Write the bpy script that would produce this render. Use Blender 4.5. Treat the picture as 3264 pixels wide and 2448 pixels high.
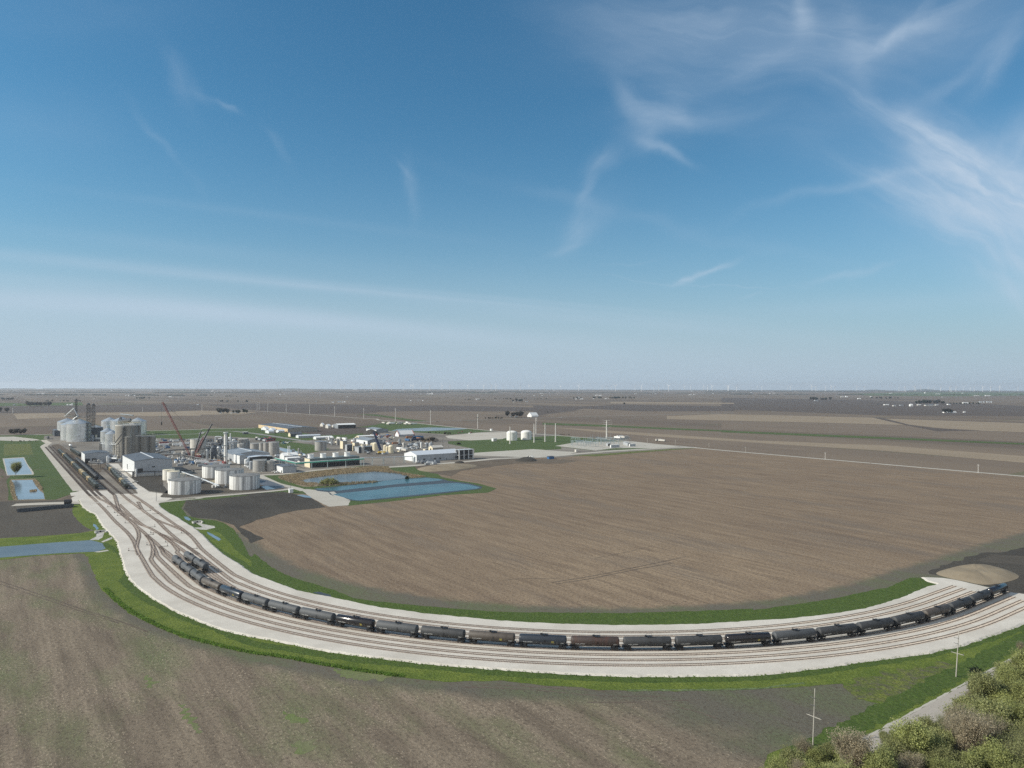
import bpy, bmesh, math, random
from mathutils import Vector, Matrix, noise
from mathutils.geometry import tessellate_polygon
random.seed(7)
for o in list(bpy.data.objects): bpy.data.objects.remove(o)
S = bpy.context.scene
C = S.collection
# ------------------------------------------------------------------ camera, light, exposure
F = 2300.0; H = 93.0; XC = 1632.0; YH = 1232.0; ROLL = 0.0023
cd = bpy.data.cameras.new('camera'); cam = bpy.data.objects.new('camera', cd); C.objects.link(cam)
cam.location = (0, 0, H); cam.rotation_euler = (math.pi/2, 0, 0)
cam.rotation_euler = (Matrix.Rotation(math.pi/2, 4, 'X') @ Matrix.Rotation(ROLL, 4, 'Z')).to_euler()
cd.sensor_width = 36; cd.lens = 36*F/3264; cd.shift_y = (YH-1224)/3264.0
cd.clip_start = 1; cd.clip_end = 90000
S.camera = cam
SUN_EL = math.radians(33); SUN_DIR = Vector((-math.cos(SUN_EL), -0.19, math.sin(SUN_EL))).normalized()
sd = bpy.data.lights.new('sun', 'SUN'); sd.energy = 4.75; sd.angle = math.radians(0.5); sd.color = (1, .935, .82)
so = bpy.data.objects.new('sun', sd); C.objects.link(so); so.rotation_euler = SUN_DIR.to_track_quat('Z', 'Y').to_euler()
so.location = (-100, 0, 300)
S.view_settings.view_transform = 'Standard'; S.view_settings.look = 'None'
S.view_settings.exposure = 0.10; S.view_settings.gamma = 1
S.cycles.max_bounces = 5; S.cycles.volume_bounces = 0; S.cycles.transparent_max_bounces = 6
S.cycles.use_denoising = False; S.cycles.sample_clamp_indirect = 4

W = bpy.data.worlds.new('World'); S.world = W; W.use_nodes = True
def world():
    nt = W.node_tree; N = nt.nodes; L = nt.links; N.clear()
    out = N.new('ShaderNodeOutputWorld'); bg = N.new('ShaderNodeBackground'); bg.inputs[1].default_value = 0.094
    sky = N.new('ShaderNodeTexSky'); sky.sky_type = 'NISHITA'; sky.sun_disc = False
    sky.sun_elevation = SUN_EL; sky.sun_rotation = math.atan2(SUN_DIR.x, SUN_DIR.y)
    sky.altitude = 200; sky.air_density = 1.0; sky.dust_density = 1.2; sky.ozone_density = 2.2
    tc = N.new('ShaderNodeTexCoord'); sep = N.new('ShaderNodeSeparateXYZ'); L.new(tc.outputs['Generated'], sep.inputs[0])
    def M(op, a, b=None, c=None):
        n = N.new('ShaderNodeMath'); n.operation = op
        for i, v in enumerate((a, b, c)):
            if v is None: continue
            if isinstance(v, (int, float)): n.inputs[i].default_value = v
            else: L.new(v, n.inputs[i])
        return n.outputs[0]
    yy = M('MAXIMUM', sep.outputs[1], 0.05)
    a = M('DIVIDE', sep.outputs[0], yy); b = M('DIVIDE', sep.outputs[2], yy)
    cb = N.new('ShaderNodeCombineXYZ'); L.new(a, cb.inputs[0]); L.new(b, cb.inputs[1])
    def nz(scale, det, vec, rough=.55, dist=0):
        n = N.new('ShaderNodeTexNoise'); n.inputs['Scale'].default_value = scale; n.inputs['Detail'].default_value = det
        n.inputs['Roughness'].default_value = rough; n.inputs['Distortion'].default_value = dist
        L.new(vec, n.inputs['Vector']); return n
    wn = nz(3.0, 3, cb.outputs[0]); wn2 = nz(9.0, 5, cb.outputs[0], .6)
    def vadd(v, n, k):
        s = N.new('ShaderNodeVectorMath'); s.operation = 'SUBTRACT'; L.new(n.outputs['Color'], s.inputs[0]); s.inputs[1].default_value = (.5, .5, .5)
        m = N.new('ShaderNodeVectorMath'); m.operation = 'SCALE'; L.new(s.outputs[0], m.inputs[0]); m.inputs['Scale'].default_value = k
        ad = N.new('ShaderNodeVectorMath'); ad.operation = 'ADD'; L.new(v, ad.inputs[0]); L.new(m.outputs[0], ad.inputs[1]); return ad.outputs[0]
    wv = vadd(vadd(cb.outputs[0], wn, .10), wn2, .035)
    fibres = {}
    for fa in (-52, -28, -6, 16, 45, 80):                             # cirrus fibres in six directions
        m1 = N.new('ShaderNodeMapping'); m1.vector_type = 'TEXTURE'; m1.inputs['Rotation'].default_value = (0, 0, math.radians(fa)); L.new(wv, m1.inputs[0])
        m1.inputs['Scale'].default_value = (.17, .034, 1); fibres[fa] = nz(1.0, 5, m1.outputs[0], .58, .4).outputs[0]
    def stroke(px, py, ln, wd, ang, st, fib=1.0):
        mp = N.new('ShaderNodeMapping'); mp.vector_type = 'TEXTURE'
        mp.inputs['Location'].default_value = ((px-XC)/F, (YH-py)/F, 0)
        mp.inputs['Rotation'].default_value = (0, 0, math.radians(ang)); mp.inputs['Scale'].default_value = (ln/F, wd/F, 1)
        L.new(wv, mp.inputs[0])
        s2 = N.new('ShaderNodeSeparateXYZ'); L.new(mp.outputs[0], s2.inputs[0])
        d = M('ADD', M('MULTIPLY', s2.outputs[0], s2.outputs[0]), M('MULTIPLY', s2.outputs[1], s2.outputs[1]))
        g = M('POWER', 2.718, M('MULTIPLY', d, -1.6))
        f = fibres[min(fibres, key=lambda k: abs((k-ang+90) % 180-90))]
        fr = N.new('ShaderNodeMapRange'); fr.inputs[1].default_value = .32; fr.inputs[2].default_value = .74; fr.interpolation_type = 'SMOOTHSTEP'
        fr.inputs[3].default_value = 1-fib; L.new(f, fr.inputs[0])
        return M('MULTIPLY', M('MULTIPLY', g, fr.outputs[0]), st)
    def straight(*q):
        nonlocal wv
        keep = wv; wv = cb.outputs[0]; r_ = stroke(*q); wv = keep; return r_
    strokes = [
        # big fan at the right: soft body first, then brighter streaks
        (3070, 470, 430, 170, -33, .46, .65), (3190, 640, 330, 230, -48, .50, .6), (2900, 320, 420, 45, -22, .36, .6), (2960, 400, 420, 60, -28, .36, .7), (3264, 820, 260, 120, -40, .38, .6),
        (2880, 400, 110, 200, 14, .34, .6), (2830, 500, 300, 60, -18, .24, .7), (3240, 480, 160, 220, 0, .30, .6), (2960, 540, 380, 50, -20, .26, .7), (3120, 560, 340, 120, -32, .26, .6),
        (3150, 330, 230, 90, 32, .24, .5), (3220, 420, 200, 130, 0, .2, .4), (3010, 640, 420, 40, -27, .22, .7), (3180, 190, 170, 40, 42, .30, .6), (3230, 300, 160, 30, 50, .25, .6), (3100, 200, 240, 24, 38, .20, .6),
        (2960, 60, 330, 34, 24, .30, .6), (2850, 100, 240, 26, 42, .30, .7), (2525, 40, 40, 90, 8, .34, .4), (2720, 180, 60, 200, 10, .20, .7), (2450, 40, 600, 150, 0, .18, .4),
        (3100, 60, 480, 150, 15, .22, .4), (2500, 160, 700, 150, 0, .22, .5), (2180, 60, 460, 130, -12, .18, .5), (2050, 190, 340, 90, -35, .14, .6), (2300, 230, 420, 60, 20, .12, .6),
        (2840, 600, 340, 140, -30, .18, .6), (2700, 600, 340, 20, 14, .18, .3), (3020, 720, 420, 40, -33, .20, .7), (2600, 420, 500, 140, -10, .10, .5),
        # centre wisp
        (2010, 310, 110, 34, -52, .34, .6), (2110, 400, 110, 75, -10, .30, .8), (2070, 440, 60, 60, 40, .20, .7), (2130, 495, 100, 18, -30, .38, .4), (2230, 390, 220, 50, 8, .16, .7), (2160, 340, 40, 90, 10, .14, .7),
        (1945, 505, 95, 34, 35, .32, .6), (1880, 600, 75, 24, 62, .22, .7), (1840, 730, 90, 42, 50, .22, .7), (1800, 785, 80, 12, 20, .22, .6), (1900, 680, 150, 60, 40, .08, .6),
        # contrail scraps
        (2250, 842, 95, 10, 19, .40, .2), (2165, 865, 46, 12, 15, .40, .3), (2700, 876, 150, 13, 10, .24, .4), (2380, 925, 60, 8, 12, .12, .5), (2050, 876, 170, 5, -3, .12, .4), (2350, 893, 200, 3, -4, .14, .2), (2000, 812, 120, 6, 14, .08, .4),
        # left wisps
        (560, 270, 110, 30, -62, .22, .7), (620, 320, 60, 14, -35, .16, .6), (710, 362, 60, 10, -32, .22, .5), (880, 490, 80, 16, -48, .14, .7), (500, 420, 170, 16, -48, .12, .7),
        (640, 580, 60, 18, -60, .08, .7), (1305, 610, 100, 24, -84, .17, .6), (1290, 560, 50, 12, -45, .16, .6), (230, 60, 500, 120, 0, .05, .4), (150, 400, 300, 120, 0, .06, .3),
        # stratus streaks low at the left and centre
        (260, 842, 900, 30, -5, .14, .3), (200, 900, 600, 30, -5, .12, .3), (900, 905, 1200, 22, -6, .16, .3), (200, 968, 900, 44, -4, .26, .3), (900, 1010, 1100, 40, -6, .30, .3), (1400, 950, 900, 10, -5, .16, .3),
        (800, 680, 900, 20, -7, .06, .4), (1700, 960, 800, 10, -5, .14, .4), (2100, 700, 700, 26, -13, .10, .6), (1900, 1020, 1000, 30, -4, .16, .4), (2900, 960, 700, 40, 4, .12, .4), (500, 780, 600, 30, -6, .08, .3),
    ]
    tot = None
    for s in strokes:
        if s[0] > 2750 and s[2] >= 110 and 300 <= s[1] <= 850: s = (s[0]+70, s[1]+105)+s[2:5]+(s[5]*.82, s[6])
        v = (straight if abs(s[4]) < 9 and s[2] > 550 and s[1] > 600 else stroke)(*s); tot = v if tot is None else M('ADD', tot, v)
    # a broad thin haze layer whose upper edge slopes down to the right, wavering a little
    edge = M('ADD', M('ADD', b, M('MULTIPLY', a, .06)), M('MULTIPLY', fibres[-6], .03))
    ly = N.new('ShaderNodeMapRange'); ly.interpolation_type = 'SMOOTHSTEP'; ly.inputs[1].default_value = .118; ly.inputs[2].default_value = .082; L.new(edge, ly.inputs[0])
    ly2 = N.new('ShaderNodeMapRange'); ly2.interpolation_type = 'SMOOTHSTEP'; ly2.inputs[1].default_value = .20; ly2.inputs[2].default_value = .10; L.new(edge, ly2.inputs[0])
    side = N.new('ShaderNodeMapRange'); side.inputs[1].default_value = .7; side.inputs[2].default_value = -.7; side.inputs[3].default_value = .25; L.new(a, side.inputs[0])
    tot = M('ADD', tot, M('MULTIPLY', M('ADD', M('MULTIPLY', ly.outputs[0], .26), M('MULTIPLY', ly2.outputs[0], .16)), side.outputs[0]))
    soft = M('MINIMUM', tot, .85)
    front = N.new('ShaderNodeMapRange'); front.inputs[1].default_value = .05; front.inputs[2].default_value = .2; L.new(sep.outputs[1], front.inputs[0])
    cl = M('MULTIPLY', soft, front.outputs[0])
    tint = N.new('ShaderNodeMix'); tint.data_type = 'RGBA'; tint.blend_type = 'MULTIPLY'; tint.inputs[0].default_value = 1
    L.new(sky.outputs[0], tint.inputs[6]); tint.inputs[7].default_value = (.47, .99, 1.13, 1)
    
    hz = M('POWER', 2.718, M('MULTIPLY', M('POWER', M('MAXIMUM', M('DIVIDE', sep.outputs[2], .150), 0), 1.6), -1.0))
    hm = N.new('ShaderNodeMix'); hm.data_type = 'RGBA'; L.new(M('MULTIPLY', hz, .97), hm.inputs[0]); L.new(tint.outputs[2], hm.inputs[6]); hm.inputs[7].default_value = (4.2, 5.3, 6.25, 1)
    mx = N.new('ShaderNodeMix'); mx.data_type = 'RGBA'; L.new(cl, mx.inputs[0]); L.new(hm.outputs[2], mx.inputs[6])
    mx.inputs[7].default_value = (5.2, 6.3, 7.6, 1)
    # added fill: unseen sky behind and overhead is whitened to lift the shaded sides
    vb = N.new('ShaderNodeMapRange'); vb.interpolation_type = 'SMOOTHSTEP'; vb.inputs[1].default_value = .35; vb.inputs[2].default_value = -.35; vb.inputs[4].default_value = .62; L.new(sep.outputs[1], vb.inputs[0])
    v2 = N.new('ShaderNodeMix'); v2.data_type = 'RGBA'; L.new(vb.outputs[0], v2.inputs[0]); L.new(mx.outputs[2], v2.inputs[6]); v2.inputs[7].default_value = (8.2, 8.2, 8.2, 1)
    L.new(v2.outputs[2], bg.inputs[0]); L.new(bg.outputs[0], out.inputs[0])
world()

# ------------------------------------------------------------------ the photograph's survey: pixel -> ground
ZO = {'a': (0, 1200, 3.456), 'b': (560, 1200, 3.456), 'c': (1150, 1200, 3.456), 'd': (1700, 1200, 3.456), 'e': (140, 1260, 6.144),
      'g': (480, 1260, 6.144), 'h': (600, 1340, 6.144), 'i': (800, 1320, 6.144), 'j': (1130, 1300, 6.144), 'k': (1760, 1320, 6.144),
      'l': (120, 1450, 5.027), 'm': (0, 1500, 2.765), 'n': (800, 1700, 2.765), 'o': (1600, 1700, 2.765), 'q': (2400, 1650, 2.56),
      'r': (2300, 2000, 2.2946), 's': (2300, 1200, 2.2946), 't': (520, 1760, 7.373), 'u': (300, 1600, 5.53), 'v': (0, 1350, 7.373),
      'x': (0, 1900, 1.8433), 'y': (1200, 2000, 1.8433), 'p': (0, 0, 1.0)}
def P(z, x, y):
    a, b, s = ZO[z]; return (a+x/s, b+y/s)
def G(p, z=0.0):
    dx = p[0]-XC; dy = p[1]-YH; u = dx+ROLL*dy; v = dy-ROLL*dx
    Y = F*(H-z)/v; return Vector((u*Y/F, Y, z))
def GP(z, pts, h=0.0): return [G(P(z, *q), h) for q in pts]
AW = math.radians(36)                                                # the section grid runs at 36 degrees
WV = Vector((math.cos(AW), math.sin(AW), 0)); UV = Vector((math.sin(AW), -math.cos(AW), 0))

# ------------------------------------------------------------------ materials
def newmat(name):
    m = bpy.data.materials.new(name); m.use_nodes = True; nt = m.node_tree
    b = nt.nodes['Principled BSDF']; return m, nt, b
def NODE(nt, t, **k):
    n = nt.nodes.new(t)
    for a, v in k.items():
        if a in n.inputs: n.inputs[a].default_value = v
        else: setattr(n, a, v)
    return n
def c4(c): return (c[0], c[1], c[2], 1)
def mixc(nt, f, a, b, bt='MIX'):
    n = nt.nodes.new('ShaderNodeMix'); n.data_type = 'RGBA'; n.blend_type = bt
    for i, v in ((0, f), (6, a), (7, b)):
        if isinstance(v, (int, float)): n.inputs[i].default_value = v
        elif isinstance(v, tuple): n.inputs[i].default_value = c4(v)
        else: nt.links.new(v, n.inputs[i])
    return n.outputs[2]
def coord(nt, scale=(1, 1, 1), rot=0.0, loc=(0, 0, 0), kind='Object'):
    tc = nt.nodes.new('ShaderNodeTexCoord'); mp = nt.nodes.new('ShaderNodeMapping')
    mp.inputs['Rotation'].default_value = (0, 0, rot); mp.inputs['Scale'].default_value = scale; mp.inputs['Location'].default_value = loc
    nt.links.new(tc.outputs[kind], mp.inputs[0]); return mp.outputs[0]
def world_coord(nt, scale=(1, 1, 1), rot=0.0, loc=(0, 0, 0)):
    g = nt.nodes.new('ShaderNodeNewGeometry'); r = nt.nodes.new('ShaderNodeMapping'); r.inputs['Rotation'].default_value = (0, 0, rot)
    nt.links.new(g.outputs['Position'], r.inputs[0])
    mp = nt.nodes.new('ShaderNodeMapping'); mp.inputs['Scale'].default_value = scale; mp.inputs['Location'].default_value = loc
    nt.links.new(r.outputs[0], mp.inputs[0]); return mp.outputs[0]
def noise_f(nt, vec, scale, detail=3, rough=.5, lo=.35, hi=.65, dist=0.0):
    n = NODE(nt, 'ShaderNodeTexNoise', Scale=scale, Detail=detail, Roughness=rough, Distortion=dist); nt.links.new(vec, n.inputs['Vector'])
    r = nt.nodes.new('ShaderNodeMapRange'); r.inputs[1].default_value = lo; r.inputs[2].default_value = hi
    nt.links.new(n.outputs[0], r.inputs[0]); return r.outputs[0]
def bump(nt, b, h, st, dist):
    n = nt.nodes.new('ShaderNodeBump'); n.inputs['Strength'].default_value = st; n.inputs['Distance'].default_value = dist
    nt.links.new(h, n.inputs['Height']); nt.links.new(n.outputs[0], b.inputs['Normal'])

def pm(name, col, rough=.6, metal=0.0, var=.12, vs=.6, streak=None, ribs=None, bstr=.5):
    m, nt, b = newmat(name)
    v = coord(nt)
    f = noise_f(nt, v, vs, 4)
    c = mixc(nt, f, tuple(x*(1-var) for x in col), tuple(min(1, x*(1+var)) for x in col))
    if streak:                                                       # stains running down: (colour, amount, frequency)
        scol, amt, fr = streak
        sv = coord(nt, (fr, fr, fr*.035))
        sf = noise_f(nt, sv, 1.0, 5, .6, .62-amt*.22, .78-amt*.10)
        c = mixc(nt, sf, c, scol)
    nt.links.new(c, b.inputs['Base Color']); b.inputs['Roughness'].default_value = rough; b.inputs['Metallic'].default_value = metal
    if ribs:                                                         # (axis, spacing m)
        ax, sp = ribs
        w = NODE(nt, 'ShaderNodeTexWave', Scale=1.0); w.bands_direction = ax
        sv = coord(nt, tuple([math.pi/ (sp*10)*1.0*3.18]*3)); nt.links.new(sv, w.inputs['Vector'])
        bump(nt, b, w.outputs[0], bstr, .08)
    return m

def soil(name, c1, c2, straw, seed=0, row=(.012, .11), rowk=.6, speck=1.4, speckamt=.5, green=None, greenamt=0.0, rot=math.radians(54), bs=.35, dark=None, ring=None, east=False, patch=None):
    m, nt, b = newmat(name)
    big = noise_f(nt, world_coord(nt, (1, 1, 1), loc=(seed*91, seed*37, 0)), .011, 4, .55)
    rows = noise_f(nt, world_coord(nt, (row[0], row[1], 1), rot, (seed*13, seed*7, 0)), 1.0, 5, .62, .35, .66)
    rows2 = noise_f(nt, world_coord(nt, (row[0]*1.5, row[1]*5, 1), rot, (seed*3, seed*17, 0)), 1.0, 3, .6, .35, .66)
    c = mixc(nt, big, c1, c2)
    rr = nt.nodes.new('ShaderNodeMath'); rr.operation = 'MULTIPLY'; nt.links.new(rows, rr.inputs[0]); rr.inputs[1].default_value = rowk
    c = mixc(nt, rr.outputs[0], c, tuple(.55*s+.45*x for s, x in zip(straw, c2)))
    r2 = nt.nodes.new('ShaderNodeMath'); r2.operation = 'MULTIPLY'; nt.links.new(rows2, r2.inputs[0]); r2.inputs[1].default_value = rowk*.45
    c = mixc(nt, r2.outputs[0], c, tuple(x*.62 for x in c1))
    if dark:
        df = noise_f(nt, world_coord(nt, (.5, 2.4, 1), rot, (seed*5, 2, 0)), .012, 4, .6, .52, .72)
        c = mixc(nt, df, c, dark)
    if green:
        gf = noise_f(nt, world_coord(nt, (.6, 1.6, 1), rot, (seed*29+5, seed, 0)), .022, 5, .62, .60-greenamt*.3, .80-greenamt*.25)
        c = mixc(nt, gf, c, green)
    if patch:                                                         # a lighter sweep of residue in the middle of the field
        pg_ = nt.nodes.new('ShaderNodeNewGeometry'); pd = nt.nodes.new('ShaderNodeVectorMath'); pd.operation = 'DISTANCE'; nt.links.new(pg_.outputs['Position'], pd.inputs[0]); pd.inputs[1].default_value = (patch[0], patch[1], 0)
        pr = nt.nodes.new('ShaderNodeMapRange'); pr.interpolation_type = 'SMOOTHSTEP'; pr.inputs[1].default_value = 150; pr.inputs[2].default_value = 25; nt.links.new(pd.outputs['Value'], pr.inputs[0])
        pr2 = nt.nodes.new('ShaderNodeMath'); pr2.operation = 'MULTIPLY'; nt.links.new(pr.outputs[0], pr2.inputs[0]); nt.links.new(noise_f(nt, world_coord(nt, (.03, .34, 1), rot, (4, 1, 0)), 1.0, 5, .65, .42, .66), pr2.inputs[1])
        pr3 = nt.nodes.new('ShaderNodeMath'); pr3.operation = 'MULTIPLY'; nt.links.new(pr2.outputs[0], pr3.inputs[0]); pr3.inputs[1].default_value = .62
        c = mixc(nt, pr3.outputs[0], c, (.345, .26, .172))
    mask = None
    if ring:                                                          # the untilled margin that follows the loop, fading into the field
        gp = nt.nodes.new('ShaderNodeNewGeometry'); rel = nt.nodes.new('ShaderNodeVectorMath'); rel.operation = 'SUBTRACT'; nt.links.new(gp.outputs['Position'], rel.inputs[0]); rel.inputs[1].default_value = (41.7, 505.2, 0)
        du = nt.nodes.new('ShaderNodeVectorMath'); du.operation = 'DOT_PRODUCT'; nt.links.new(rel.outputs[0], du.inputs[0]); du.inputs[1].default_value = tuple(UV)
        dw = nt.nodes.new('ShaderNodeVectorMath'); dw.operation = 'DOT_PRODUCT'; nt.links.new(rel.outputs[0], dw.inputs[0]); dw.inputs[1].default_value = tuple(-WV)
        cu = nt.nodes.new('ShaderNodeCombineXYZ')
        for kk, dd_ in ((0, du), (1, dw)):
            mx_ = nt.nodes.new('ShaderNodeMath'); mx_.operation = 'MAXIMUM'; nt.links.new(dd_.outputs['Value'], mx_.inputs[0]); mx_.inputs[1].default_value = 0; nt.links.new(mx_.outputs[0], cu.inputs[kk])
        ds = nt.nodes.new('ShaderNodeVectorMath'); ds.operation = 'LENGTH'; nt.links.new(cu.outputs[0], ds.inputs[0])
        wob = nt.nodes.new('ShaderNodeMath'); wob.operation = 'MULTIPLY_ADD'; nt.links.new(noise_f(nt, world_coord(nt), .09, 5, .65, .2, .8), wob.inputs[0]); wob.inputs[1].default_value = 7; nt.links.new(ds.outputs['Value'], wob.inputs[2])
        mr = nt.nodes.new('ShaderNodeMapRange'); mr.interpolation_type = 'SMOOTHSTEP'; mr.inputs[1].default_value = ring[0]+3.5; mr.inputs[2].default_value = ring[1]+3.5; nt.links.new(wob.outputs[0], mr.inputs[0])
        mask = mr.outputs[0]
        if east:                                                      # damp ground towards the country road
            sx = nt.nodes.new('ShaderNodeSeparateXYZ'); nt.links.new(gp.outputs['Position'], sx.inputs[0])
            e0 = nt.nodes.new('ShaderNodeMath'); e0.operation = 'MULTIPLY_ADD'; nt.links.new(noise_f(nt, world_coord(nt), .05, 5, .6, .2, .8), e0.inputs[0]); e0.inputs[1].default_value = 34; nt.links.new(sx.outputs[0], e0.inputs[2])
            e1 = nt.nodes.new('ShaderNodeMath'); e1.operation = 'MULTIPLY_ADD'; nt.links.new(sx.outputs[1], e1.inputs[0]); e1.inputs[1].default_value = .9; nt.links.new(e0.outputs[0], e1.inputs[2])
            mr2 = nt.nodes.new('ShaderNodeMapRange'); mr2.interpolation_type = 'SMOOTHSTEP'; mr2.inputs[1].default_value = 225; mr2.inputs[2].default_value = 262; nt.links.new(e1.outputs[0], mr2.inputs[0])
            mxm = nt.nodes.new('ShaderNodeMath'); mxm.operation = 'MAXIMUM'; nt.links.new(mask, mxm.inputs[0]); nt.links.new(mr2.outputs[0], mxm.inputs[1]); mask = mxm.outputs[0]
        og = noise_f(nt, world_coord(nt, (.6, 1.6, 1), rot, (seed*7+1, 2, 0)), .03, 5, .62, .45, .7)
        c = mixc(nt, mask, c, mixc(nt, og, (.118, .110, .088), (.110, .128, .068)))
    sp1 = noise_f(nt, world_coord(nt, (1, 1.5, 1), rot, (seed, 0, 0)), speck, 5, .75, .50, .70)
    spm = noise_f(nt, world_coord(nt, (1, 2.5, 1), rot, (0, seed*3, 0)), .05, 3, .5, .3, .75)
    k = nt.nodes.new('ShaderNodeMath'); k.operation = 'MULTIPLY'; nt.links.new(sp1, k.inputs[0]); nt.links.new(spm, k.inputs[1])
    k2 = nt.nodes.new('ShaderNodeMath'); k2.operation = 'MULTIPLY'; nt.links.new(k.outputs[0], k2.inputs[0]); k2.inputs[1].default_value = speckamt
    if mask:
        im = nt.nodes.new('ShaderNodeMath'); im.operation = 'MULTIPLY_ADD'; nt.links.new(mask, im.inputs[0]); im.inputs[1].default_value = -.85; im.inputs[2].default_value = 1; k3 = nt.nodes.new('ShaderNodeMath'); k3.operation = 'MULTIPLY'; nt.links.new(k2.outputs[0], k3.inputs[0]); nt.links.new(im.outputs[0], k3.inputs[1]); k2 = k3
    c = mixc(nt, k2.outputs[0], c, straw)
    sp3 = noise_f(nt, world_coord(nt, (1, 1, 1), rot, (seed, 9, 0)), speck*.8, 5, .75, .30, .52)
    c = mixc(nt, sp3, tuple(x*.62 for x in c1), c)
    nt.links.new(c, b.inputs['Base Color']); b.inputs['Roughness'].default_value = .95; b.inputs['Specular IOR Level'].default_value = .15
    if bs: bump(nt, b, sp1, bs, .25)
    return m

def grassmat(name, c1, c2, c3=None, seed=0, s=.05, bs=.6, fine=1.1, amt3=(.52, .72)):
    m, nt, b = newmat(name)
    f1 = noise_f(nt, world_coord(nt, (1, 1, 1), 0, (seed*11, 0, 0)), s, 5, .6)
    f2 = noise_f(nt, world_coord(nt, (1, 1, 1), 0, (0, seed*7, 0)), fine, 5, .7, .3, .7)
    c = mixc(nt, f1, c1, c2); 
    if c3: c = mixc(nt, noise_f(nt, world_coord(nt, (1, 1, 1), 0, (seed*5, 3, 0)), s*2.2, 6, .68, amt3[0], amt3[1]), c, c3)
    c = mixc(nt, f2, tuple(x*.55 for x in c1), c)
    nt.links.new(c, b.inputs['Base Color']); b.inputs['Roughness'].default_value = .9; b.inputs['Specular IOR Level'].default_value = .1
    bump(nt, b, f2, bs, .4)
    return m

def gravelmat(name, c1, c2, c3, s=.05, seed=0, amt=(.5, .72), rough=.9, rot=0.0, st=(1, 1, 1)):
    m, nt, b = newmat(name)
    f1 = noise_f(nt, world_coord(nt, st, rot, (seed*9, 0, 0)), s, 6, .65)
    f2 = noise_f(nt, world_coord(nt, st, rot, (0, seed*4, 0)), s*.45, 5, .6, amt[0], amt[1])
    f3 = noise_f(nt, world_coord(nt), 1.6, 4, .7, .25, .75)
    c = mixc(nt, f1, c1, c2); c = mixc(nt, f2, c, c3); c = mixc(nt, f3, tuple(x*.86 for x in c1), c)
    nt.links.new(c, b.inputs['Base Color']); b.inputs['Roughness'].default_value = rough; b.inputs['Specular IOR Level'].default_value = .2
    bump(nt, b, f3, .3, .12)
    return m

def watermat(name, col, rough=.08, bs=.25, sc=.6, spec=.5):
    m, nt, b = newmat(name)
    f = noise_f(nt, world_coord(nt), .03, 4, .6)
    nt.links.new(mixc(nt, f, tuple(x*.8 for x in col), tuple(x*1.2 for x in col)), b.inputs['Base Color'])
    b.inputs['Roughness'].default_value = rough; b.inputs['IOR'].default_value = 1.33; b.inputs['Specular IOR Level'].default_value = spec
    n = NODE(nt, 'ShaderNodeTexNoise', Scale=sc, Detail=3, Roughness=.6); nt.links.new(world_coord(nt, (1, 1, 1)), n.inputs['Vector'])
    bump(nt, b, n.outputs[0], bs, .6)
    return m

M = {}
M['field'] = soil('plowed_field', (.148, .108, .078), (.180, .133, .093), (.43, .33, .225), 1, (.018, .17), .62, .9, 1.25, dark=(.150, .122, .098), ring=(198, 206), patch=(75, 375))
M['field_left'] = soil('stubble_field', (.126, .100, .076), (.148, .118, .088), (.55, .45, .33), 2, (.014, .15), .48, 1.0, 1.4, (.120, .138, .066), .38, ring=(297, 289), east=True, bs=.6)
M['olive'] = soil('field_margin', (.118, .112, .088), (.135, .130, .100), (.20, .19, .14), 3, (.01, .05), .2, 1.0, .25, (.095, .125, .055), .6)
M['dark_soil'] = soil('dark_soil', (.072, .064, .055), (.10, .088, .072), (.13, .12, .10), 4, (.01, .06), .35, .8, .12)
M['wet_soil'] = soil('wet_soil', (.044, .040, .036), (.080, .072, .060), (.11, .10, .085), 5, (.02, .06), .3, .8, .12)
M['brown_soil'] = soil('bare_earth', (.10, .080, .062), (.135, .108, .082), (.24, .20, .15), 6, (.02, .05), .4, .8, .2)
M['tan_field'] = soil('tan_stubble', (.25, .20, .145), (.28, .225, .165), (.33, .27, .19), 7, (.0025, .02), .6, .4, .2, bs=0)
M['mid_field'] = soil('brown_field', (.155, .122, .095), (.185, .145, .110), (.24, .19, .14), 8, (.003, .03), .6, .4, .2, bs=0)
M['far_dark'] = soil('dark_plowed', (.085, .068, .060), (.105, .084, .072), (.13, .11, .09), 9, (.003, .02), .4, .4, .1, bs=0)
M['grass'] = grassmat('verge_grass', (.115, .165, .034), (.21, .25, .055), (.09, .13, .034), 1, .09)
M['lawn'] = grassmat('lawn_grass', (.085, .125, .046), (.110, .155, .052), (.13, .14, .07), 2, .02)
M['grass_weedy'] = grassmat('weedy_grass', (.11, .145, .045), (.24, .26, .06), (.15, .13, .10), 3, .16, amt3=(.46, .60))
M['slope_grass'] = grassmat('slope_grass', (.075, .118, .030), (.105, .155, .036), (.14, .16, .06), 4, .2, fine=.8)
M['pale_grass'] = grassmat('rough_grass', (.12, .165, .07), (.20, .25, .13), (.06, .09, .03), 5, .3, fine=.7)
M['pad'] = gravelmat('white_ballast_gravel', (.54, .505, .45), (.66, .62, .555), (.42, .385, .335), .09, 1, (.46, .70))
M['gravel'] = gravelmat('crushed_gravel', (.43, .395, .34), (.52, .485, .425), (.36, .32, .27), .03, 2)
M['yard'] = gravelmat('plant_yard', (.19, .17, .145), (.34, .31, .265), (.125, .11, .095), .022, 3, (.42, .62))
M['road'] = gravelmat('pale_road', (.42, .395, .345), (.50, .47, .415), (.38, .35, .30), .05, 4)
M['country_road'] = gravelmat('grey_gravel_road', (.38, .345, .305), (.44, .405, .36), (.33, .30, .265), .05, 15)
M['asphalt'] = gravelmat('grey_road', (.24, .235, .225), (.28, .275, .265), (.20, .195, .185), .05, 5)
M['sand'] = gravelmat('dirt_mound', (.25, .205, .145), (.30, .25, .18), (.17, .14, .10), .12, 6, (.45, .65))
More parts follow.
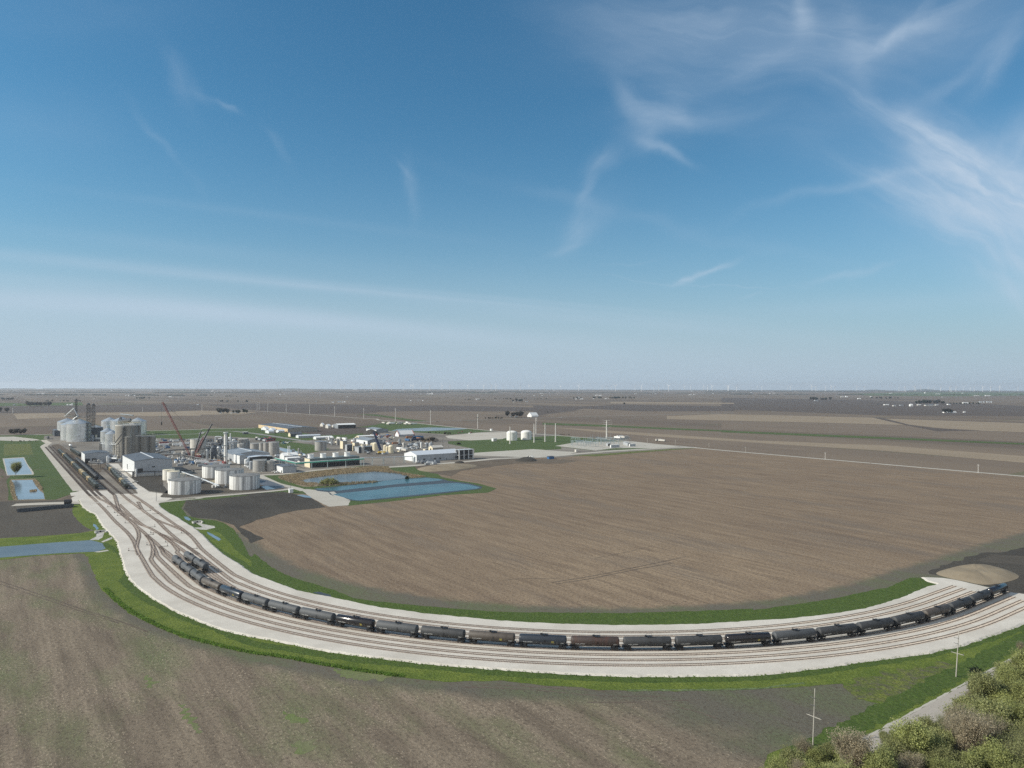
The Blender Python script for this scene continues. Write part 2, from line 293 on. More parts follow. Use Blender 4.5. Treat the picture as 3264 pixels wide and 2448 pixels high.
M['reeds_base'] = gravelmat('reed_bed', (.21, .17, .115), (.27, .22, .15), (.13, .11, .08), .12, 7)
M['riprap'] = gravelmat('broken_rock', (.45, .43, .39), (.58, .56, .52), (.20, .19, .17), .8, 8, (.5, .6))
M['water'] = watermat('pond_water', (.10, .115, .125), .18, .16, .5, .35)
M['water_blue'] = watermat('basin_water', (.045, .115, .140), .20, .22, .7, .30)
M['water_pale'] = watermat('pale_pond', (.14, .19, .24), .12, .05, .4, .5)
M['liner'] = pm('black_liner', (.05, .055, .06), .5)
M['rail'] = pm('rusty_rail', (.130, .092, .075), .6, .1)
M['tie'] = pm('timber_tie', (.42, .355, .295), .9, var=.3, vs=.9)
M['tie_old'] = pm('old_tie', (.13, .11, .095), .9, var=.3)
M['wheel'] = pm('wheel_steel', (.035, .030, .028), .5, .5)
M['black'] = pm('black_steel', (.022, .023, .026), .5)
M['white'] = pm('white_steel', (.78, .78, .76), .5, var=.04)
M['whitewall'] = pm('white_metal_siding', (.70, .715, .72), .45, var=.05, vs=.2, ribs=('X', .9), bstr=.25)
M['grey_or_shaded_wall'] = pm('grey_or_shaded_white_siding', (.36, .38, .40), .5, var=.06, vs=.2)  # grey steel, and front walls of white buildings with shade put into the colour
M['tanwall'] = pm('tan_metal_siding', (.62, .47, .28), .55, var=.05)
M['tanshade'] = pm('shaded_tan_siding', (.30, .28, .24), .55, var=.05)  # siding with shade put into its colour, for walls away from the sun
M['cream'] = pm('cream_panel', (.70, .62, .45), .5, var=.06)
M['roof_dark'] = pm('dark_metal_roof', (.10, .105, .115), .5, var=.15, vs=.1)
M['roof_grey'] = pm('grey_metal_roof', (.22, .24, .26), .45, var=.15, vs=.1)
M['roof_light'] = pm('light_metal_roof', (.55, .58, .62), .4, var=.05)
M['galv'] = pm('galvanised_corrugated', (.70, .72, .73), .24, .65, .10, .15, ribs=('Z', 1.6), bstr=.10)
M['galv_roof'] = pm('galvanised_roof', (.52, .54, .55), .34, .5, .08, .2)
M['galv_dark'] = pm('dark_or_shaded_steel', (.075, .085, .10), .5, .3, .1)  # dark steel parts, also a bin whose shade is put into the colour
M['concrete'] = pm('silo_concrete', (.27, .255, .225), .85, 0, .12, .12, streak=((.10, .095, .085), .35, .22))
M['conc_light'] = pm('pale_concrete', (.50, .48, .44), .8, 0, .1, .2)
M['tank_white'] = pm('stained_white_tank', (.76, .755, .73), .5, 0, .05, .2, streak=((.10, .10, .105), .88, .42))
M['tank_clean'] = pm('white_tank_shell', (.72, .71, .67), .5, 0, .06, .2, streak=((.30, .25, .2), .15, .3))
M['tank_rust'] = pm('rust_stained_tank', (.74, .71, .64), .55, 0, .06, .3, streak=((.42, .24, .10), .55, .5))
M['tank_grey'] = pm('grey_insulated_tank', (.34, .33, .31), .55, 0, .1, .2, streak=((.16, .15, .14), .45, .35))
M['stainless'] = pm('stainless_vessel', (.40, .42, .43), .38, .55, .1, .3, ribs=('Z', 1.6), bstr=.15)
M['tank_roof'] = pm('dirty_tank_roof', (.17, .168, .165), .8, 0, .25, .25)
M['louvre'] = pm('black_louvre', (.018, .020, .022), .6)
M['green_pipe'] = pm('green_pipe_paint', (.03, .24, .17), .5)
M['green_slab'] = pm('green_grey_panel', (.15, .18, .18), .6)
M['pipe'] = pm('insulated_pipe', (.62, .64, .65), .4, .3)
M['steel'] = pm('structural_steel', (.085, .088, .092), .6, .2)
M['steel_pale'] = pm('galvanised_frame', (.36, .42, .43), .45, .4)
M['red'] = pm('red_paint', (.20, .045, .042), .5)
M['orange'] = pm('orange_paint', (.34, .15, .07), .5)
M['yellow'] = pm('yellow_paint', (.62, .42, .05), .5)
M['blue'] = pm('blue_paint', (.035, .12, .27), .5)
M['navy'] = pm('navy_paint', (.02, .03, .07), .5)
M['pole'] = pm('weathered_pole', (.36, .34, .30), .8)
M['pole_white'] = pm('white_monopole', (.60, .585, .55), .5)
M['turbine'] = pm('turbine_white', (.80, .80, .80), .5)
M['glass'] = pm('dark_glass', (.03, .04, .05), .15)
M['marking'] = pm('white_lettering', (.72, .73, .72), .6)
M['placard'] = pm('yellow_placard', (.75, .62, .10), .6)
M['stripe'] = pm('pale_stripe', (.66, .64, .50), .6)
M['tc_grey'] = pm('grey_car_paint', (.066, .071, .077), .68, 0, .08, .5, streak=((.07, .075, .08), .2, .5))
M['tc_dark'] = pm('dark_grey_car_paint', (.042, .044, .047), .68, 0, .12, .5, streak=((.03, .03, .03), .25, .5))
M['tc_brown'] = pm('brown_grime_car_paint', (.075, .063, .053), .6, 0, .15, .5, streak=((.05, .04, .035), .3, .5))
M['tc_gloss'] = pm('gloss_black_car_paint', (.018, .016, .018), .16, 0, .1, .5)
M['tc_navy'] = pm('blue_black_car_paint', (.028, .034, .045), .30, 0, .1, .5)
M['tc_rust'] = pm('rusty_car_paint', (.050, .036, .032), .6, 0, .15, .4, streak=((.080, .038, .028), .5, .35))
M['hopper'] = pm('grey_green_hopper', (.085, .095, .085), .6, 0, .2, .3, streak=((.05, .05, .045), .4, .4))
M['hopper_tan'] = pm('tan_hopper', (.40, .32, .19), .6, 0, .15, .3)
M['bark'] = pm('tree_bark', (.17, .145, .12), .9, 0, .25, 1.0)
M['bark_pale'] = pm('pale_bark', (.26, .235, .20), .9, 0, .2, 1.0)
def leafmat(name, c):
    m, nt, b = newmat(name)
    f = noise_f(nt, coord(nt, kind='Object'), .45, 3, .6); oi = nt.nodes.new('ShaderNodeObjectInfo')
    cc = mixc(nt, f, tuple(x*.7 for x in c), tuple(x*1.35 for x in c))
    h = nt.nodes.new('ShaderNodeHueSaturation'); mr = nt.nodes.new('ShaderNodeMapRange'); mr.inputs[3].default_value = .8; mr.inputs[4].default_value = 1.2
    nt.links.new(oi.outputs['Random'], mr.inputs[0]); nt.links.new(mr.outputs[0], h.inputs['Value']); nt.links.new(cc, h.inputs['Color'])
    nt.links.new(h.outputs[0], b.inputs['Base Color']); b.inputs['Roughness'].default_value = .8; b.inputs['Specular IOR Level'].default_value = .1
    tr = nt.nodes.new('ShaderNodeBsdfTranslucent'); nt.links.new(h.outputs[0], tr.inputs[0]); ms = nt.nodes.new('ShaderNodeMixShader'); ms.inputs[0].default_value = .5
    out = nt.nodes['Material Output']; nt.links.new(b.outputs[0], ms.inputs[1]); nt.links.new(tr.outputs[0], ms.inputs[2]); nt.links.new(ms.outputs[0], out.inputs[0])
    return m
M['leaf_lime'] = leafmat('spring_leaves', (.33, .35, .14)); M['leaf_olive'] = leafmat('olive_leaves', (.30, .31, .14))
M['leaf_tan'] = leafmat('budding_twigs', (.33, .285, .20)); M['leaf_dark'] = leafmat('dark_leaves', (.045, .058, .035))
M['leaf_grey'] = leafmat('bare_twigs', (.085, .080, .070)); M['reed'] = leafmat('dry_reeds', (.36, .29, .19)); M['blade'] = leafmat('grass_blades', (.16, .25, .055))

# ------------------------------------------------------------------ mesh helpers
class MB:
    def __init__(s): s.v = []; s.f = []
    def add(s, vs, fs):
        o = len(s.v); s.v += [tuple(v) for v in vs]; s.f += [tuple(i+o for i in f) for f in fs]; return s
    def box(s, x0, x1, y0, y1, z0, z1, T=None):
        vs = [Vector(p) for p in ((x0, y0, z0), (x1, y0, z0), (x1, y1, z0), (x0, y1, z0), (x0, y0, z1), (x1, y0, z1), (x1, y1, z1), (x0, y1, z1))]
        if T: vs = [T @ v for v in vs]
        return s.add(vs, [(0, 3, 2, 1), (4, 5, 6, 7), (0, 1, 5, 4), (1, 2, 6, 5), (2, 3, 7, 6), (3, 0, 4, 7)])
    def tube(s, a, b, r0, r1=None, n=6, cap=True):
        a = Vector(a); b = Vector(b); r1 = r0 if r1 is None else r1; d = b-a
        if d.length < 1e-6: return s
        q = d.to_track_quat('Z', 'Y'); vs = []
        for c, r in ((a, r0), (b, r1)):
            for i in range(n):
                t = 2*math.pi*i/n; vs.append(c+q @ Vector((r*math.cos(t), r*math.sin(t), 0)))
        fs = [(i, (i+1) % n, n+(i+1) % n, n+i) for i in range(n)]
        if cap: fs += [tuple(range(n-1, -1, -1)), tuple(range(n, 2*n))]
        return s.add(vs, fs)
    def bar(s, a, b, w, h=None):
        return s.tube(a, b, w*.7071, n=4)
    def lathe(s, prof, n=32, c=(0, 0, 0), axis='Z', caps=True):
        vs = []
        for r, z in prof:
            for i in range(n):
                t = 2*math.pi*i/n
                p = (r*math.cos(t), r*math.sin(t), z) if axis == 'Z' else (z, r*math.cos(t), r*math.sin(t))
                vs.append((p[0]+c[0], p[1]+c[1], p[2]+c[2]))
        fs = []
        for k in range(len(prof)-1):
            for i in range(n): fs.append((k*n+i, k*n+(i+1) % n, (k+1)*n+(i+1) % n, (k+1)*n+i))
        if caps: fs += [tuple(range(n-1, -1, -1)), tuple((len(prof)-1)*n+i for i in range(n))]
        return s.add(vs, fs)
    def poly(s, pts, z=None):
        vs = [(p[0], p[1], p[2] if z is None else z) for p in pts]
        t = tessellate_polygon([[Vector((v[0], v[1], 0)) for v in vs]])
        fs = []
        for f in t:
            a, b, c = (Vector(vs[i]) for i in f)
            fs.append(tuple(f) if (b-a).cross(c-a).z > 0 else tuple(reversed(f)))
        return s.add(vs, fs)
    def prism(s, pts, z0, z1):
        n = len(pts); s.poly(pts, z1)
        vs = [(p[0], p[1], z0) for p in pts]+[(p[0], p[1], z1) for p in pts]
        return s.add(vs, [(i, (i+1) % n, n+(i+1) % n, n+i) for i in range(n)])
    def mesh(s, name, mat, smooth=False):
        me = bpy.data.meshes.new(name); me.from_pydata(s.v, [], s.f); me.update()
        me.materials.append(M[mat] if isinstance(mat, str) else mat)
        if smooth:
            me.polygons.foreach_set('use_smooth', [True]*len(me.polygons))
            me.set_sharp_from_angle(angle=math.radians(38))
        return me
    def build(s, name, mat, parent=None, smooth=False):
        o = bpy.data.objects.new(name, s.mesh(name, mat, smooth)); C.objects.link(o)
        if parent is not None: o.parent = parent
        return o
def tag(o, label=None, cat=None, group=None, kind=None):
    if label: o['label'] = label
    if cat: o['category'] = cat
    if group: o['group'] = group
    if kind: o['kind'] = kind
    return o
def thing(name, label, cat, loc=(0, 0, 0), rz=0.0, group=None):
    o = bpy.data.objects.new(name, None); C.objects.link(o); o.location = loc; o.rotation_euler = (0, 0, rz)
    o.empty_display_size = 2
    return tag(o, label, cat, group)
KIDS = {}
def copy_tree(o, label=None, loc=None, rz=None, parent=None, scale=None):
    c = o.copy(); C.objects.link(c)
    if parent is not None: c.parent = parent
    if label: c['label'] = label
    if loc is not None: c.location = loc
    if rz is not None: c.rotation_euler = (0, 0, rz)
    if scale is not None: c.scale = scale
    if o.name not in KIDS: KIDS[o.name] = list(o.children)
    for ch in KIDS[o.name]: copy_tree(ch, parent=c)
    return c
ORD = ['zeroth', 'first', 'second', 'third', 'fourth', 'fifth', 'sixth', 'seventh', 'eighth', 'ninth', 'tenth', 'eleventh', 'twelfth', 'thirteenth', 'fourteenth', 'fifteenth', 'sixteenth', 'seventeenth', 'eighteenth', 'nineteenth', 'twentieth']
TENS = {20: 'twenty', 30: 'thirty', 40: 'forty', 50: 'fifty', 60: 'sixty', 70: 'seventy', 80: 'eighty', 90: 'ninety'}
def nth(n):
    if n <= 20: return ORD[n]
    t, u = n//10*10, n % 10
    return TENS[t][:-1]+'ieth' if u == 0 else TENS[t]+'-'+ORD[u]

def smooth_pts(pts, k=4, closed=True):
    n = len(pts); out = []
    rng = range(n) if closed else range(n-1)
    for i in rng:
        if closed: p0, p1, p2, p3 = pts[i-1], pts[i], pts[(i+1) % n], pts[(i+2) % n]
        else: p0, p1, p2, p3 = pts[max(i-1, 0)], pts[i], pts[i+1], pts[min(i+2, n-1)]
        for j in range(k):
            t = j/k
            out.append(.5*((2*p1)+(p2-p0)*t+(2*p0-5*p1+4*p2-p3)*t*t+(3*p1-p0-3*p2+p3)*t**3))
    if not closed: out.append(pts[-1])
    return out
def ragged(pts, amp, step):
    out = []; n = len(pts)
    for i in range(n):
        a, b = pts[i], pts[(i+1) % n]; L = (b-a).length; k = max(1, min(400, int(L/step)))
        d = (b-a); nrm = Vector((-d.y, d.x, 0)); nrm = nrm.normalized() if nrm.length else nrm
        for j in range(k):
            p = a+d*(j/k); q = p/(step*2.2)
            out.append(p+nrm*(noise.noise(q)*amp+noise.noise(q*3.3)*amp*.5))
    return out
def sheet(name, pts, mat, z, rag=0.0, step=3.0, sm=0, kind='structure'):
    if sm: pts = smooth_pts(pts, sm)
    if rag: pts = ragged(pts, rag, step)
    o = MB().poly(pts, z).build(name, mat); o['kind'] = kind; return o
def strip(name, pts, width, mat, z, kind='structure', sm=0, rag=0, step=3):
    """A road or path of constant width along a ground polyline."""
    if sm: pts = smooth_pts(pts, sm, False)
    L, R = [], []
    for i, p in enumerate(pts):
        a = pts[max(i-1, 0)]; b = pts[min(i+1, len(pts)-1)]; d = (b-a); d.z = 0; d.normalize(); nrm = Vector((-d.y, d.x, 0))
        L.append(p+nrm*width/2); R.append(p-nrm*width/2)
    return sheet(name, L+R[::-1], mat, z, rag, step, kind=kind)

# ------------------------------------------------------------------ ground, fields, water
PZ = 0.5                                                             # height of the railway pad
def ground():
    n = 96; R0 = 23000
    mb = MB(); rings = [0, 400, 900, 2000, 5000, 11000, R0]
    vs = [(0, 0, 0)]; fs = []
    for r in rings[1:]:
        for i in range(n):
            t = 2*math.pi*i/n; vs.append((r*math.cos(t), r*math.sin(t), 0))
    for i in range(n): fs.append((0, 1+i, 1+(i+1) % n))
    for k in range(len(rings)-2):
        for i in range(n): fs.append((1+k*n+i, 1+(k+1)*n+i, 1+(k+1)*n+(i+1) % n, 1+k*n+(i+1) % n))
    mb.add(vs, fs)
    # far country: a patchwork of fields on the section grid
    m, nt, b = newmat('far_fields')
    v = world_coord(nt, (1/520., 1/210., 1), math.radians(54))
    br = NODE(nt, 'ShaderNodeTexBrick', Scale=1.0); br.inputs['Color1'].default_value = (.090, .072, .062, 1); br.inputs['Color2'].default_value = (.185, .148, .112, 1)
    br.inputs['Mortar'].default_value = (.10, .11, .06, 1); br.inputs['Mortar Size'].default_value = .012; br.inputs['Brick Width'].default_value = 1.6; br.inputs['Row Height'].default_value = 1.0
    br.offset = .37; nt.links.new(v, br.inputs['Vector'])
    f = noise_f(nt, world_coord(nt, (.0006, .004, 1), math.radians(54)), 1.0, 5, .6)
    c = mixc(nt, .45, br.outputs['Color'], mixc(nt, f, (.095, .076, .066), (.20, .158, .118)))
    gf = noise_f(nt, world_coord(nt, (.0002, .0007, 1), math.radians(54)), 1.0, 4, .6, .63, .70)
    c = mixc(nt, gf, c, (.10, .13, .055))
    nt.links.new(c, b.inputs['Base Color']); b.inputs['Roughness'].default_value = 1; b.inputs['Specular IOR Level'].default_value = .1
    tag(mb.build('ground', m), kind='structure')
ground()

# the big field inside the loop and behind it
field = GP('p', [(-900, 2448), (3264, 3100)])
sheet('field', [Vector((-700, 100, 0)), Vector((500, 80, 0)), Vector((900, 300, 0))]+GP('s', [(2900, 790), (2212, 735), (1500, 668), (760, 606), (0, 545)])+GP('d', [(1800, 785), (1300, 800), (800, 850), (200, 900)])+GP('c', [(1500, 900), (1240, 900), (600, 990)])+GP('b', [(1400, 1050), (900, 1200), (300, 1330)])+GP('a', [(1700, 1340), (1300, 1300), (600, 1500), (0, 1400)])+[Vector((-1100, 560, 0)), Vector((-1000, 200, 0))], 'field', .010)
sheet('field', GP('p', [(-1500, 2448), (-1200, 1700)])+GP('m', [(0, 770), (400, 740), (700, 725), (800, 900), (920, 1090), (1060, 1190), (1250, 1310), (1500, 1430), (1900, 1530)])+GP('n', [(0, 1130), (700, 1240), (1400, 1330), (2212, 1370)])+GP('o', [(600, 1370), (1300, 1370), (2212, 1350)])+GP('q', [(600, 1330), (1100, 1250), (2000, 1000), (2600, 800), (2600, 1500)])+GP('p', [(3264, 2900), (2300, 3000), (-3000, 3000)]), 'field_left', .020, .8, 4)
# grass verges of the loop
sheet('verge_grass', GP('m', [(640, 280), (700, 275), (900, 420), (1050, 620), (1160, 900), (1400, 1090), (1900, 1330)])+GP('n', [(0, 860), (700, 1010), (1400, 1090), (2212, 1160)])+GP('o', [(1100, 1220), (2212, 1210)])+GP('q', [(400, 1200), (900, 1130), (1500, 1030), (2212, 820), (2900, 560), (2900, 740)])+GP('r', [(2212, 180), (1720, 460), (1360, 650), (1030, 830), (760, 1000), (300, 1150), (330, 930), (500, 870), (830, 785), (1120, 640), (1220, 570), (1060, 540), (920, 460), (880, 410)])+GP('q', [(400, 1382), (0, 1400)])+GP('o', [(1400, 1392), (850, 1382), (700, 1358), (400, 1345), (0, 1300)])+GP('n', [(1700, 1308), (1400, 1278), (700, 1172), (350, 1110), (0, 1055)])+GP('m', [(1800, 1515), (1600, 1470), (1350, 1365), (1150, 1265), (1020, 1160), (900, 1060), (850, 960), (800, 850), (770, 760), (740, 735), (830, 715), (930, 690), (900, 620), (700, 560), (860, 530), (700, 500), (640, 400), (650, 340)]), 'grass', .050, .7, 2.0)
sheet('verge_grass', GP('m', [(1395, 300), (1440, 270), (1520, 262), (1640, 262), (1600, 330), (1650, 400), (1760, 425), (1900, 440), (1990, 470), (2060, 520), (2120, 600), (2170, 700), (2212, 760)])+GP('n', [(30, 180), (180, 300), (330, 375), (500, 430), (700, 490), (760, 510), (900, 570), (1100, 600), (1500, 640), (2212, 695)])+GP('o', [(500, 700), (1000, 705), (1600, 690), (2212, 662)])+GP('q', [(0, 755), (300, 715), (600, 670), (850, 620), (1100, 570), (1280, 492), (1400, 490), (1520, 540), (1300, 660), (900, 790), (0, 860)])+GP('o', [(1800, 830), (1000, 830), (0, 800)])+GP('n', [(1100, 680), (400, 530), (0, 380)])+GP('m', [(1900, 760), (1700, 560), (1450, 380)]), 'slope_grass', .054, .8, 2.0)
sheet('verge_grass', GP('m', [(1700, 520), (1800, 560), (1880, 640), (1990, 720), (2150, 800), (2212, 850), (2212, 800), (2080, 700), (1950, 560), (1800, 500)]), 'grass', .058, .6, 2, 2)
strip('verge_grass', smooth_pts([G(P('m', *q)) for q in [(905, 640), (985, 700), (1030, 830), (1060, 920)]]+[G(P('m', *q)) for q in [(1130, 1010), (1270, 1120), (1430, 1200), (1640, 1300), (1900, 1390)]]+GP('n', [(0, 965), (400, 1030), (900, 1110), (1400, 1160), (2000, 1215)])+GP('o', [(200, 1245), (900, 1285), (1600, 1290), (2212, 1272)])+GP('q', [(500, 1260), (900, 1195), (1300, 1140), (1700, 1050), (2212, 890), (2800, 650)]), 4, False), 4.6, 'slope_grass', .062, rag=.9, step=1.5)
strip('rough_grass', smooth_pts(GP('m', [(930, 1040), (1010, 1130), (1120, 1220), (1260, 1300), (1420, 1380), (1640, 1465), (1900, 1535)])+GP('n', [(0, 1052), (250, 1085), (500, 1130), (800, 1185), (1100, 1230), (1350, 1262)]), 4, False), 1.9, 'pale_grass', .066, rag=.7, step=1.2)
strip('rough_grass', smooth_pts(GP('o', [(1100, 1385), (1500, 1383), (2212, 1372)])+GP('q', [(200, 1375), (420, 1350)]), 4, False), 1.1, 'pale_grass', .066, rag=.6, step=1.2)
sheet('weedy_ground', GP('r', [(880, 400), (1040, 370), (1250, 320), (1500, 290), (1750, 260), (2000, 200), (2150, 160), (1960, 260), (1700, 380), (1560, 430), (1400, 500), (1240, 600), (1160, 560), (1020, 520), (920, 470)]), 'grass_weedy', .070, 4.5, 1.6)
# wheel tracks and sprouting patches in the fields
M['sprout'] = soil('sprouting_weeds', (.145, .150, .085), (.16, .145, .10), (.36, .34, .20), 12, (.02, .1), .3, 1.2, .6, (.125, .165, .055), .8)
M['rut'] = soil('wheel_rut', (.095, .075, .060), (.13, .105, .085), (.24, .20, .15), 13, (.02, .1), .2, 1.2, .2)
for z_, q, w in [('m', [(0, 975), (300, 1075), (700, 1215), (1060, 1330), (1300, 1420)], .7), ('m', [(0, 1000), (300, 1100), (700, 1235), (1050, 1345)], .5), ('o', [(430, 435), (800, 375), (1200, 295), (1620, 205)], .8), ('o', [(470, 448), (820, 392), (1200, 315), (1500, 262)], .8),
                 ('o', [(0, 415), (200, 400), (520, 400)], .6), ('o', [(820, 220), (1100, 165), (1330, 110)], .5), ('y', [(1240, 440), (1500, 440), (1900, 425)], .5), ('y', [(1650, 440), (1900, 500), (2060, 560)], .5), ('y', [(500, 350), (900, 365), (1300, 400), (1700, 405)], .6), ('y', [(600, 335), (1000, 352), (1400, 380)], .5)]:
    strip('wheel_rut', GP(z_, q), w, 'rut', .034, sm=4, rag=.35, step=1)
for q in [[(850, 470), (900, 490), (905, 530), (860, 520)], [(1040, 640), (1080, 650), (1160, 770), (1170, 810), (1130, 780), (1070, 700)], [(1650, 690), (1740, 700), (1810, 720), (1780, 745), (1690, 735)], [(1700, 860), (1830, 850), (1860, 900), (1760, 910)], [(1960, 430), (2212, 440), (2300, 470), (2200, 500), (2050, 480)]]:
    sheet('sprouting_patch', GP('x', q), 'sprout', .036, 2.6, .8, 2)
strip('road', GP('r', [(2900, -160), (2330, 180), (2212, 250), (1800, 480), (1430, 690), (1090, 880), (700, 1080), (300, 1290)]), 6.4, 'country_road', .085, rag=.3)
strip('road_shoulder', [p+WV*0-UV*3.55 for p in GP('r', [(2900, -160), (2330, 180), (2212, 250), (1800, 480), (1430, 690), (1090, 880), (700, 1080), (300, 1290)])], .7, 'road', .089, rag=.5, step=1.5)

strip('verge_grass', [p-UV*8.6 for p in GP('r', [(2900, -160), (2330, 180), (2212, 250), (1800, 480), (1430, 690), (1090, 880), (760, 1045)])], 7, 'slope_grass', .0765, rag=1.6, step=1.5)
# railway pad (white ballast): flat top with a short bank down to the grass
pad_outer = GP('m', [(705, 255), (715, 275), (735, 320), (790, 355), (845, 378), (870, 415), (905, 475), (940, 515), (1000, 575), (1040, 620), (1060, 690), (1085, 780), (1110, 860), (1160, 960), (1250, 1040), (1380, 1130), (1540, 1220), (1700, 1290), (1850, 1350), (2000, 1400)], PZ)+GP('n', [(0, 893), (300, 950), (700, 1030), (1106, 1082), (1500, 1130), (2212, 1187)], PZ)+GP('o', [(600, 1225), (1100, 1245), (1600, 1245), (2212, 1235)], PZ)+GP('q', [(500, 1220), (900, 1160), (1400, 1095), (1700, 1030), (2000, 930), (2212, 850), (2600, 690)], PZ)
pad_inner = GP('q', [(2600, 640), (2212, 622), (2080, 604), (1940, 575), (1800, 540), (1680, 512), (1540, 490), (1390, 485), (1440, 515), (1520, 535), (1400, 575), (1250, 640), (1100, 690), (900, 745), (600, 790), (300, 822), (0, 840)], PZ)+GP('o', [(1800, 795), (1400, 805), (1000, 808), (500, 795), (0, 770)], PZ)+GP('n', [(1500, 700), (1100, 645), (700, 560), (400, 500), (200, 425), (0, 350)], PZ)+GP('m', [(2100, 820), (1950, 730), (1850, 640), (1780, 565), (1700, 500), (1640, 465), (1560, 410), (1480, 370), (1410, 320), (1395, 297)], PZ)
def pad():
    top = ragged(pad_outer+pad_inner, .55, 1.6); n = len(top)
    for p in top: p.z = PZ
    cen = sum(((b-a).cross(Vector((a.x, a.y, 0))) .z for a, b in zip(top, top[1:])), 0)
    area = sum(a.x*b.y-b.x*a.y for a, b in zip(top, top[1:]+top[:1])); sg = -1 if area > 0 else 1
    MBp = MB(); MBp.poly(top, PZ)
    out = []
    for i, p in enumerate(top):
        d = top[(i+1) % n]-top[i-1]; nr = Vector((-d.y, d.x, 0)).normalized()*sg
        out.append(Vector((p.x+nr.x*1.1, p.y+nr.y*1.1, 0.0)))
    MBp.add(top+out, [(i, (i+1) % n, n+(i+1) % n, n+i) if sg < 0 else (i, n+i, n+(i+1) % n, (i+1) % n) for i in range(n)])
    tag(MBp.build('railway_pad', 'pad'), kind='structure')
pad()

# ------------------------------------------------------------------ plant surroundings
A = lambda *q: GP('a', list(q))
B_ = lambda *q: GP('b', list(q))
Cc = lambda *q: GP('c', list(q))
D_ = lambda *q: GP('d', list(q))
# grass around the plant and the ponds
sheet('plant_lawn', A((-600, 655), (0, 650), (500, 640), (1620, 598), (2212, 582))+B_((300, 576), (660, 568), (900, 565), (1560, 590), (1700, 600), (2212, 530))+Cc((300, 500), (480, 500), (760, 530), (1150, 570), (1500, 600), (2212, 655))+D_((400, 660), (800, 695), (1300, 745), (1500, 770), (1700, 785), (1200, 830), (600, 850), (100, 870))+Cc((1300, 900), (700, 980), (900, 1110), (1100, 1150), (1300, 1180), (1500, 1235), (1400, 1280), (900, 1310), (300, 1380), (0, 1410))+B_((1900, 1425), (1500, 1300), (1300, 1290), (1180, 1270), (700, 1330), (0, 1390))+A((1800, 1400), (1700, 1350), (1100, 1300), (860, 1270), (780, 1300), (600, 1360), (480, 1360), (80, 1365), (50, 1250), (60, 1130), (0, 1100), (-600, 1000)), 'lawn', .052, .8, 6)
sheet('dark_field', A((-900, 1350), (0, 1372), (480, 1366), (790, 1360), (830, 1440), (870, 1500), (900, 1560), (880, 1600), (940, 1659))+GP('m', [(800, 520), (700, 550), (300, 580), (0, 600), (-900, 640)]), 'dark_soil', .056, 1, 4)
sheet('channel_grass', GP('m', [(-1200, 660), (0, 596), (400, 575), (700, 552), (850, 525), (1010, 600), (1060, 700), (1100, 860), (900, 760), (700, 730), (300, 755), (0, 790), (-1200, 900)]), 'grass', .060, 1, 3)
sheet('channel_grass', GP('m', [(640, 285), (715, 275), (800, 360), (900, 430), (1000, 590), (850, 540), (820, 500), (700, 460), (640, 380)]), 'grass', .064, .8, 3)
sheet('channel_grass', GP('m', [(770, 720), (960, 690), (1080, 800), (1100, 900), (1000, 1000), (930, 1000), (840, 880)]), 'grass', .066, .8, 3, 2)
sheet('channel_water', GP('m', [(-1500, 735), (0, 672), (500, 633), (800, 614), (900, 640), (932, 690), (850, 715), (500, 730), (0, 768), (-1500, 900)]), 'water', .080, .3, 3)
sheet('rock_apron', GP('m', [(850, 530), (925, 525), (905, 590), (870, 612), (790, 613), (850, 580)]), 'riprap', .084, .4, 1.5)
sheet('rock_apron', GP('m', [(890, 628), (1000, 578), (1022, 588), (910, 634)]), 'riprap', .088, .3, 1.5)
sheet('rock_apron', GP('m', [(830, 718), (950, 700), (962, 708), (870, 722)]), 'riprap', .088, .3, 1.5)
sheet('puddle', GP('m', [(825, 470), (845, 480), (870, 512), (850, 528), (838, 500), (818, 490)]), 'water_pale', .090, .3, 1)
# dark wet field between the loop and the basins
sheet('dark_field', GP('m', [(1640, 262), (1850, 255), (2212, 215)])+B_((300, 1320), (800, 1290), (1200, 1270), (1500, 1340), (1650, 1440), (1300, 1480), (900, 1580), (700, 1659))+GP('m', [(2330, 600), (2212, 640), (2060, 480), (1900, 430), (1700, 410), (1620, 340)]), 'wet_soil', .060, 1.2, 5)
for q in [[(1622, 405), (1650, 408), (1685, 432), (1665, 442), (1630, 428)], [(1825, 540), (1870, 560), (1950, 605), (1930, 622), (1880, 590), (1830, 560)]]:
    sheet('puddle', GP('m', q), 'water_pale', .090, .3, 1)
sheet('puddle', B_((1330, 1308), (1400, 1302), (1500, 1325), (1512, 1340), (1420, 1332)), 'water_pale', .090, .3, 2)
sheet('rock_apron', GP('m', [(1705, 452), (1765, 445), (1780, 470), (1890, 490), (1895, 505), (1820, 522), (1760, 520), (1700, 505), (1790, 500), (1730, 465)]), 'riprap', .088, .4, 1.5)
sheet('puddle', GP('n', [(545, 522), (600, 515), (700, 545), (705, 562), (620, 545)]), 'liner', .090, .2, 1)
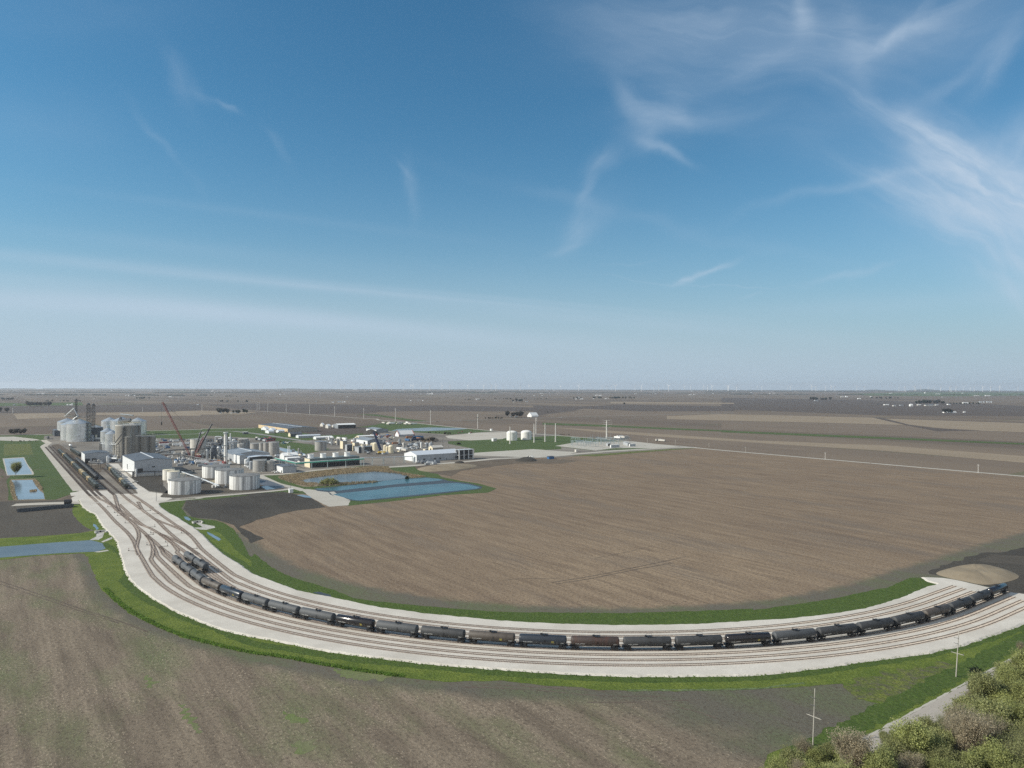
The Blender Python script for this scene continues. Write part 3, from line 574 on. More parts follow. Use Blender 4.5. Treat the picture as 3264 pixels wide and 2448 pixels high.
# plant yard
sheet('plant_yard', A((780, 1290), (850, 1270), (690, 1050), (590, 880), (470, 780), (468, 755), (500, 735), (530, 700), (480, 690), (490, 655), (640, 645), (1120, 690), (1700, 730), (1720, 680), (2212, 690))+B_((300, 650), (900, 680), (1140, 770), (1400, 860), (1700, 800), (1500, 750), (1250, 720), (1500, 700), (1900, 690), (2212, 640))+Cc((100, 560), (320, 600), (1000, 640), (1500, 600), (2212, 640), (2212, 650), (1450, 690), (960, 715), (960, 740), (1250, 800), (1250, 860), (2212, 800))+D_((300, 775), (640, 815), (1200, 800), (1600, 760), (1850, 785), (1200, 830), (300, 890))+Cc((1700, 905), (1250, 935), (1000, 965), (450, 1000), (300, 990), (0, 985))+B_((1700, 1020), (1400, 1060), (1100, 1085), (920, 1090), (1180, 1190), (1330, 1220), (1250, 1240), (600, 1300), (0, 1360))+A((1800, 1390), (1750, 1400), (1640, 1400), (1400, 1400), (800, 1300)), 'yard', .072, .8, 4)
sheet('crossing_gravel', A((770, 1283), (860, 1268), (900, 1240), (1010, 1262), (1180, 1255), (1230, 1292), (1520, 1292), (1500, 1250), (1330, 1110), (1200, 960), (1300, 960), (1420, 1100), (1640, 1270), (1780, 1290), (1900, 1345), (1745, 1400), (1760, 1440), (1200, 1500), (900, 1400), (880, 1380), (800, 1390), (780, 1310)), 'pad', .078, .4, 3)
strip('gravel_road', A((480, 700), (510, 722), (535, 735), (485, 768), (500, 800), (620, 950), (760, 1130), (870, 1260)), 9, 'gravel', .082, sm=3, rag=.4)
strip('gravel_road', A((960, 1390), (560, 1398), (150, 1415)), 12, 'gravel', .084, rag=.6)
strip('gravel_road', [p for p in A((790, 1318), (700, 1360), (480, 1366), (80, 1372), (-600, 1390))], 6, 'brown_soil', .080, rag=.6)
strip('pale_road', A((1745, 1385), (2212, 1340))+B_((0, 1355), (600, 1305), (1190, 1250), (1290, 1225)), 6.5, 'road', .086, sm=3, rag=.3)
strip('pale_road', B_((905, 1085), (1000, 1130), (1130, 1185), (1290, 1222), (1420, 1260)), 7.5, 'road', .088, sm=3, rag=.4)
strip('pale_road', B_((860, 1100), (980, 1085), (1150, 1080), (1400, 1050), (1700, 1020), (1990, 1000), (2212, 995)), 8, 'gravel', .090, sm=2, rag=.5)
sheet('gravel_area', B_((1380, 1250), (1450, 1240), (1620, 1262), (1700, 1280), (1740, 1310), (1830, 1340), (1930, 1368), (1900, 1420), (1700, 1435), (1640, 1415), (1500, 1340)), 'road', .092, .6, 3)
# tank containment
sheet('containment_soil', A((1440, 1105), (1790, 1095), (1800, 1200), (1870, 1290), (1640, 1262), (1520, 1190)), 'wet_soil', .094, .8, 3)
sheet('containment_soil', A((1770, 1315), (1860, 1240), (2212, 1200))+B_((0, 1200), (280, 1100), (600, 1040), (920, 1120), (1200, 1220), (1190, 1240), (900, 1265), (500, 1290), (0, 1340))+A((1900, 1340), (1780, 1332)), 'dark_soil', .094, .8, 3)
sheet('containment_liner', B_((920, 1125), (1010, 1140), (1190, 1205), (1205, 1225), (1100, 1240), (990, 1215), (915, 1185)), 'roof_dark', .098)
sheet('puddle', B_((940, 1215), (1010, 1205), (1100, 1240), (1000, 1248)), 'water_pale', .102, .4, 2)
sheet('dark_yard', A((1000, 980), (1180, 960), (1330, 1100), (1520, 1290), (1230, 1290), (1180, 1255), (1010, 1262), (560, 760), (640, 740), (900, 900)), 'brown_soil', .076, .6, 4)
sheet('dark_yard', A((1230, 1290), (1180, 1252), (1090, 1252), (1000, 1150), (1180, 980), (1310, 1130), (1500, 1285)), 'yard', .080, .4, 4)
# ponds at the left
sheet('pond_bank', A((28, 905), (265, 888), (300, 960), (372, 1060), (372, 1082), (75, 1092)), 'road', .084, .5, 3)
sheet('pond', A((45, 908), (258, 898), (290, 960), (350, 1060), (350, 1076), (85, 1087)), 'water_pale', .088, .3, 3)
sheet('reed_bank', A((110, 1135), (380, 1125), (415, 1160), (470, 1245), (500, 1360), (150, 1362), (120, 1230)), 'reeds_base', .084, .6, 3)
sheet('pond', A((130, 1145), (365, 1140), (385, 1185), (440, 1260), (480, 1290), (492, 1350), (190, 1358), (160, 1290), (150, 1200)), 'water_pale', .088, .5, 3)
sheet('bare_plot', A((45, 745), (335, 742), (365, 860), (40, 872)), 'grass_weedy', .068, 1, 5)
strip('dirt_path', A((-60, 1000), (0, 1030), (40, 1090), (75, 1100), (30, 1150), (45, 1250), (40, 1370)), 6, 'brown_soil', .070, sm=3, rag=.8)
strip('dirt_path', A((150, 895), (370, 886)), 2.5, 'brown_soil', .090); strip('dirt_path', A((355, 1032), (470, 1020)), 2.5, 'brown_soil', .090)
sheet('gravel_area', A((-400, 690), (0, 665), (150, 662), (400, 690), (445, 702), (300, 712), (150, 712), (0, 705), (-400, 720)), 'road', .084, .6, 4)
# basins in the middle
sheet('reed_bank', B_((1130, 1100), (1500, 1060), (1700, 1030), (2212, 990))+Cc((300, 1000), (345, 1040), (600, 1080), (720, 1105), (560, 1118), (400, 1050), (0, 1060), (0, 1180))+B_((1500, 1215), (1400, 1215), (1300, 1180), (1150, 1130)), 'reeds_base', .084, .8, 3)
sheet('pond', B_((1372, 1150), (1450, 1130), (1600, 1100), (1800, 1080), (2212, 1045))+Cc((200, 1050), (350, 1052), (450, 1075), (570, 1100), (500, 1130), (0, 1168))+B_((1800, 1180), (1600, 1190), (1560, 1170), (1440, 1172)), 'water', .090, .4, 3)
sheet('basin_liner', B_((1520, 1238), (1700, 1218), (2212, 1160))+Cc((400, 1130), (720, 1112), (900, 1130), (960, 1150), (1180, 1175), (1340, 1215), (1320, 1240), (900, 1290), (500, 1330), (0, 1375))+B_((2000, 1372), (1900, 1365), (1780, 1335), (1700, 1300), (1680, 1275), (1560, 1262)), 'liner', .094, .2, 3)
sheet('basin_beach', B_((1690, 1275), (1740, 1268), (1770, 1290), (1830, 1325), (1920, 1362), (1860, 1362), (1760, 1330)), 'road', .098, .4, 3)
sheet('basin', B_((1540, 1240), (1750, 1220), (2212, 1168))+Cc((300, 1143), (720, 1117), (860, 1128), (905, 1142), (820, 1153), (400, 1187), (0, 1230))+B_((1800, 1258), (1640, 1256)), 'water_blue', .102, .2, 3)
sheet('basin', B_((1730, 1300), (1800, 1288), (2212, 1248))+Cc((300, 1226), (900, 1180), (1060, 1174), (1200, 1194), (1315, 1222), (1270, 1238), (900, 1275), (500, 1315), (0, 1365))+B_((2000, 1365), (1920, 1352), (1820, 1325)), 'water_blue', .102, .2, 3)
# earthworks in front of the white building
sheet('bare_earth', Cc((600, 985), (1000, 960), (1300, 930), (1700, 905), (2212, 915))+D_((300, 905), (500, 930), (300, 960))+Cc((1700, 960), (1400, 1000), (1100, 1040), (1000, 1100), (760, 1060), (620, 1020)), 'brown_soil', .082, 1.5, 6)
sheet('gravel_pad', Cc((1250, 842), (1500, 825), (1900, 800), (2212, 825))+D_((480, 832), (400, 855), (100, 880))+Cc((1900, 893), (1250, 870)), 'road', .084, .8, 5)
strip('pale_road', Cc((300, 1000), (900, 960), (1300, 925), (1500, 905), (1900, 892))+D_((200, 880), (400, 860), (900, 820), (1500, 785), (1800, 783)), 11, 'road', .088, sm=2, rag=.5)
sheet('gravel_pad', D_((240, 765), (500, 720), (1100, 715), (1500, 760), (1600, 775), (1300, 790), (900, 790), (680, 815)), 'road', .084, .8, 5)
sheet('dirt_verge', D_((400, 870), (800, 850), (1100, 825), (1500, 800), (1850, 785), (1600, 805), (1100, 845), (700, 880)), 'grass_weedy', .078, 1, 5)
sheet('gravel_pad', Cc((930, 655), (1300, 620), (1600, 612), (1700, 640), (1560, 690), (1200, 705), (960, 680)), 'gravel', .084, 1, 6)
sheet('pond', Cc((330, 598), (420, 578), (760, 562), (1100, 568), (1180, 578), (1000, 590), (700, 603)), 'water', .084, .8, 8)
sheet('pond', B_((1140, 785), (1250, 800), (1420, 850), (1450, 885), (1300, 860), (1150, 815)), 'water_pale', .084, .8, 6)
sheet('dark_field', B_((1000, 620), (1400, 575), (1560, 560), (2212, 560), (2212, 610), (1900, 640), (1560, 650), (1400, 620)), 'far_dark', .060, 1, 8)
# highways
def hw(z, pts, w, mat='road', zz=.095, **k): return strip('road', GP(z, pts), w, mat, zz, **k)
strip('road', A((-900, 648), (0, 645), (500, 640), (1100, 618), (1620, 600), (2212, 583))+B_((300, 577), (700, 574), (870, 568)), 9, 'road', .095)
strip('road', A((1700, 645), (1850, 640), (2212, 632))+B_((300, 610), (640, 604), (870, 628), (1100, 662), (1500, 725)), 12, 'asphalt', .097)
strip('road', B_((700, 372), (900, 382), (1200, 400), (1500, 420), (1900, 450), (2212, 468))+Cc((200, 480), (480, 502), (760, 530), (1150, 572), (1500, 604), (2000, 640))+D_((400, 660), (800, 693), (1300, 742), (1800, 787))+GP('s', [(0, 540), (760, 606), (1500, 670), (2212, 731), (3000, 802)]), 8, 'road', .099)
strip('road', Cc((480, 502), (600, 500), (900, 490), (1500, 472), (2212, 452))+D_((300, 448), (700, 438), (1300, 425), (2212, 400)), 10, 'asphalt', .101)
# stripes of the far fields, as seen from the air
for nm, mt, z, q in [
    ('tan_field', 'tan_field', 'a', [(150, 412), (700, 404), (740, 450), (190, 470)]),
    ('tan_field', 'tan_field', 'a', [(1060, 400), (2212, 384), (2212, 432), (1640, 436), (1060, 425)]),
    ('tan_field', 'tan_field', 'b', [(0, 383), (260, 375), (900, 395), (700, 420), (200, 420), (0, 432)]),
    ('plowed_field', 'far_dark', 'a', [(-600, 330), (0, 322), (1200, 312), (2212, 305), (2212, 380), (1200, 395), (0, 405), (-600, 410)]),
    ('plowed_field', 'far_dark', 'b', [(300, 310), (900, 300), (2212, 310), (2212, 400), (1500, 412), (700, 360)]),
    ('plowed_field', 'far_dark', 'c', [(-100, 330), (700, 318), (1300, 325), (2212, 350), (2212, 380), (1500, 385), (700, 380), (-100, 395)]),
    ('brown_field', 'mid_field', 'c', [(180, 425), (700, 418), (1500, 428), (1350, 478), (760, 490), (400, 460)]),
    ('green_field', 'lawn', 'c', [(-60, 415), (180, 420), (500, 465), (760, 492), (560, 495), (200, 440)]),
    ('brown_field', 'mid_field', 'c', [(1150, 570), (1700, 520), (2212, 545), (2212, 640), (1500, 600)]),
    ('brown_field', 'mid_field', 'd', [(300, 545), (900, 555), (1500, 585), (2212, 625), (3000, 660), (3000, 880), (2212, 800), (1800, 770), (1300, 730), (400, 650), (0, 610), (0, 545)]),
    ('tan_field', 'tan_field', 'd', [(200, 560), (900, 600), (1500, 640), (2212, 690), (2900, 735), (2900, 760), (2212, 715), (1400, 665), (700, 610)]),
    ('green_strip', 'lawn', 'd', [(100, 510), (800, 535), (1500, 568), (2212, 598), (2212, 612), (1500, 585), (800, 555), (100, 530)]),
    ('green_strip', 'lawn', 's', [(0, 395), (1000, 435), (2300, 492), (3200, 530), (3200, 550), (2300, 503), (1000, 450), (0, 408)]),
    ('tan_field', 'tan_field', 's', [(-400, 290), (0, 275), (1130, 302), (1240, 330), (1360, 356), (600, 335), (0, 322), (-400, 312)]),
    ('tan_field', 'tan_field', 's', [(1200, 308), (2300, 345), (3200, 372), (3200, 425), (2300, 412), (1700, 388), (1380, 355)]),
    ('brown_field', 'mid_field', 's', [(0, 330), (600, 338), (1400, 362), (2300, 420), (3200, 440), (3200, 510), (2212, 480), (1000, 425), (0, 385)]),
    ('tan_field', 'tan_field', 's', [(300, 470), (1200, 505), (2300, 590), (3000, 630), (3000, 700), (2300, 640), (1200, 545), (300, 490)]),
    ('tan_field', 'tan_field', 'd', [(850, 280), (1500, 283), (2212, 290), (2212, 302), (1500, 300), (850, 296)]),
    ('brown_field', 'mid_field', 'd', [(100, 445), (500, 375), (900, 380), (1560, 400), (2212, 415), (1500, 425), (800, 440)]),
    ('plowed_field', 'far_dark', 'd', [(0, 320), (500, 330), (1000, 310), (2212, 330), (2212, 380), (1200, 385), (560, 355), (200, 410), (0, 395)]),
    ('plowed_field', 'far_dark', 's', [(0, 155), (1000, 170), (1900, 200), (2300, 220), (2300, 290), (1200, 285), (0, 240)]),
    ('green_field', 'lawn', 's', [(900, 128), (1500, 112), (2300, 118), (2300, 138), (1700, 145), (1100, 140)]),
    ('green_field', 'lawn', 'a', [(540, 290), (900, 285), (920, 318), (560, 320)]),
    ('green_field', 'lawn', 'a', [(-100, 295), (120, 290), (560, 318), (120, 325), (-100, 330)]),
    ('gully', 'far_dark', 's', [(1100, 300), (1160, 302), (1370, 352), (1560, 378), (1900, 395), (1580, 402), (1340, 355)]),
    ('gully', 'far_dark', 'd', [(0, 400), (250, 375), (560, 335), (580, 345), (300, 385), (60, 432), (0, 440)]),
]:
    LAY = globals().get('LAY', 0)+1
    sheet(nm, GP(z, q), mt, {'far_dark': .032, 'mid_field': .05, 'tan_field': .085, 'lawn': .105}[mt]+LAY*.0022+(.06 if nm == 'gully' else 0))
# lighter and darker patches in the big field
sheet('plowed_field', GP('q', [(1440, 440), (1700, 350), (1850, 290), (2000, 285), (2212, 240), (3000, 100), (3000, 700), (2212, 640), (1900, 560), (1500, 470)]), 'wet_soil', .032, 2.5, 5, 2)
sheet('plowed_field', GP('q', [(1840, 350), (1950, 300), (2212, 315), (2600, 250), (2600, 420), (2212, 385), (1980, 375)]), 'dark_soil', .036, 2, 5, 2)

# ------------------------------------------------------------------ railway
CX, CY = 41.7, 505.2
def radius(i): return 233.4+4.61*(i-1)                               # tracks 1 (inner) .. 8 (outer)
def loop_pts(i, a0, a1, step=2.0):
    """centreline between two angles of the arc, then straight on along the section grid beyond -54 degrees"""
    R = radius(i); pts = []; n = max(2, int(abs(a1-a0)*R/step))
    for k in range(n+1):
        t = a0+(a1-a0)*k/n; pts.append(Vector((CX+R*math.cos(t), CY+R*math.sin(t), PZ)))
    return pts
def resample(pts, step):
    out = [pts[0].copy()]; acc = 0.0
    for a, b in zip(pts, pts[1:]):
        L = (b-a).length; d = step-acc
        while d <= L+1e-9:
            out.append(a+(b-a)*(d/L)); d += step
        acc = (acc+L) % step
    return out
def along(pts, s):
    for a, b in zip(pts, pts[1:]):
        L = (b-a).length
        if s <= L: return a+(b-a)*(s/L), (b-a).normalized()
        s -= L
    return pts[-1]+(pts[-1]-pts[-2]).normalized()*s, (pts[-1]-pts[-2]).normalized()
def length(pts): return sum((b-a).length for a, b in zip(pts, pts[1:]))
tie_ct = 0
def make_track(label, pts, tie='tie', sp=.55, group='railway tracks of the loop yard', ties=True):
    t = thing('railway_track', label, 'railway track', pts[0], 0, group)
    o = pts[0]
    fr = []
    for i, p in enumerate(pts):
        d = (pts[min(i+1, len(pts)-1)]-pts[max(i-1, 0)]); d.z = 0; d.normalize(); fr.append(Vector((-d.y, d.x, 0)))
    for sgn in (-1, 1):
        mb = MB(); vs = []
        for p, n in zip(pts, fr):
            c = p-o+n*(.76*sgn)
            vs += [c+n*.058+Vector((0, 0, .06)), c+n*.055+Vector((0, 0, .22)), c-n*.055+Vector((0, 0, .22)), c-n*.058+Vector((0, 0, .06))]
        fs = []
        for i in range(len(pts)-1):
            for k in range(4): fs.append((i*4+k, i*4+(k+1) % 4, (i+1)*4+(k+1) % 4, (i+1)*4+k))
        mb.add(vs, fs); mb.build('rail', 'rail', t)
    if ties:
        q = resample(pts, sp); mb = MB()
        for i in range(len(q)-1):
            d = (q[i+1]-q[i]).normalized(); n = Vector((-d.y, d.x, 0)); c = q[i]-o; w = .115+random.uniform(-.01, .01); hl = 1.3+random.uniform(-.04, .04)
            z0 = Vector((0, 0, -.02)); z1 = Vector((0, 0, .055)); e = n*random.uniform(-.04, .04)
            co = [c+n*hl+d*w+e, c+n*hl-d*w+e, c-n*hl-d*w+e, c-n*hl+d*w+e]
            vs = [p+z0 for p in co]+[p+z1 for p in co]
            mb.add(vs, [(4, 5, 6, 7), (0, 1, 5, 4), (1, 2, 6, 5), (2, 3, 7, 6), (3, 0, 4, 7)])
        tag(mb.build('ties', tie, t), kind='stuff')
    return t
RA0 = math.radians(-54)
def tail(i, px):                                                      # straight end towards the right, up to a pixel column
    R = radius(i); p0 = Vector((CX+R*math.cos(RA0), CY+R*math.sin(RA0), PZ)); a = px-XC
    t = (a*p0.y-F*p0.x)/(F*WV.x-a*WV.y); n = max(1, int(t/3))
    return [p0+WV*(t*k/n) for k in range(n, 0, -1)] if t > 0 else []
Us = lambda pts: [G(P('u', *q), PZ) for q in pts]
def full(i, endpx, head, th):
    """from the right-hand end round the arc to angle th, then through the measured points of the throat"""
    a0 = RA0; tl = tail(i, endpx)
    if not tl:
        R = radius(i)
        for k in range(400):
            a0 -= .002
            if (CX+R*math.cos(a0))/(CY+R*math.sin(a0))*F+XC < endpx: break
    arc = loop_pts(i, a0, math.radians(th)-2*math.pi, 2.0)
    pts = (tl+arc) if tl else arc
    key = [pts[-14], pts[-7], pts[-1]]+Us(head)[::-1]
    sm = smooth_pts(key, 8, False)
    return pts[:-14]+sm
CROSS = lambda pts: [G(P('l', *q), PZ) for q in pts]
tr = {}
# throat paths, listed from the level crossing down to where they meet the arc
H8 = [(60, 10), (200, 150), (300, 265), (400, 370), (490, 450), (580, 535), (660, 630), (715, 725), (755, 830)]
H1 = [(850, -5), (1000, 100), (1200, 240), (1400, 380), (1540, 470), (1640, 550), (1740, 640), (1840, 760), (1940, 870)]
H2 = [(640, -5), (760, 80), (900, 180), (1050, 290), (1130, 350), (1250, 470), (1370, 580), (1500, 685), (1700, 830), (1880, 960)]
H3 = [(440, 40), (640, 230), (780, 350), (880, 420), (1000, 470), (1130, 545), (1250, 620), (1400, 730), (1600, 880), (1760, 1000)]
H5 = [(260, 10), (400, 145), (500, 230), (560, 280), (680, 375), (850, 515), (920, 580), (1050, 690), (1150, 785), (1200, 860), (1270, 960)]
H4 = [(1150, 560), (1260, 640), (1360, 712), (1420, 775), (1480, 860), (1530, 950)]
H6 = [(920, 585), (985, 670), (1040, 780), (1090, 890), (1150, 1000)]
H7 = [(920, 585), (990, 680), (1030, 780), (1040, 860), (1025, 950), (1020, 1050)]
up8 = CROSS([(850, 660)]); up5 = CROSS([(945, 655), (980, 700), (1080, 745), (1180, 800), (1290, 890)])
NAMES = {8: 'outermost', 7: 'second from the outside', 6: 'third from the outside', 5: 'the long string of tank cars stands on it', 4: 'two tank cars stand on its left end', 3: 'third from the inside', 2: 'second from the inside', 1: 'innermost'}
ths = {8: 214, 7: 218, 6: 221, 5: 222, 4: 229, 3: 225, 2: 222, 1: 219}
heads = {8: H8, 7: H7, 6: H6, 5: H5, 4: H4, 3: H3, 2: H2, 1: H1}
ends = {1: 3044, 2: 3075, 3: 3106, 4: 3135, 5: 3215, 6: 3232, 7: 3262, 8: 3300}
for i in range(1, 9):
    tr[i] = full(i, ends[i], heads[i], ths[i])
    make_track('rusty track of the curved loop yard, %s' % NAMES[i], tr[i])
# crossovers in the throat
CO = [('crossover from the track at the plant into the innermost track', [(1080, 300), (1180, 350), (1300, 395), (1450, 455), (1600, 520), (1680, 580)]),
      ('crossover joining the two middle tracks above the culvert', [(470, 200), (560, 265), (650, 320), (780, 385), (900, 430), (960, 455)]),
      ('crossover curving from the middle tracks to the outer track', [(660, 365), (725, 430), (775, 520), (790, 610), (765, 700), (750, 780), (760, 850), (790, 940)]),
      ('diagonal track between the third and second track of the throat', [(1120, 545), (1300, 620), (1450, 690), (1580, 755), (1700, 825), (1850, 935)]),
      ('track running behind the first two tank cars from the ladder', [(1150, 785), (1300, 900), (1430, 1010), (1560, 1100)]),
      ('short stub beside the upper crossing feeding the ladder', [(400, 0), (440, 130), (480, 200), (540, 260)]),
      ('short lead joining the second track from the upper crossing', [(770, -5), (810, 70), (850, 140), (920, 200)])]
for lb, q in CO: make_track(lb, smooth_pts(Us(q), 8, False))
# through the crossing and the plant: straight along the grid
def zz(p): return p
def plant_track(lb, near, far, ties=True):
    n = near.copy(); f = far.copy(); n.z = PZ; f.z = .12
    k = int((f-n).length/10); pts = []
    for j in range(k+1):
        p = n+(f-n)*(j/k); d = (p-n).length; p.z = PZ if d < 6 else max(.10, PZ-(d-6)*.03); pts.append(p)
    make_track(lb, resample(pts, 4.0) if False else pts, 'tie_old', .8, 'railway tracks through the plant', ties)
LC = lambda x, y: G(P('l', x, y), PZ)
LG = lambda x, y: G(P('l', x, y), 0)
plant_track('plant track nearest the grass, straight up to the far bins', LC(850, 660), G(P('a', 500, 775)))
plant_track('second plant track from the grass, leading past the hopper cars', LC(945, 660), G(P('a', 545, 770)))
plant_track('plant track under the long string of hopper cars', LC(1035, 660), G(P('a', 575, 770)))
plant_track('plant track under the ribbed tank cars', LC(1225, 640), G(P('a', 775, 860)))
plant_track('plant track running in beside the second hopper string', LC(1350, 630), G(P('l', 880, 230)))
plant_track('plant track under the second hopper string', LC(1500, 625), G(P('a', 1125, 1000)))
pts = [LC(850, 660), Us(H8)[0]]; make_track('short link of the outermost track over the crossing', resample(pts, 3.0))
make_track('short link of the second crossing track into the ladder', smooth_pts(CROSS([(945, 660), (985, 700), (1080, 745), (1190, 810), (1290, 890)]), 5, False))
make_track('short link of the third crossing track into the ladder', smooth_pts(CROSS([(1035, 655), (1110, 725), (1200, 800), (1340, 900), (1480, 1000)]), 5, False))
make_track('short link of the fourth crossing track into the ladder', smooth_pts(CROSS([(1225, 640), (1250, 720), (1280, 830), (1310, 910)]), 5, False))
make_track('short link of the fifth crossing track', smooth_pts(CROSS([(1350, 635), (1450, 720), (1560, 800), (1650, 870)]), 3, False))
make_track('short link of the sixth crossing track', smooth_pts(CROSS([(1500, 628), (1600, 690), (1720, 770), (1840, 850)]), 3, False))
# switch stands of the ladder
def switch_stand():
    t = thing('switch_stand', 'x', 'switch stand', (0, 0, 0), 0, 'switch stands of the ladder')
    MB().box(-.3, 4.2, -.12, .12, .02, .18).build('headblock_tie', 'tie_old', t)
    m = MB().tube((3.8, 0, .18), (3.8, 0, 1.25), .07); m.box(3.55, 4.05, -.18, .18, .18, .42); m.build('stand', 'black', t)
    MB().box(3.62, 3.98, -.03, .03, 1.2, 1.6).build('target', 'red', t)
    return t
ss = None
for k, (x, y, a) in enumerate([(450, 190, 180), (510, 243, 180), (650, 372, 180), (900, 155, 0), (960, 445, 0), (930, 578, 0), (1110, 548, 180), (1640, 553, 180), (1040, 765, 180), (1170, 785, 0), (1370, 712, 180), (1700, 820, 0), (720, 868, 180), (1030, 210, 0), (330, 85, 180)]):
    lb = '%s of the small switch stands down the ladder, counted from the crossing' % nth(k+1)
    p = G(P('u', x, y), PZ)+Vector((0, 0, .03))
    if ss is None: ss = switch_stand(); ss.location = p; ss.rotation_euler = (0, 0, math.radians(a)); ss['label'] = lb
    else: copy_tree(ss, lb, p, math.radians(a+random.uniform(-12, 12)))

# ------------------------------------------------------------------ rail cars (x along the car, origin on the rail)
def bogie(parent, x, name='bogie'):
    m = MB()
    for y in (-.98, .98): m.box(x-1.15, x+1.15, y-.12, y+.12, .36, .78)
    m.box(x-.3, x+.3, -1, 1, .45, .95)
    b = m.build(name, 'black', parent)
    for dx in (-.9, .9):
        w = MB()
        for y in (-.76, .76): w.lathe([(.42, -.08), (.42, .08)], 14, (0, 0, 0))
        w = MB(); w.tube((x+dx, -.95, .45), (x+dx, .95, .45), .09, n=8)
        for y in (-.76, .76): w.tube((x+dx, y-.08, .45), (x+dx, y+.08, .45), .45, n=16)
        w.build('wheelset', 'wheel', b)
def tank_car(ribbed=False):
    t = thing('tank_car', 'x', 'tank car', (0, 0, 0), 0, 'tank cars')
    R = 1.60; L = 8.05; zc = 2.95
    prof = [(.02, -L-.42), (R*.45, -L-.38), (R*.78, -L-.24), (R*.95, -L-.06), (R, -L+.14), (R, 0), (R, L-.14), (R*.95, L+.06), (R*.78, L+.24), (R*.45, L+.38), (.02, L+.42)]
    m = MB(); m.lathe(prof, 40, (0, 0, zc), 'X'); TANK = m.build('tank', 'tc_grey', t, True)
    if ribbed:
        m = MB()
        for k in range(-4, 5): m.lathe([(R+.02, k*1.75-.35), (R+.10, k*1.75-.3), (R+.10, k*1.75+.3), (R+.02, k*1.75+.35)], 24, (0, 0, zc), 'X', False)
        m.build('jacket_bands', 'tc_grey', t, True)
    m = MB()                                                          # manway platform in the middle of the top
    m.box(-.15, 1.75, -.85, .85, zc+R+.02, zc+R+.08)
    for x in (-.15, 1.75):
        for y in (-.85, .85): m.tube((x, y, zc+R-.25), (x, y, zc+R+.75), .035, n=4)
    for y in (-.85, .85): m.tube((-.15, y, zc+R+.75), (1.75, y, zc+R+.75), .035, n=4)
    m.build('platform', 'black', t)
    m = MB(); m.lathe([(.42, zc+R-.05), (.42, zc+R+.42), (.30, zc+R+.52), (.05, zc+R+.55)], 16, (-.55, 0, 0))
    m.build('manway', 'black', t, True)
    MB().lathe([(.20, zc+R), (.20, zc+R+.35)], 10, (.9, .25, 0)).build('valve', 'black', t, True)
    for y in (-1.62, 1.62):
        m = MB()
        for dx in (.15, .55): m.tube((.8+dx-.35, y*1.0, zc-R+.1), (.8+dx-.35, y*1.0, zc+.2), .03, n=4); m.tube((.8+dx-.35, y*1.0, zc+.2), (.8+dx-.35, y*.53, zc+R), .03, n=4)
        for k in range(9): m.tube((.6, y, zc-R+.2+k*.22), (1.0, y, zc-R+.2+k*.22), .02, n=3)
        m.build('ladder', 'black', t)
    m = MB()
    for sx in (-1, 1):
        m.box(min(sx*6.2, sx*8.9), max(sx*6.2, sx*8.9), -.35, .35, .92, 1.38)
        m.box(min(sx*7.2, sx*8.6), max(sx*7.2, sx*8.6), -1.45, 1.45, 1.12, 1.24)
        m.box(min(sx*5.9, sx*6.9), max(sx*5.9, sx*6.9), -1.3, 1.3, 1.2, 1.75)
        for y in (-1.45, 1.45):
            m.tube((sx*8.6, y, 1.2), (sx*8.6, y, 2.2), .035, n=4); m.tube((sx*7.3, y, 1.2), (sx*7.3, y, 2.2), .035, n=4); m.tube((sx*7.3, y, 2.2), (sx*8.6, y, 2.2), .035, n=4)
    m.box(-6.2, 6.2, -.10, .10, 1.05, 1.30)
    for y in (-1.5, 1.5): m.box(-6.4, 6.4, y-.03, y+.03, 1.18, 1.28)
    m.build('underframe', 'black', t)
    for sx in (-1, 1):
        MB().box(min(sx*8.85, sx*9.06), max(sx*8.85, sx*9.06), -.14, .14, .95, 1.25).build('coupler', 'wheel', t)
        bogie(t, sx*6.9)
    # lettering and safety stripes lie in the tank's own skin
    me = TANK.data; L0 = MB(); S0 = MB()
    def plate(mb, x0, x1, z, h, y):
        s = 1 if y > 0 else -1
        ya = math.sqrt((R+.012)**2-(z-zc)**2); yb = math.sqrt((R+.012)**2-(z+h-zc)**2)
        mb.add([(x0, s*ya, z), (x1, s*ya, z), (x1, s*yb, z+h), (x0, s*yb, z+h)], [(0, 1, 2, 3) if s < 0 else (3, 2, 1, 0)])
    for y in (-1, 1):
        x = -6.9
        for k, w in enumerate((.26, .22, .24, .26, 0, .2, .2, .22, .2, .2, .2)):
            if w: plate(L0, x, x+w*.8, 2.15, .30, y)
            x += w+.10 if w else .25
        for k, w in enumerate((.16, .18, .14, .18, .16)): plate(L0, -6.4+k*.26, -6.4+k*.26+w, 1.85, .14, y)
        plate(L0, 6.3, 7.5, 1.95, .45, y); plate(L0, -.9, -.2, 1.75, .12, y)
        for x in (-7.6, -4.3, -2.2, 2.6, 5.0, 7.7): plate(S0, x, x+.10, 2.05, .55, y)
    bm = bmesh.new(); bm.from_mesh(me)
    for mb, mi in ((L0, 1), (S0, 2)):
        vv = [bm.verts.new(v) for v in mb.v]
        for f in mb.f: bm.faces.new([vv[i] for i in f]).material_index = mi
    bm.to_mesh(me); bm.free(); me.materials.append(M['marking']); me.materials.append(M['stripe'])
    return t
def set_mat(o, names, mat):
    for ch in o.children:
        if ch.name.split('.')[0] in names:
            ch.material_slots[0].link = 'OBJECT'; ch.material_slots[0].material = M[mat]
TC = tank_car()
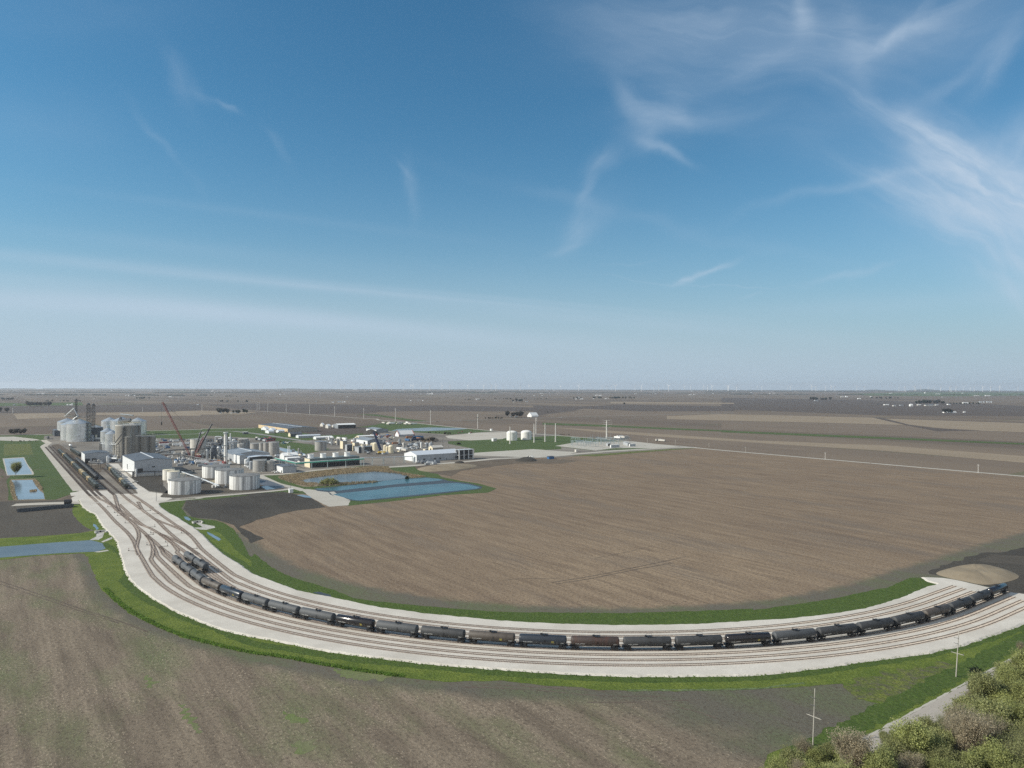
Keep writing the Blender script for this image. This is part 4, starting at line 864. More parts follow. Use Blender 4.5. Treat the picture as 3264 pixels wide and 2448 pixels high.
# the long string: 25 cars round the loop, then two on the neighbouring track
COLS = [('tc_grey', 'dark grey'), ('tc_grey', 'grey'), ('tc_grey', 'dull grey'), ('tc_brown', 'brown grimy'), ('tc_navy', 'blue-black placarded'), ('tc_grey', 'grey'), ('tc_grey', 'clean grey'), ('tc_grey', 'pale grey'),
        ('tc_gloss', 'glossy sun-glinting black'), ('tc_grey', 'plain grey'), ('tc_dark', 'charcoal'), ('tc_brown', 'dark brownish'), ('tc_navy', 'blue-black'), ('tc_rust', 'rusty-topped black'), ('tc_dark', 'charcoal grey'),
        ('tc_dark', 'charcoal pale-patched'), ('tc_gloss', 'deep black'), ('tc_grey', 'blue-grey'), ('tc_dark', 'charcoal'), ('tc_dark', 'dark grey'), ('tc_dark', 'charcoal'), ('tc_brown', 'dark brownish'), ('tc_dark', 'dark'), ('tc_dark', 'dark'), ('tc_gloss', 'black')]
main = tr[5][::-1]
def arclen_at_px(pts, px, lo=0, hi=None, rising=True):
    s = 0
    best = None
    for a, b in zip(pts, pts[1:]):
        L = (b-a).length; p = XC+F*a.x/a.y
        if a.y < 420 and p >= px: return s
        s += L
    return s
SPC = 18.35
s_ref = arclen_at_px(main, 1884)                                      # the rusty car, fourteenth of the string
for k in range(25):
    s = s_ref+(k-13)*SPC
    p0, d0 = along(main, s-6.9); p1, d1 = along(main, s+6.9); d = (p1-p0).normalized(); c = (p0+p1)/2+Vector((0, 0, .22))
    mt, desc = COLS[k]
    lb = '%s tank car, %s from the left end of the long string' % (desc, nth(k+1)) if k < 24 else 'black tank car at the right end of the long string, near the dirt mound'
    if k == 0: o = TC; o.location = c; o.rotation_euler = (0, 0, math.atan2(d.y, d.x)); o['label'] = lb
    else: o = copy_tree(TC, lb, c, math.atan2(d.y, d.x))
    set_mat(o, ('tank',), mt)
    if k in (4, 8, 12, 11, 16):
        zc, R = 2.95, 1.615
        for sgn in (-1, 1):
            m = MB()
            za, zb = 2.2, 2.75; ya = math.sqrt(R*R-(za-zc)**2); yb = math.sqrt(R*R-(zb-zc)**2)
            m.add([(3.1, sgn*ya, za), (4.0, sgn*ya, za), (4.0, sgn*yb, zb), (3.1, sgn*yb, zb)], [(0, 1, 2, 3) if sgn < 0 else (3, 2, 1, 0)])
            m.build('placard', 'placard', o)
side = tr[4][::-1]
bx = G(P('t', 470, 330), PZ)
best = min(range(len(side)), key=lambda i: (side[i]-bx).length)
s4 = length(side[:best+1])
for k in range(2):
    s = s4+k*SPC; p0, d0 = along(side, s-6.9); p1, d1 = along(side, s+6.9); d = (p1-p0).normalized(); c = (p0+p1)/2+Vector((0, 0, .22))
    copy_tree(TC, ['grey tank car at the very left end of the short pair behind the long string', 'grey tank car casting a long shadow, right-hand one of the short pair'][k], c, math.atan2(d.y, d.x))

# ------------------------------------------------------------------ builders for the plant
def tof(B, d, px):                                                    # distance along d from B until the pixel column px
    a = px-XC; return (a*B.y-F*B.x)/(F*d.x-a*d.y)
def hpx(p, n): return n*p.y/F                                         # height of n photo pixels at a ground point
LBL = set()
def building(z, B, xA, xC, h, label, cat='building', ridge='y', rise=.08, wall='whitewall', left=None, front=None, roof='roof_grey', name='industrial_building', group=None, base=0.08, overhang=.35, L=None, D=None):
    """B: near corner; xA: left end of the left wall; xC: right end of the front wall; h: eave height, all read off the photograph"""
    ox, oy, sc = ZO[z]; Bp = G(P(z, *B)); Lw = L or tof(Bp, WV, ox+xC/sc); Lu = D or tof(Bp, -UV, ox+xA/sc); hh = hpx(Bp, h/sc)
    Lw = max(2, min(Lw, 260)); Lu = max(2, min(Lu, 260))
    t = thing(name, label, cat, (Bp.x, Bp.y, base), AW, group)
    t['L'] = Lw; t['D'] = Lu; t['H'] = hh
    rs = rise*(Lw if ridge == 'y' else Lu)
    if ridge == 'y': fr = [(0, 0), (Lw, 0), (Lw, hh), (Lw/2, hh+rs), (0, hh)]
    elif ridge == 'x': fr = [(0, 0), (Lw, 0), (Lw, hh), (0, hh)]
    else: fr = [(0, 0), (Lw, 0), (Lw, hh), (0, hh)]
    m = MB(); n = len(fr)
    for y in (0, Lu): pass
    m.add([(a, 0, b) for a, b in fr], [tuple(range(n))]); 
    m.add([(a, Lu, b) for a, b in fr], [tuple(range(n-1, -1, -1))])
    if ridge == 'x': sd_ = [(0, 0), (Lu, 0), (Lu, hh), (Lu/2, hh+rs), (0, hh)]
    else: sd_ = [(0, 0), (Lu, 0), (Lu, hh), (0, hh)]
    k = len(sd_)
    if left is None: m.add([(0, a, b) for a, b in sd_], [tuple(range(k-1, -1, -1))])
    m.add([(Lw, a, b) for a, b in sd_], [tuple(range(k))])
    m.build('wall', wall, t)
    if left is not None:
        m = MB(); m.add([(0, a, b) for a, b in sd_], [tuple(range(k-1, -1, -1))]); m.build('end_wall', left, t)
    o = overhang; th = .25; m = MB()
    if ridge == 'y':
        pr = [(-o, hh-rise*o*2), (Lw/2, hh+rs+.02), (Lw+o, hh-rise*o*2)]
        vs = [(a, -o, b+.03) for a, b in pr]+[(a, Lu+o, b+.03) for a, b in pr]+[(a, -o, b+th) for a, b in pr]+[(a, Lu+o, b+th) for a, b in pr]
    elif ridge == 'x':
        pr = [(-o, hh-rise*o*2), (Lu/2, hh+rs+.02), (Lu+o, hh-rise*o*2)]
        vs = [(Lw+o, a, b+.03) for a, b in pr]+[(-o, a, b+.03) for a, b in pr]+[(Lw+o, a, b+th) for a, b in pr]+[(-o, a, b+th) for a, b in pr]
    if ridge in 'xy': m.add(vs, [(6, 7, 10, 9), (7, 8, 11, 10), (0, 3, 4, 1), (1, 4, 5, 2), (0, 1, 7, 6), (1, 2, 8, 7), (4, 3, 9, 10), (5, 4, 10, 11), (3, 0, 6, 9), (2, 5, 11, 8)])
    else: m.box(-o, Lw+o, -o, Lu+o, hh+.02, hh+.3)
    m.build('roof', roof, t)
    return t
def opening(t, z, x0, y0, x1, y1, mat='black', name='door', side='front', d=.06):
    """a dark opening or window on the front (or left) wall, read off as a pixel box"""
    ox, oy, sc = ZO[z]; Bp = Vector(t.location); px0, px1 = ox+x0/sc, ox+x1/sc
    dv = WV if side == 'front' else -UV; a = tof(Bp, dv, px0); b = tof(Bp, dv, px1); a, b = sorted((a, b))
    mid = Bp+dv*((a+b)/2); v = (oy+y1/sc)-YH-ROLL*((px0+px1)/2-XC); zb = max(0.05, H-v*mid.y/F); v = (oy+y0/sc)-YH-ROLL*((px0+px1)/2-XC); zt = H-v*mid.y/F
    zt = max(zb+.5, zt)
    if side == 'front': m = MB().box(a, b, -d, d, zb, zt)
    else: m = MB().box(-d, d, a, b, zb, zt)
    return m.build(name, mat, t)
def cyl(z, cx, w, base, h, label, mat='tank_white', roof='tank_roof', rise=.06, cat='storage tank', name='storage_tank', group=None, seg=40, dome=False, rail=True, ladder=True, extra=None, lift=0.0):
    ox, oy, sc = ZO[z]; f = G(P(z, cx, base)); r = 0
    for _ in range(4):
        c = f+Vector((f.x, f.y, 0)).normalized()*r; r = (w/sc)/2*c.y/F
    hh = h/sc*f.y/F; t = thing(name, label, cat, (c.x, c.y, .09), 0, group); t['r'] = r; t['h'] = hh
    MB().lathe([(r, lift), (r, hh)], seg, caps=True).build('shell', mat, t, True)
    if dome: pr = [(r*1.005, hh+.01)]+[(r*math.cos(a), hh+rise*2.4*r*math.sin(a)) for a in (.2, .5, .8, 1.1, 1.35)]+[(.02, hh+rise*2.4*r)]
    else: pr = [(r*1.012, hh-.12), (r*1.012, hh+.06), (.02, hh+.08+rise*r)]
    MB().lathe(pr, seg, caps=False).build('roof', roof, t, True)
    if rail:
        m = MB(); n = 24
        for i in range(n):
            a = 2*math.pi*i/n; b = 2*math.pi*(i+1)/n; p = Vector((r*math.cos(a), r*math.sin(a), hh)); q = Vector((r*math.cos(b), r*math.sin(b), hh))
            m.tube(p, p+Vector((0, 0, 1.1)), .05, n=4, cap=False); m.tube(p+Vector((0, 0, 1.1)), q+Vector((0, 0, 1.1)), .05, n=4, cap=False)
        m.build('guard_rail', 'steel_pale', t)
    if ladder:
        m = MB(); a0 = math.radians(random.uniform(290, 335)); k = 18
        for i in range(k):                                            # spiral stair
            a = a0+i*.045*min(1, 9/r); b = a0+(i+1)*.045*min(1, 9/r)
            p = Vector(((r+.5)*math.cos(a), (r+.5)*math.sin(a), hh*i/k)); q = Vector(((r+.5)*math.cos(b), (r+.5)*math.sin(b), hh*(i+1)/k)); m.bar(p, q, .28)
        m.build('stair', 'steel_pale', t)
    return t
def E3(z, x, yt, yb):                                                 # point above the ground: column x, top row yt, ground row yb
    p = G(P(z, x, yb)); sc = ZO[z][2]; return Vector((p.x, p.y, (yb-yt)/sc*p.y/F))
def lattice_tower(z, x, yb, yt, w, label, mat='steel', cat='tower', name='elevator_tower', head=True, group=None, step=None):
    p = G(P(z, x, yb)); sc = ZO[z][2]; h = (yb-yt)/sc*p.y/F; ww = w/sc*p.y/F/2
    t = thing(name, label, cat, (p.x, p.y, .08), AW, group)
    m = MB(); th = max(.16, ww*.10); st = max(3.0, ww*2.2); n = max(2, int(h/st))
    cs = [(-ww, -ww), (ww, -ww), (ww, ww), (-ww, ww)]
    for a in cs: m.bar((a[0], a[1], 0), (a[0], a[1], h), th*1.3)
    for k in range(n):
        z0 = h*k/n; z1 = h*(k+1)/n
        for i in range(4):
            a, b = cs[i], cs[(i+1) % 4]
            m.bar((a[0], a[1], z1), (b[0], b[1], z1), th); m.bar((a[0], a[1], z0) if k % 2 else (b[0], b[1], z0), (b[0], b[1], z1) if k % 2 else (a[0], a[1], z1), th*.8)
    m.build('frame', mat, t)
    if head:
        m = MB()
        for dx in (-.35, .35): m.box(dx*ww-.3, dx*ww+.3, -.4, .4, 0, h+1.5)
        m.build('elevator_leg', mat, t)
        MB().lathe([(ww*.9, h+.6), (ww*.95, h+2.2), (ww*.3, h+3.2)], 12).build('head_house', 'roof_dark', t)
        m = MB()
        for k in range(1, n+1, 2): m.box(-ww*1.5, ww*1.5, -ww*1.5, ww*1.5, h*k/n-.1, h*k/n+.08)
        m.build('platform', mat, t)
    t['h'] = h; return t
def run(label, pts, r=.6, mat='steel', cat='conveyor', name='conveyor', group=None, legs=18, deck=True, legmat='steel', square=True, truss=False):
    """an elevated conveyor, pipe or gallery along 3D points with trestle legs"""
    o = Vector((pts[0].x, pts[0].y, 0)); t = thing(name, label, cat, o, 0, group); m = MB(); lg = MB(); any_ = False
    for a, b in zip(pts, pts[1:]):
        if square: m.tube(a-o, b-o, r, n=4)
        else: m.tube(a-o, b-o, r, n=8)
        if truss:
            d = (b-a); L = d.length; k = max(2, int(L/4)); up = Vector((0, 0, 2.4))
            for i in range(k):
                p = a-o+d*(i/k); q = a-o+d*((i+1)/k); m.bar(p+up, q+up, .22); m.bar(p, q+up if i % 2 else p+up, .18); m.bar(q, p+up if not i % 2 else q+up, .18)
        if legs:
            L = (b-a).length; k = max(1, int(L/legs))
            for i in range(k+1):
                p = a+(b-a)*(i/k)-o
                if p.z > 2:
                    any_ = True; n = Vector((-(b-a).y, (b-a).x, 0)).normalized()*1.1
                    lg.bar(p+n, Vector((p.x, p.y, 0))+n*1.4, .34); lg.bar(p-n, Vector((p.x, p.y, 0))-n*1.4, .34); lg.bar(p+n, p-n, .34)
    m.build('gallery' if square else 'pipe', mat, t)
    if any_: lg.build('trestle', legmat, t)
    return t
def vessel_top(t, mat='pipe'):
    r, h = t['r'], t['h']; m = MB(); m.tube((0, 0, h), (0, 0, h+1.5), .35); m.tube((0, 0, h+1.5), (r*.9, -r*.2, h+1.5), .3); m.tube((r*.9, -r*.2, h+1.5), (r*1.05, -r*.3, 1), .3)
    m.build('downpipe', mat, t, True)

# ------------------------------------------------------------------ grain bins and silos at the left
BG = 'corrugated grain bins'
cyl('e', 450, 330, 800, 275, 'far left galvanised grain bin, half hidden behind the two others', 'galv', 'galv_roof', .42, 'grain bin', 'grain_bin', BG, rail=False)
cyl('e', 575, 430, 885, 305, 'galvanised grain bin directly behind the largest bright one', 'galv', 'galv_roof', .44, 'grain bin', 'grain_bin', BG, rail=False)
cyl('e', 685, 425, 914, 352, 'largest bright galvanised grain bin with a cone roof, far left of the plant', 'galv', 'galv_roof', .44, 'grain bin', 'grain_bin', BG, rail=False, seg=56)
cyl('e', 1018, 250, 868, 235, 'dark steel bin in shade right of the big bright bin', 'galv_dark', 'roof_grey', .35, 'grain bin', 'grain_bin', BG, rail=False)  # stands in shadow; that shade is painted as a dark shell
cyl('e', 1290, 300, 700, 190, 'wide galvanised bin at the back behind the hopper bins', 'galv', 'galv_roof', .5, 'grain bin', 'grain_bin', BG, rail=False)
cyl('e', 1520, 340, 730, 220, 'middle bin of the back row with a shiny roof', 'galv', 'galv_roof', .5, 'grain bin', 'grain_bin', BG, rail=False)
cyl('e', 1840, 308, 775, 262, 'right-hand bin of the back row beyond the concrete silo', 'galv', 'galv_roof', .46, 'grain bin', 'grain_bin', BG, rail=False)
cyl('e', 1355, 92, 720, 225, 'tall narrow shiny bin among the back row', 'galv', 'galv_roof', .5, 'grain bin', 'grain_bin', BG, rail=False)
cyl('e', 1258, 66, 740, 140, 'small shiny bin left of the narrow one', 'galv', 'galv_roof', .5, 'grain bin', 'grain_bin', BG, rail=False)
cyl('e', 1245, 245, 1100, 385, 'silver hopper bin partly hidden behind the foremost one', 'galv', 'galv_roof', .6, 'grain bin', 'grain_bin', BG, rail=False)
cyl('e', 1330, 240, 1165, 400, 'foremost silver hopper bin with bright sheen beside the concrete silo', 'galv', 'galv_roof', .62, 'grain bin', 'grain_bin', BG, rail=False)
CG = 'concrete silos'
t = cyl('e', 1615, 390, 1180, 590, 'tallest wide concrete silo with a white rim', 'concrete', 'conc_light', .0, 'silo', 'concrete_silo', CG, 48)
MB().lathe([(t['r']+.12, t['h']-1.2), (t['r']+.12, t['h']+.3)], 48, caps=False).build('rim', 'conc_light', t)
cyl('e', 1845, 95, 1150, 560, 'slender concrete silo at the right flank of the tallest one', 'concrete', 'conc_light', .0, 'silo', 'concrete_silo', CG)
for lb, cx, w, b, h in [('low concrete silo, first of the front four from the left', 1648, 128, 1185, 366), ('low concrete silo, second of the front four', 1790, 180, 1168, 352), ('low concrete silo, third of the front four', 1970, 195, 1160, 350), ('low concrete silo at the right end of the front four', 2120, 125, 1152, 345)]:
    cyl('e', cx, w, b, h, lb, 'concrete', 'conc_light', 0, 'silo', 'concrete_silo', CG, ladder=False)
lattice_tower('e', 630, 900, 105, 36, 'tall dark elevator tower with spouts rising over the left bins')
lattice_tower('e', 868, 905, 190, 62, 'pair-leg dryer tower, left of two dark lattice towers')
lattice_tower('e', 965, 890, 200, 56, 'right of the two dark lattice towers beside the bright bins')
lattice_tower('e', 1562, 1200, 650, 44, 'slim elevator tower in front of the low concrete silos')
lattice_tower('e', 1445, 1240, 960, 52, 'short steel stair tower beside the foremost hopper bin', head=False)
lattice_tower('e', 1500, 1150, 470, 60, 'dark head frame standing over the tallest concrete silo')
lattice_tower('e', 1112, 1130, 960, 40, 'small dark tower on the roof line of the loadout shed')
def spout(lb, a, b, r=.9, mat='pipe', **k): return run(lb, [a, b], r, mat, 'grain spout', 'grain_spout', 'grain spouts', legs=0, square=False, **k)
spout('long silver spout sloping left from the tall tower to the far bin', E3('e', 590, 250, 905), E3('e', 412, 408, 870))
spout('short silver spout sloping right from the tall tower', E3('e', 592, 275, 905), E3('e', 655, 395, 905))
spout('thick silver spout running down over the roof of the second bin', E3('e', 668, 402, 900), E3('e', 570, 475, 900), 1.2)
spout('upper dark spout from the slim tower down to the left', E3('e', 1540, 740, 1200), E3('e', 1392, 930, 1200), .7, 'steel')
spout('lower dark spout from the slim tower down to the left', E3('e', 1545, 830, 1200), E3('e', 1440, 960, 1200), .7, 'steel')
spout('big curved duct over the roofs of the back bins', E3('e', 1505, 370, 740), E3('e', 1745, 395, 760), 1.3, 'roof_grey')
run('dark conveyor bridge across the tops of the left bins', [E3('e', 420, 405, 880), E3('e', 850, 430, 890)], .8, legs=0, truss=True)
run('catwalk truss between the loadout tower and the hopper bins', [E3('e', 1110, 950, 1150), E3('e', 1440, 962, 1180)], .4, 'pipe', legs=0, truss=True)
run('pale enclosed conveyor from the loadout shed to the stair tower', [E3('e', 1130, 1222, 1300), E3('e', 1425, 1240, 1330)], .9, 'whitewall', legs=0)
run('thin pipe bridge across the tops of the low silos', [E3('e', 1590, 795, 1170), E3('e', 2150, 790, 1160)], .6, 'conc_light', legs=0, truss=True)
run('dark gallery resting on the tallest silo', [E3('e', 1560, 505, 1150), E3('e', 1700, 490, 1150)], 3.2, 'galv_dark', legs=0)
run('catwalk joining the tallest silo and the back bins', [E3('e', 1440, 545, 1160), E3('e', 1880, 530, 1150)], .45, 'cream', legs=0, truss=True)
run('low dark conveyor at the far end of the tracks', [E3('e', 180, 690, 790), E3('e', 345, 690, 800)], .9, legs=15)
t = building('e', (195, 790), 170, 240, 100, 'small dark conveyor house at the far end of the tracks', wall='galv_dark', roof='roof_dark')

# sheds
t = building('e', (800, 1335), 738, 1290, 182, 'pale rail loadout shed spanning the tracks with two dark doorways', 'shed', 'y', .05, 'grey_or_shaded_wall', 'whitewall', roof='roof_dark', name='loadout_shed')
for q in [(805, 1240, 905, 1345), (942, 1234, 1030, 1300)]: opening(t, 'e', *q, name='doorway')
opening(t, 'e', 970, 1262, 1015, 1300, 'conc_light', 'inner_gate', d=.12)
t = building('a', (1480, 1105), 1352, 1900, 168, 'large pale warehouse shed with a low gable roof left of the white tanks', 'shed', 'y', .06, 'grey_or_shaded_wall', 'whitewall', roof='roof_dark', name='warehouse_shed')
opening(t, 'a', 1520, 1015, 1578, 1060, name='doorway'); opening(t, 'a', 1676, 990, 1710, 1003, 'glass', 'louvre'); opening(t, 'a', 1642, 968, 1645, 1025, 'steel', 'downpipe')
opening(t, 'a', 1402, 965, 1408, 1020, 'black', 'side_door', 'left')
m = MB(); Lw, Ld, Hh = t['L'], t['D'], t['H']; m.box(Lw/2-.5, Lw/2+.5, .5, Ld-.5, Hh+.06*Lw+.3, Hh+.06*Lw+.8); m.build('ridge_vent', 'roof_light', t)
MB().box(.1, Lw-.1, -.10, -.02, .02, Hh*.14).build('plinth', 'conc_light', t)
building('a', (600, 660), 580, 655, 62, 'small dark hut beyond the rail crossing', wall='galv_dark', roof='roof_dark', name='hut')
t = building('h', (1852, 1035), 1700, 2125, 118, 'white pump building with a dark roof and small door, right of the grey tanks', 'building', 'y', .06, 'grey_or_shaded_wall', 'whitewall', roof='roof_dark')
opening(t, 'h', 1825, 980, 1842, 1028, 'glass', 'door', 'left'); opening(t, 'h', 2124-6, 930, 2124, 1015, 'steel', 'downpipe')

# storage tanks
WG = 'stained white storage tanks'
cyl('a', 2034, 332, 1305, 152, 'stained white tank on its own, left of the other three', group=WG, seg=64)
cyl('b', 444, 282, 1122, 126, 'stained white tank farthest back of the group of three', group=WG, seg=64)
cyl('b', 592, 297, 1188, 148, 'stained white tank in the middle of the group of three', group=WG, seg=64)
cyl('b', 759, 314, 1253, 150, 'stained white tank foremost of the group of three, nearest the corner', group=WG, seg=64)
RG = 'small rusty white tanks'
cyl('a', 1858, 122, 1146, 112, 'small rust-streaked white tank, leftmost of three', 'tank_rust', 'cream', .1, group=RG)
cyl('a', 1911, 128, 1172, 120, 'small clean white tank in the middle of three', 'tank_clean', 'cream', .15, group=RG)
cyl('a', 1976, 128, 1160, 78, 'low cream-topped tank, rightmost of the small three', 'tank_rust', 'cream', .12, group=RG)
cyl('b', 925, 145, 1052, 124, 'grey stained tank, larger of the pair by the pump building', 'tank_grey', 'tank_grey', .06)
t = cyl('b', 1043, 88, 1048, 112, 'grey stained tank with a big curved duct, smaller of the pair', 'tank_grey', 'tank_grey', .1); vessel_top(t)
FG = 'grey fermentation tanks'
for lb, cx, w, b, h in [('grey fermenter, leftmost of the back group of four', 874, 104, 850, 108), ('grey fermenter, second of the back group of four', 950, 62, 858, 124), ('grey fermenter, third of the back group of four', 1000, 64, 862, 130), ('grey fermenter, big rightmost one of the back group of four', 1082, 110, 866, 138)]:
    cyl('b', cx, w, b, h, lb, 'tank_grey', 'tank_grey', .12, 'fermenter', 'fermenter_tank', FG, ladder=False)
cyl('b', 1597, 126, 820, 98, 'lone weathered grey tank standing on the grass', 'tank_grey', 'roof_grey', .2)
cyl('b', 248, 166, 860, 165, 'big pale tank behind the red cranes, bright left half', 'conc_light', 'tank_grey', .08)
cyl('b', 735, 110, 790, 98, 'grey process tank behind the main building', 'tank_grey', 'conc_light', .08)
cyl('b', 714, 66, 830, 85, 'small cream tank in front of the grey process tank', 'conc_light', 'conc_light', .1)
cyl('b', 770, 90, 775, 60, 'low grey tank beyond the process tanks', 'tank_grey', 'tank_grey', .1)
cyl('b', 483, 82, 770, 70, 'flat pale process tank behind the steel frames', 'conc_light', 'roof_grey', .1)
cyl('c', 1665, 118, 707, 84, 'white dome-roofed tank on the green, left of the pair', 'tank_clean', 'tank_clean', .16, dome=True, group='white dome tanks on the green')
cyl('c', 1823, 118, 698, 80, 'white dome-roofed tank on the green, right of the pair', 'tank_clean', 'tank_clean', .16, dome=True, group='white dome tanks on the green')

# process area
SGp = 'stainless process vessels'
k = 0
for cx, w, b, h, mt in [(348, 30, 915, 100, 'stainless'), (418, 56, 912, 125, 'galv_dark'), (478, 42, 895, 110, 'stainless'), (300, 26, 850, 62, 'cream'), (650, 42, 805, 92, 'stainless'), (634, 12, 800, 96, 'pipe'), (600, 40, 810, 130, 'stainless'), (575, 22, 812, 110, 'tank_grey'),
                        (535, 20, 815, 110, 'stainless'), (392, 24, 905, 100, 'stainless'), (452, 26, 880, 90, 'tank_grey'), (560, 30, 830, 105, 'tank_grey'), (525, 28, 850, 70, 'stainless')]:
    k += 1
    cyl('b', cx, w, b, h, 'upright process column, %s listed through the pipework left of and behind the chimney' % nth(k), mt, mt, .3, 'process vessel', 'process_vessel', SGp, 24, dome=True, rail=k % 2 == 0, ladder=False)
t = cyl('b', 550, 34, 960, 338, 'tall white exhaust stack rising over the process area', 'tank_clean', 'tank_clean', .0, 'chimney', 'exhaust_stack', rail=False, ladder=False, seg=28)
r, hh = t['r'], t['h']
m = MB()
for zz_ in (.24, .60, .985): m.lathe([(r+.05, hh*zz_-.15), (r+1.3, hh*zz_-.1), (r+1.3, hh*zz_+.1), (r+.05, hh*zz_+.1)], 20, caps=False)
m.build('platform', 'steel_pale', t)
MB().lathe([(r*1.02, hh-.6), (r*1.35, hh+.2), (r*1.35, hh+.6), (r*.9, hh+.6)], 24, caps=False).build('rim', 'white', t)
MB().tube((r+.25, 0, 0), (r+.25, 0, hh), .22, n=4).build('ladder', 'steel', t)
cyl('b', 602, 11, 820, 192, 'thin white vent stack right of the tall stack', 'white', 'white', 0, 'chimney', 'vent_stack', rail=False, ladder=False, seg=16)
def pipe_loop(lb, q, r, mat='pipe'): return run(lb, [E3('b', *p) for p in q], r, mat, 'duct', 'process_duct', 'process ducts', legs=0, square=False)
pipe_loop('white looping duct over the process area, left of the stack', [(437, 800, 840), (437, 668, 840), (450, 662, 840), (500, 664, 840), (508, 675, 840), (500, 685, 840), (470, 690, 840)], .8)
pipe_loop('big pale duct curving off the stack to the right', [(572, 725, 830), (588, 728, 830), (590, 742, 830), (578, 752, 830)], 1.2)
pipe_loop('curved pale duct on the vessel right of the stack', [(626, 800, 812), (626, 706, 812), (640, 694, 812), (656, 700, 812)], 1.3)
pipe_loop('horizontal white duct low in the process area', [(335, 795, 890), (420, 790, 885), (500, 800, 880), (530, 830, 880)], .7)
pipe_loop('second horizontal duct crossing behind the vessels', [(340, 760, 860), (430, 758, 855), (520, 765, 850)], .6)
def frame(z, x0, x1, yb, yt, lb, mat='steel', nx=3, nz=4, depth=9, fill=True):
    p = G(P(z, x0, yb)); q = G(P(z, x1, yb)); sc = ZO[z][2]; L = abs(tof(p, WV, ZO[z][0]+x1/sc)); L = min(L, 60); hh = (yb-yt)/sc*p.y/F
    t = thing('pipe_structure', lb, 'steel frame', (p.x, p.y, .08), AW, 'open steel process structures'); m = MB(); fl = MB()
    for i in range(nx+1):
        for j in (0, 1, 2): m.bar((L*i/nx, depth*j/2, 0), (L*i/nx, depth*j/2, hh), .35)
    for k in range(1, nz+1):
        zz = hh*k/nz
        fl.box(-.3, L+.3, -.3, depth+.3, zz-.1, zz+.1)
        for j in (0, 1, 2): m.bar((0, depth*j/2, zz+1), (L, depth*j/2, zz+1), .12)
        for i in range(nx): m.bar((L*i/nx, 0, hh*(k-1)/nz), (L*(i+1)/nx, 0, zz), .2)
    m.build('columns', mat, t); fl.build('decks', mat, t)
    if fill:
        m = MB(); rnd = random.Random(int(x0*7+yt)); g2 = MB()
        for _ in range(16):
            x = rnd.uniform(.5, L-.5); y = rnd.uniform(.5, depth-.5); k = rnd.randint(0, nz-1); z0 = hh*k/nz+.1; r = rnd.uniform(.5, 1.3); h2 = min(hh/nz*.9, rnd.uniform(1.5, 4))
            (m if rnd.random() < .6 else g2).lathe([(r, z0), (r, z0+h2), (r*.3, z0+h2+.4)], 12, (x, y, 0))
        m.build('small_vessels', 'pipe', t); g2.build('dark_vessels', 'galv_dark', t)
        m = MB()
        for _ in range(14):
            x = rnd.uniform(-1, L+1); y = rnd.uniform(-1, depth+1); z0 = rnd.uniform(1, hh); x2 = rnd.uniform(-1, L+1)
            m.tube((x, y, z0), (x2, y, z0), .22, n=6); m.tube((x2, y, z0), (x2, y, rnd.uniform(.5, hh+1.5)), .22, n=6)
        m.build('pipework', 'white', t)
    return t
frame('b', 330, 400, 900, 790, 'steel frame full of vessels at the left of the process area')
frame('b', 395, 500, 880, 745, 'tall steel frame in the middle of the process area', nx=4)
frame('b', 440, 540, 840, 700, 'steel frame behind the looping duct', nx=3)
frame('b', 330, 420, 810, 700, 'steel frame holding a cream box beside the pale tank', nx=3)
frame('b', 590, 690, 800, 690, 'steel frame among the tall vessels right of the stack', nx=3)
frame('b', 480, 540, 935, 870, 'low steel frame at the foot of the stack', nx=2, nz=2)
building('b', (340, 765), 332, 366, 60, 'small cream box house high beside the pale tank', wall='conc_light', roof='conc_light', ridge='n', name='equipment_house')

# main process building: three joined volumes
t = building('b', (705, 968), 640, 780, 94, 'tall pale process hall with a bright left wall and painted pattern, right of the stack', 'building', 'y', .05, 'grey_or_shaded_wall', 'whitewall', roof='roof_grey', name='process_hall')
t = building('b', (640, 938), 500, 1040, 74, 'long low process hall with a wide grey roof and pale ridge strip', 'building', 'y', .07, 'grey_or_shaded_wall', 'grey_or_shaded_wall', roof='roof_grey', name='process_hall')
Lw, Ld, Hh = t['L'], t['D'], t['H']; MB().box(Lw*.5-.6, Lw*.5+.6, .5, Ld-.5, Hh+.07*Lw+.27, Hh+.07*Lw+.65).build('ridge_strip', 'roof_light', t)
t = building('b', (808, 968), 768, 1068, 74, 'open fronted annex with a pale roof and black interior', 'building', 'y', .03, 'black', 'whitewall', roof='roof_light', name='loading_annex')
opening(t, 'b', 771, 895, 806, 918, 'black', 'opening', 'left')
t = building('i', (650, 905), 565, 930, 85, 'white control building with two thin chimneys', 'building', 'x', .18, 'grey_or_shaded_wall', 'whitewall', roof='white')
m = MB(); Lw, Hh = t['L'], t['H']
for f_ in (.33, .45): MB().tube((Lw*f_, 3, Hh), (Lw*f_, 3, Hh+12), .55, n=10).build('chimney', 'white', t)
building('i', (715, 930), 665, 965, 62, 'low white building in front of the control building', wall='grey_or_shaded_wall', left='whitewall', roof='white', ridge='x', rise=.1)

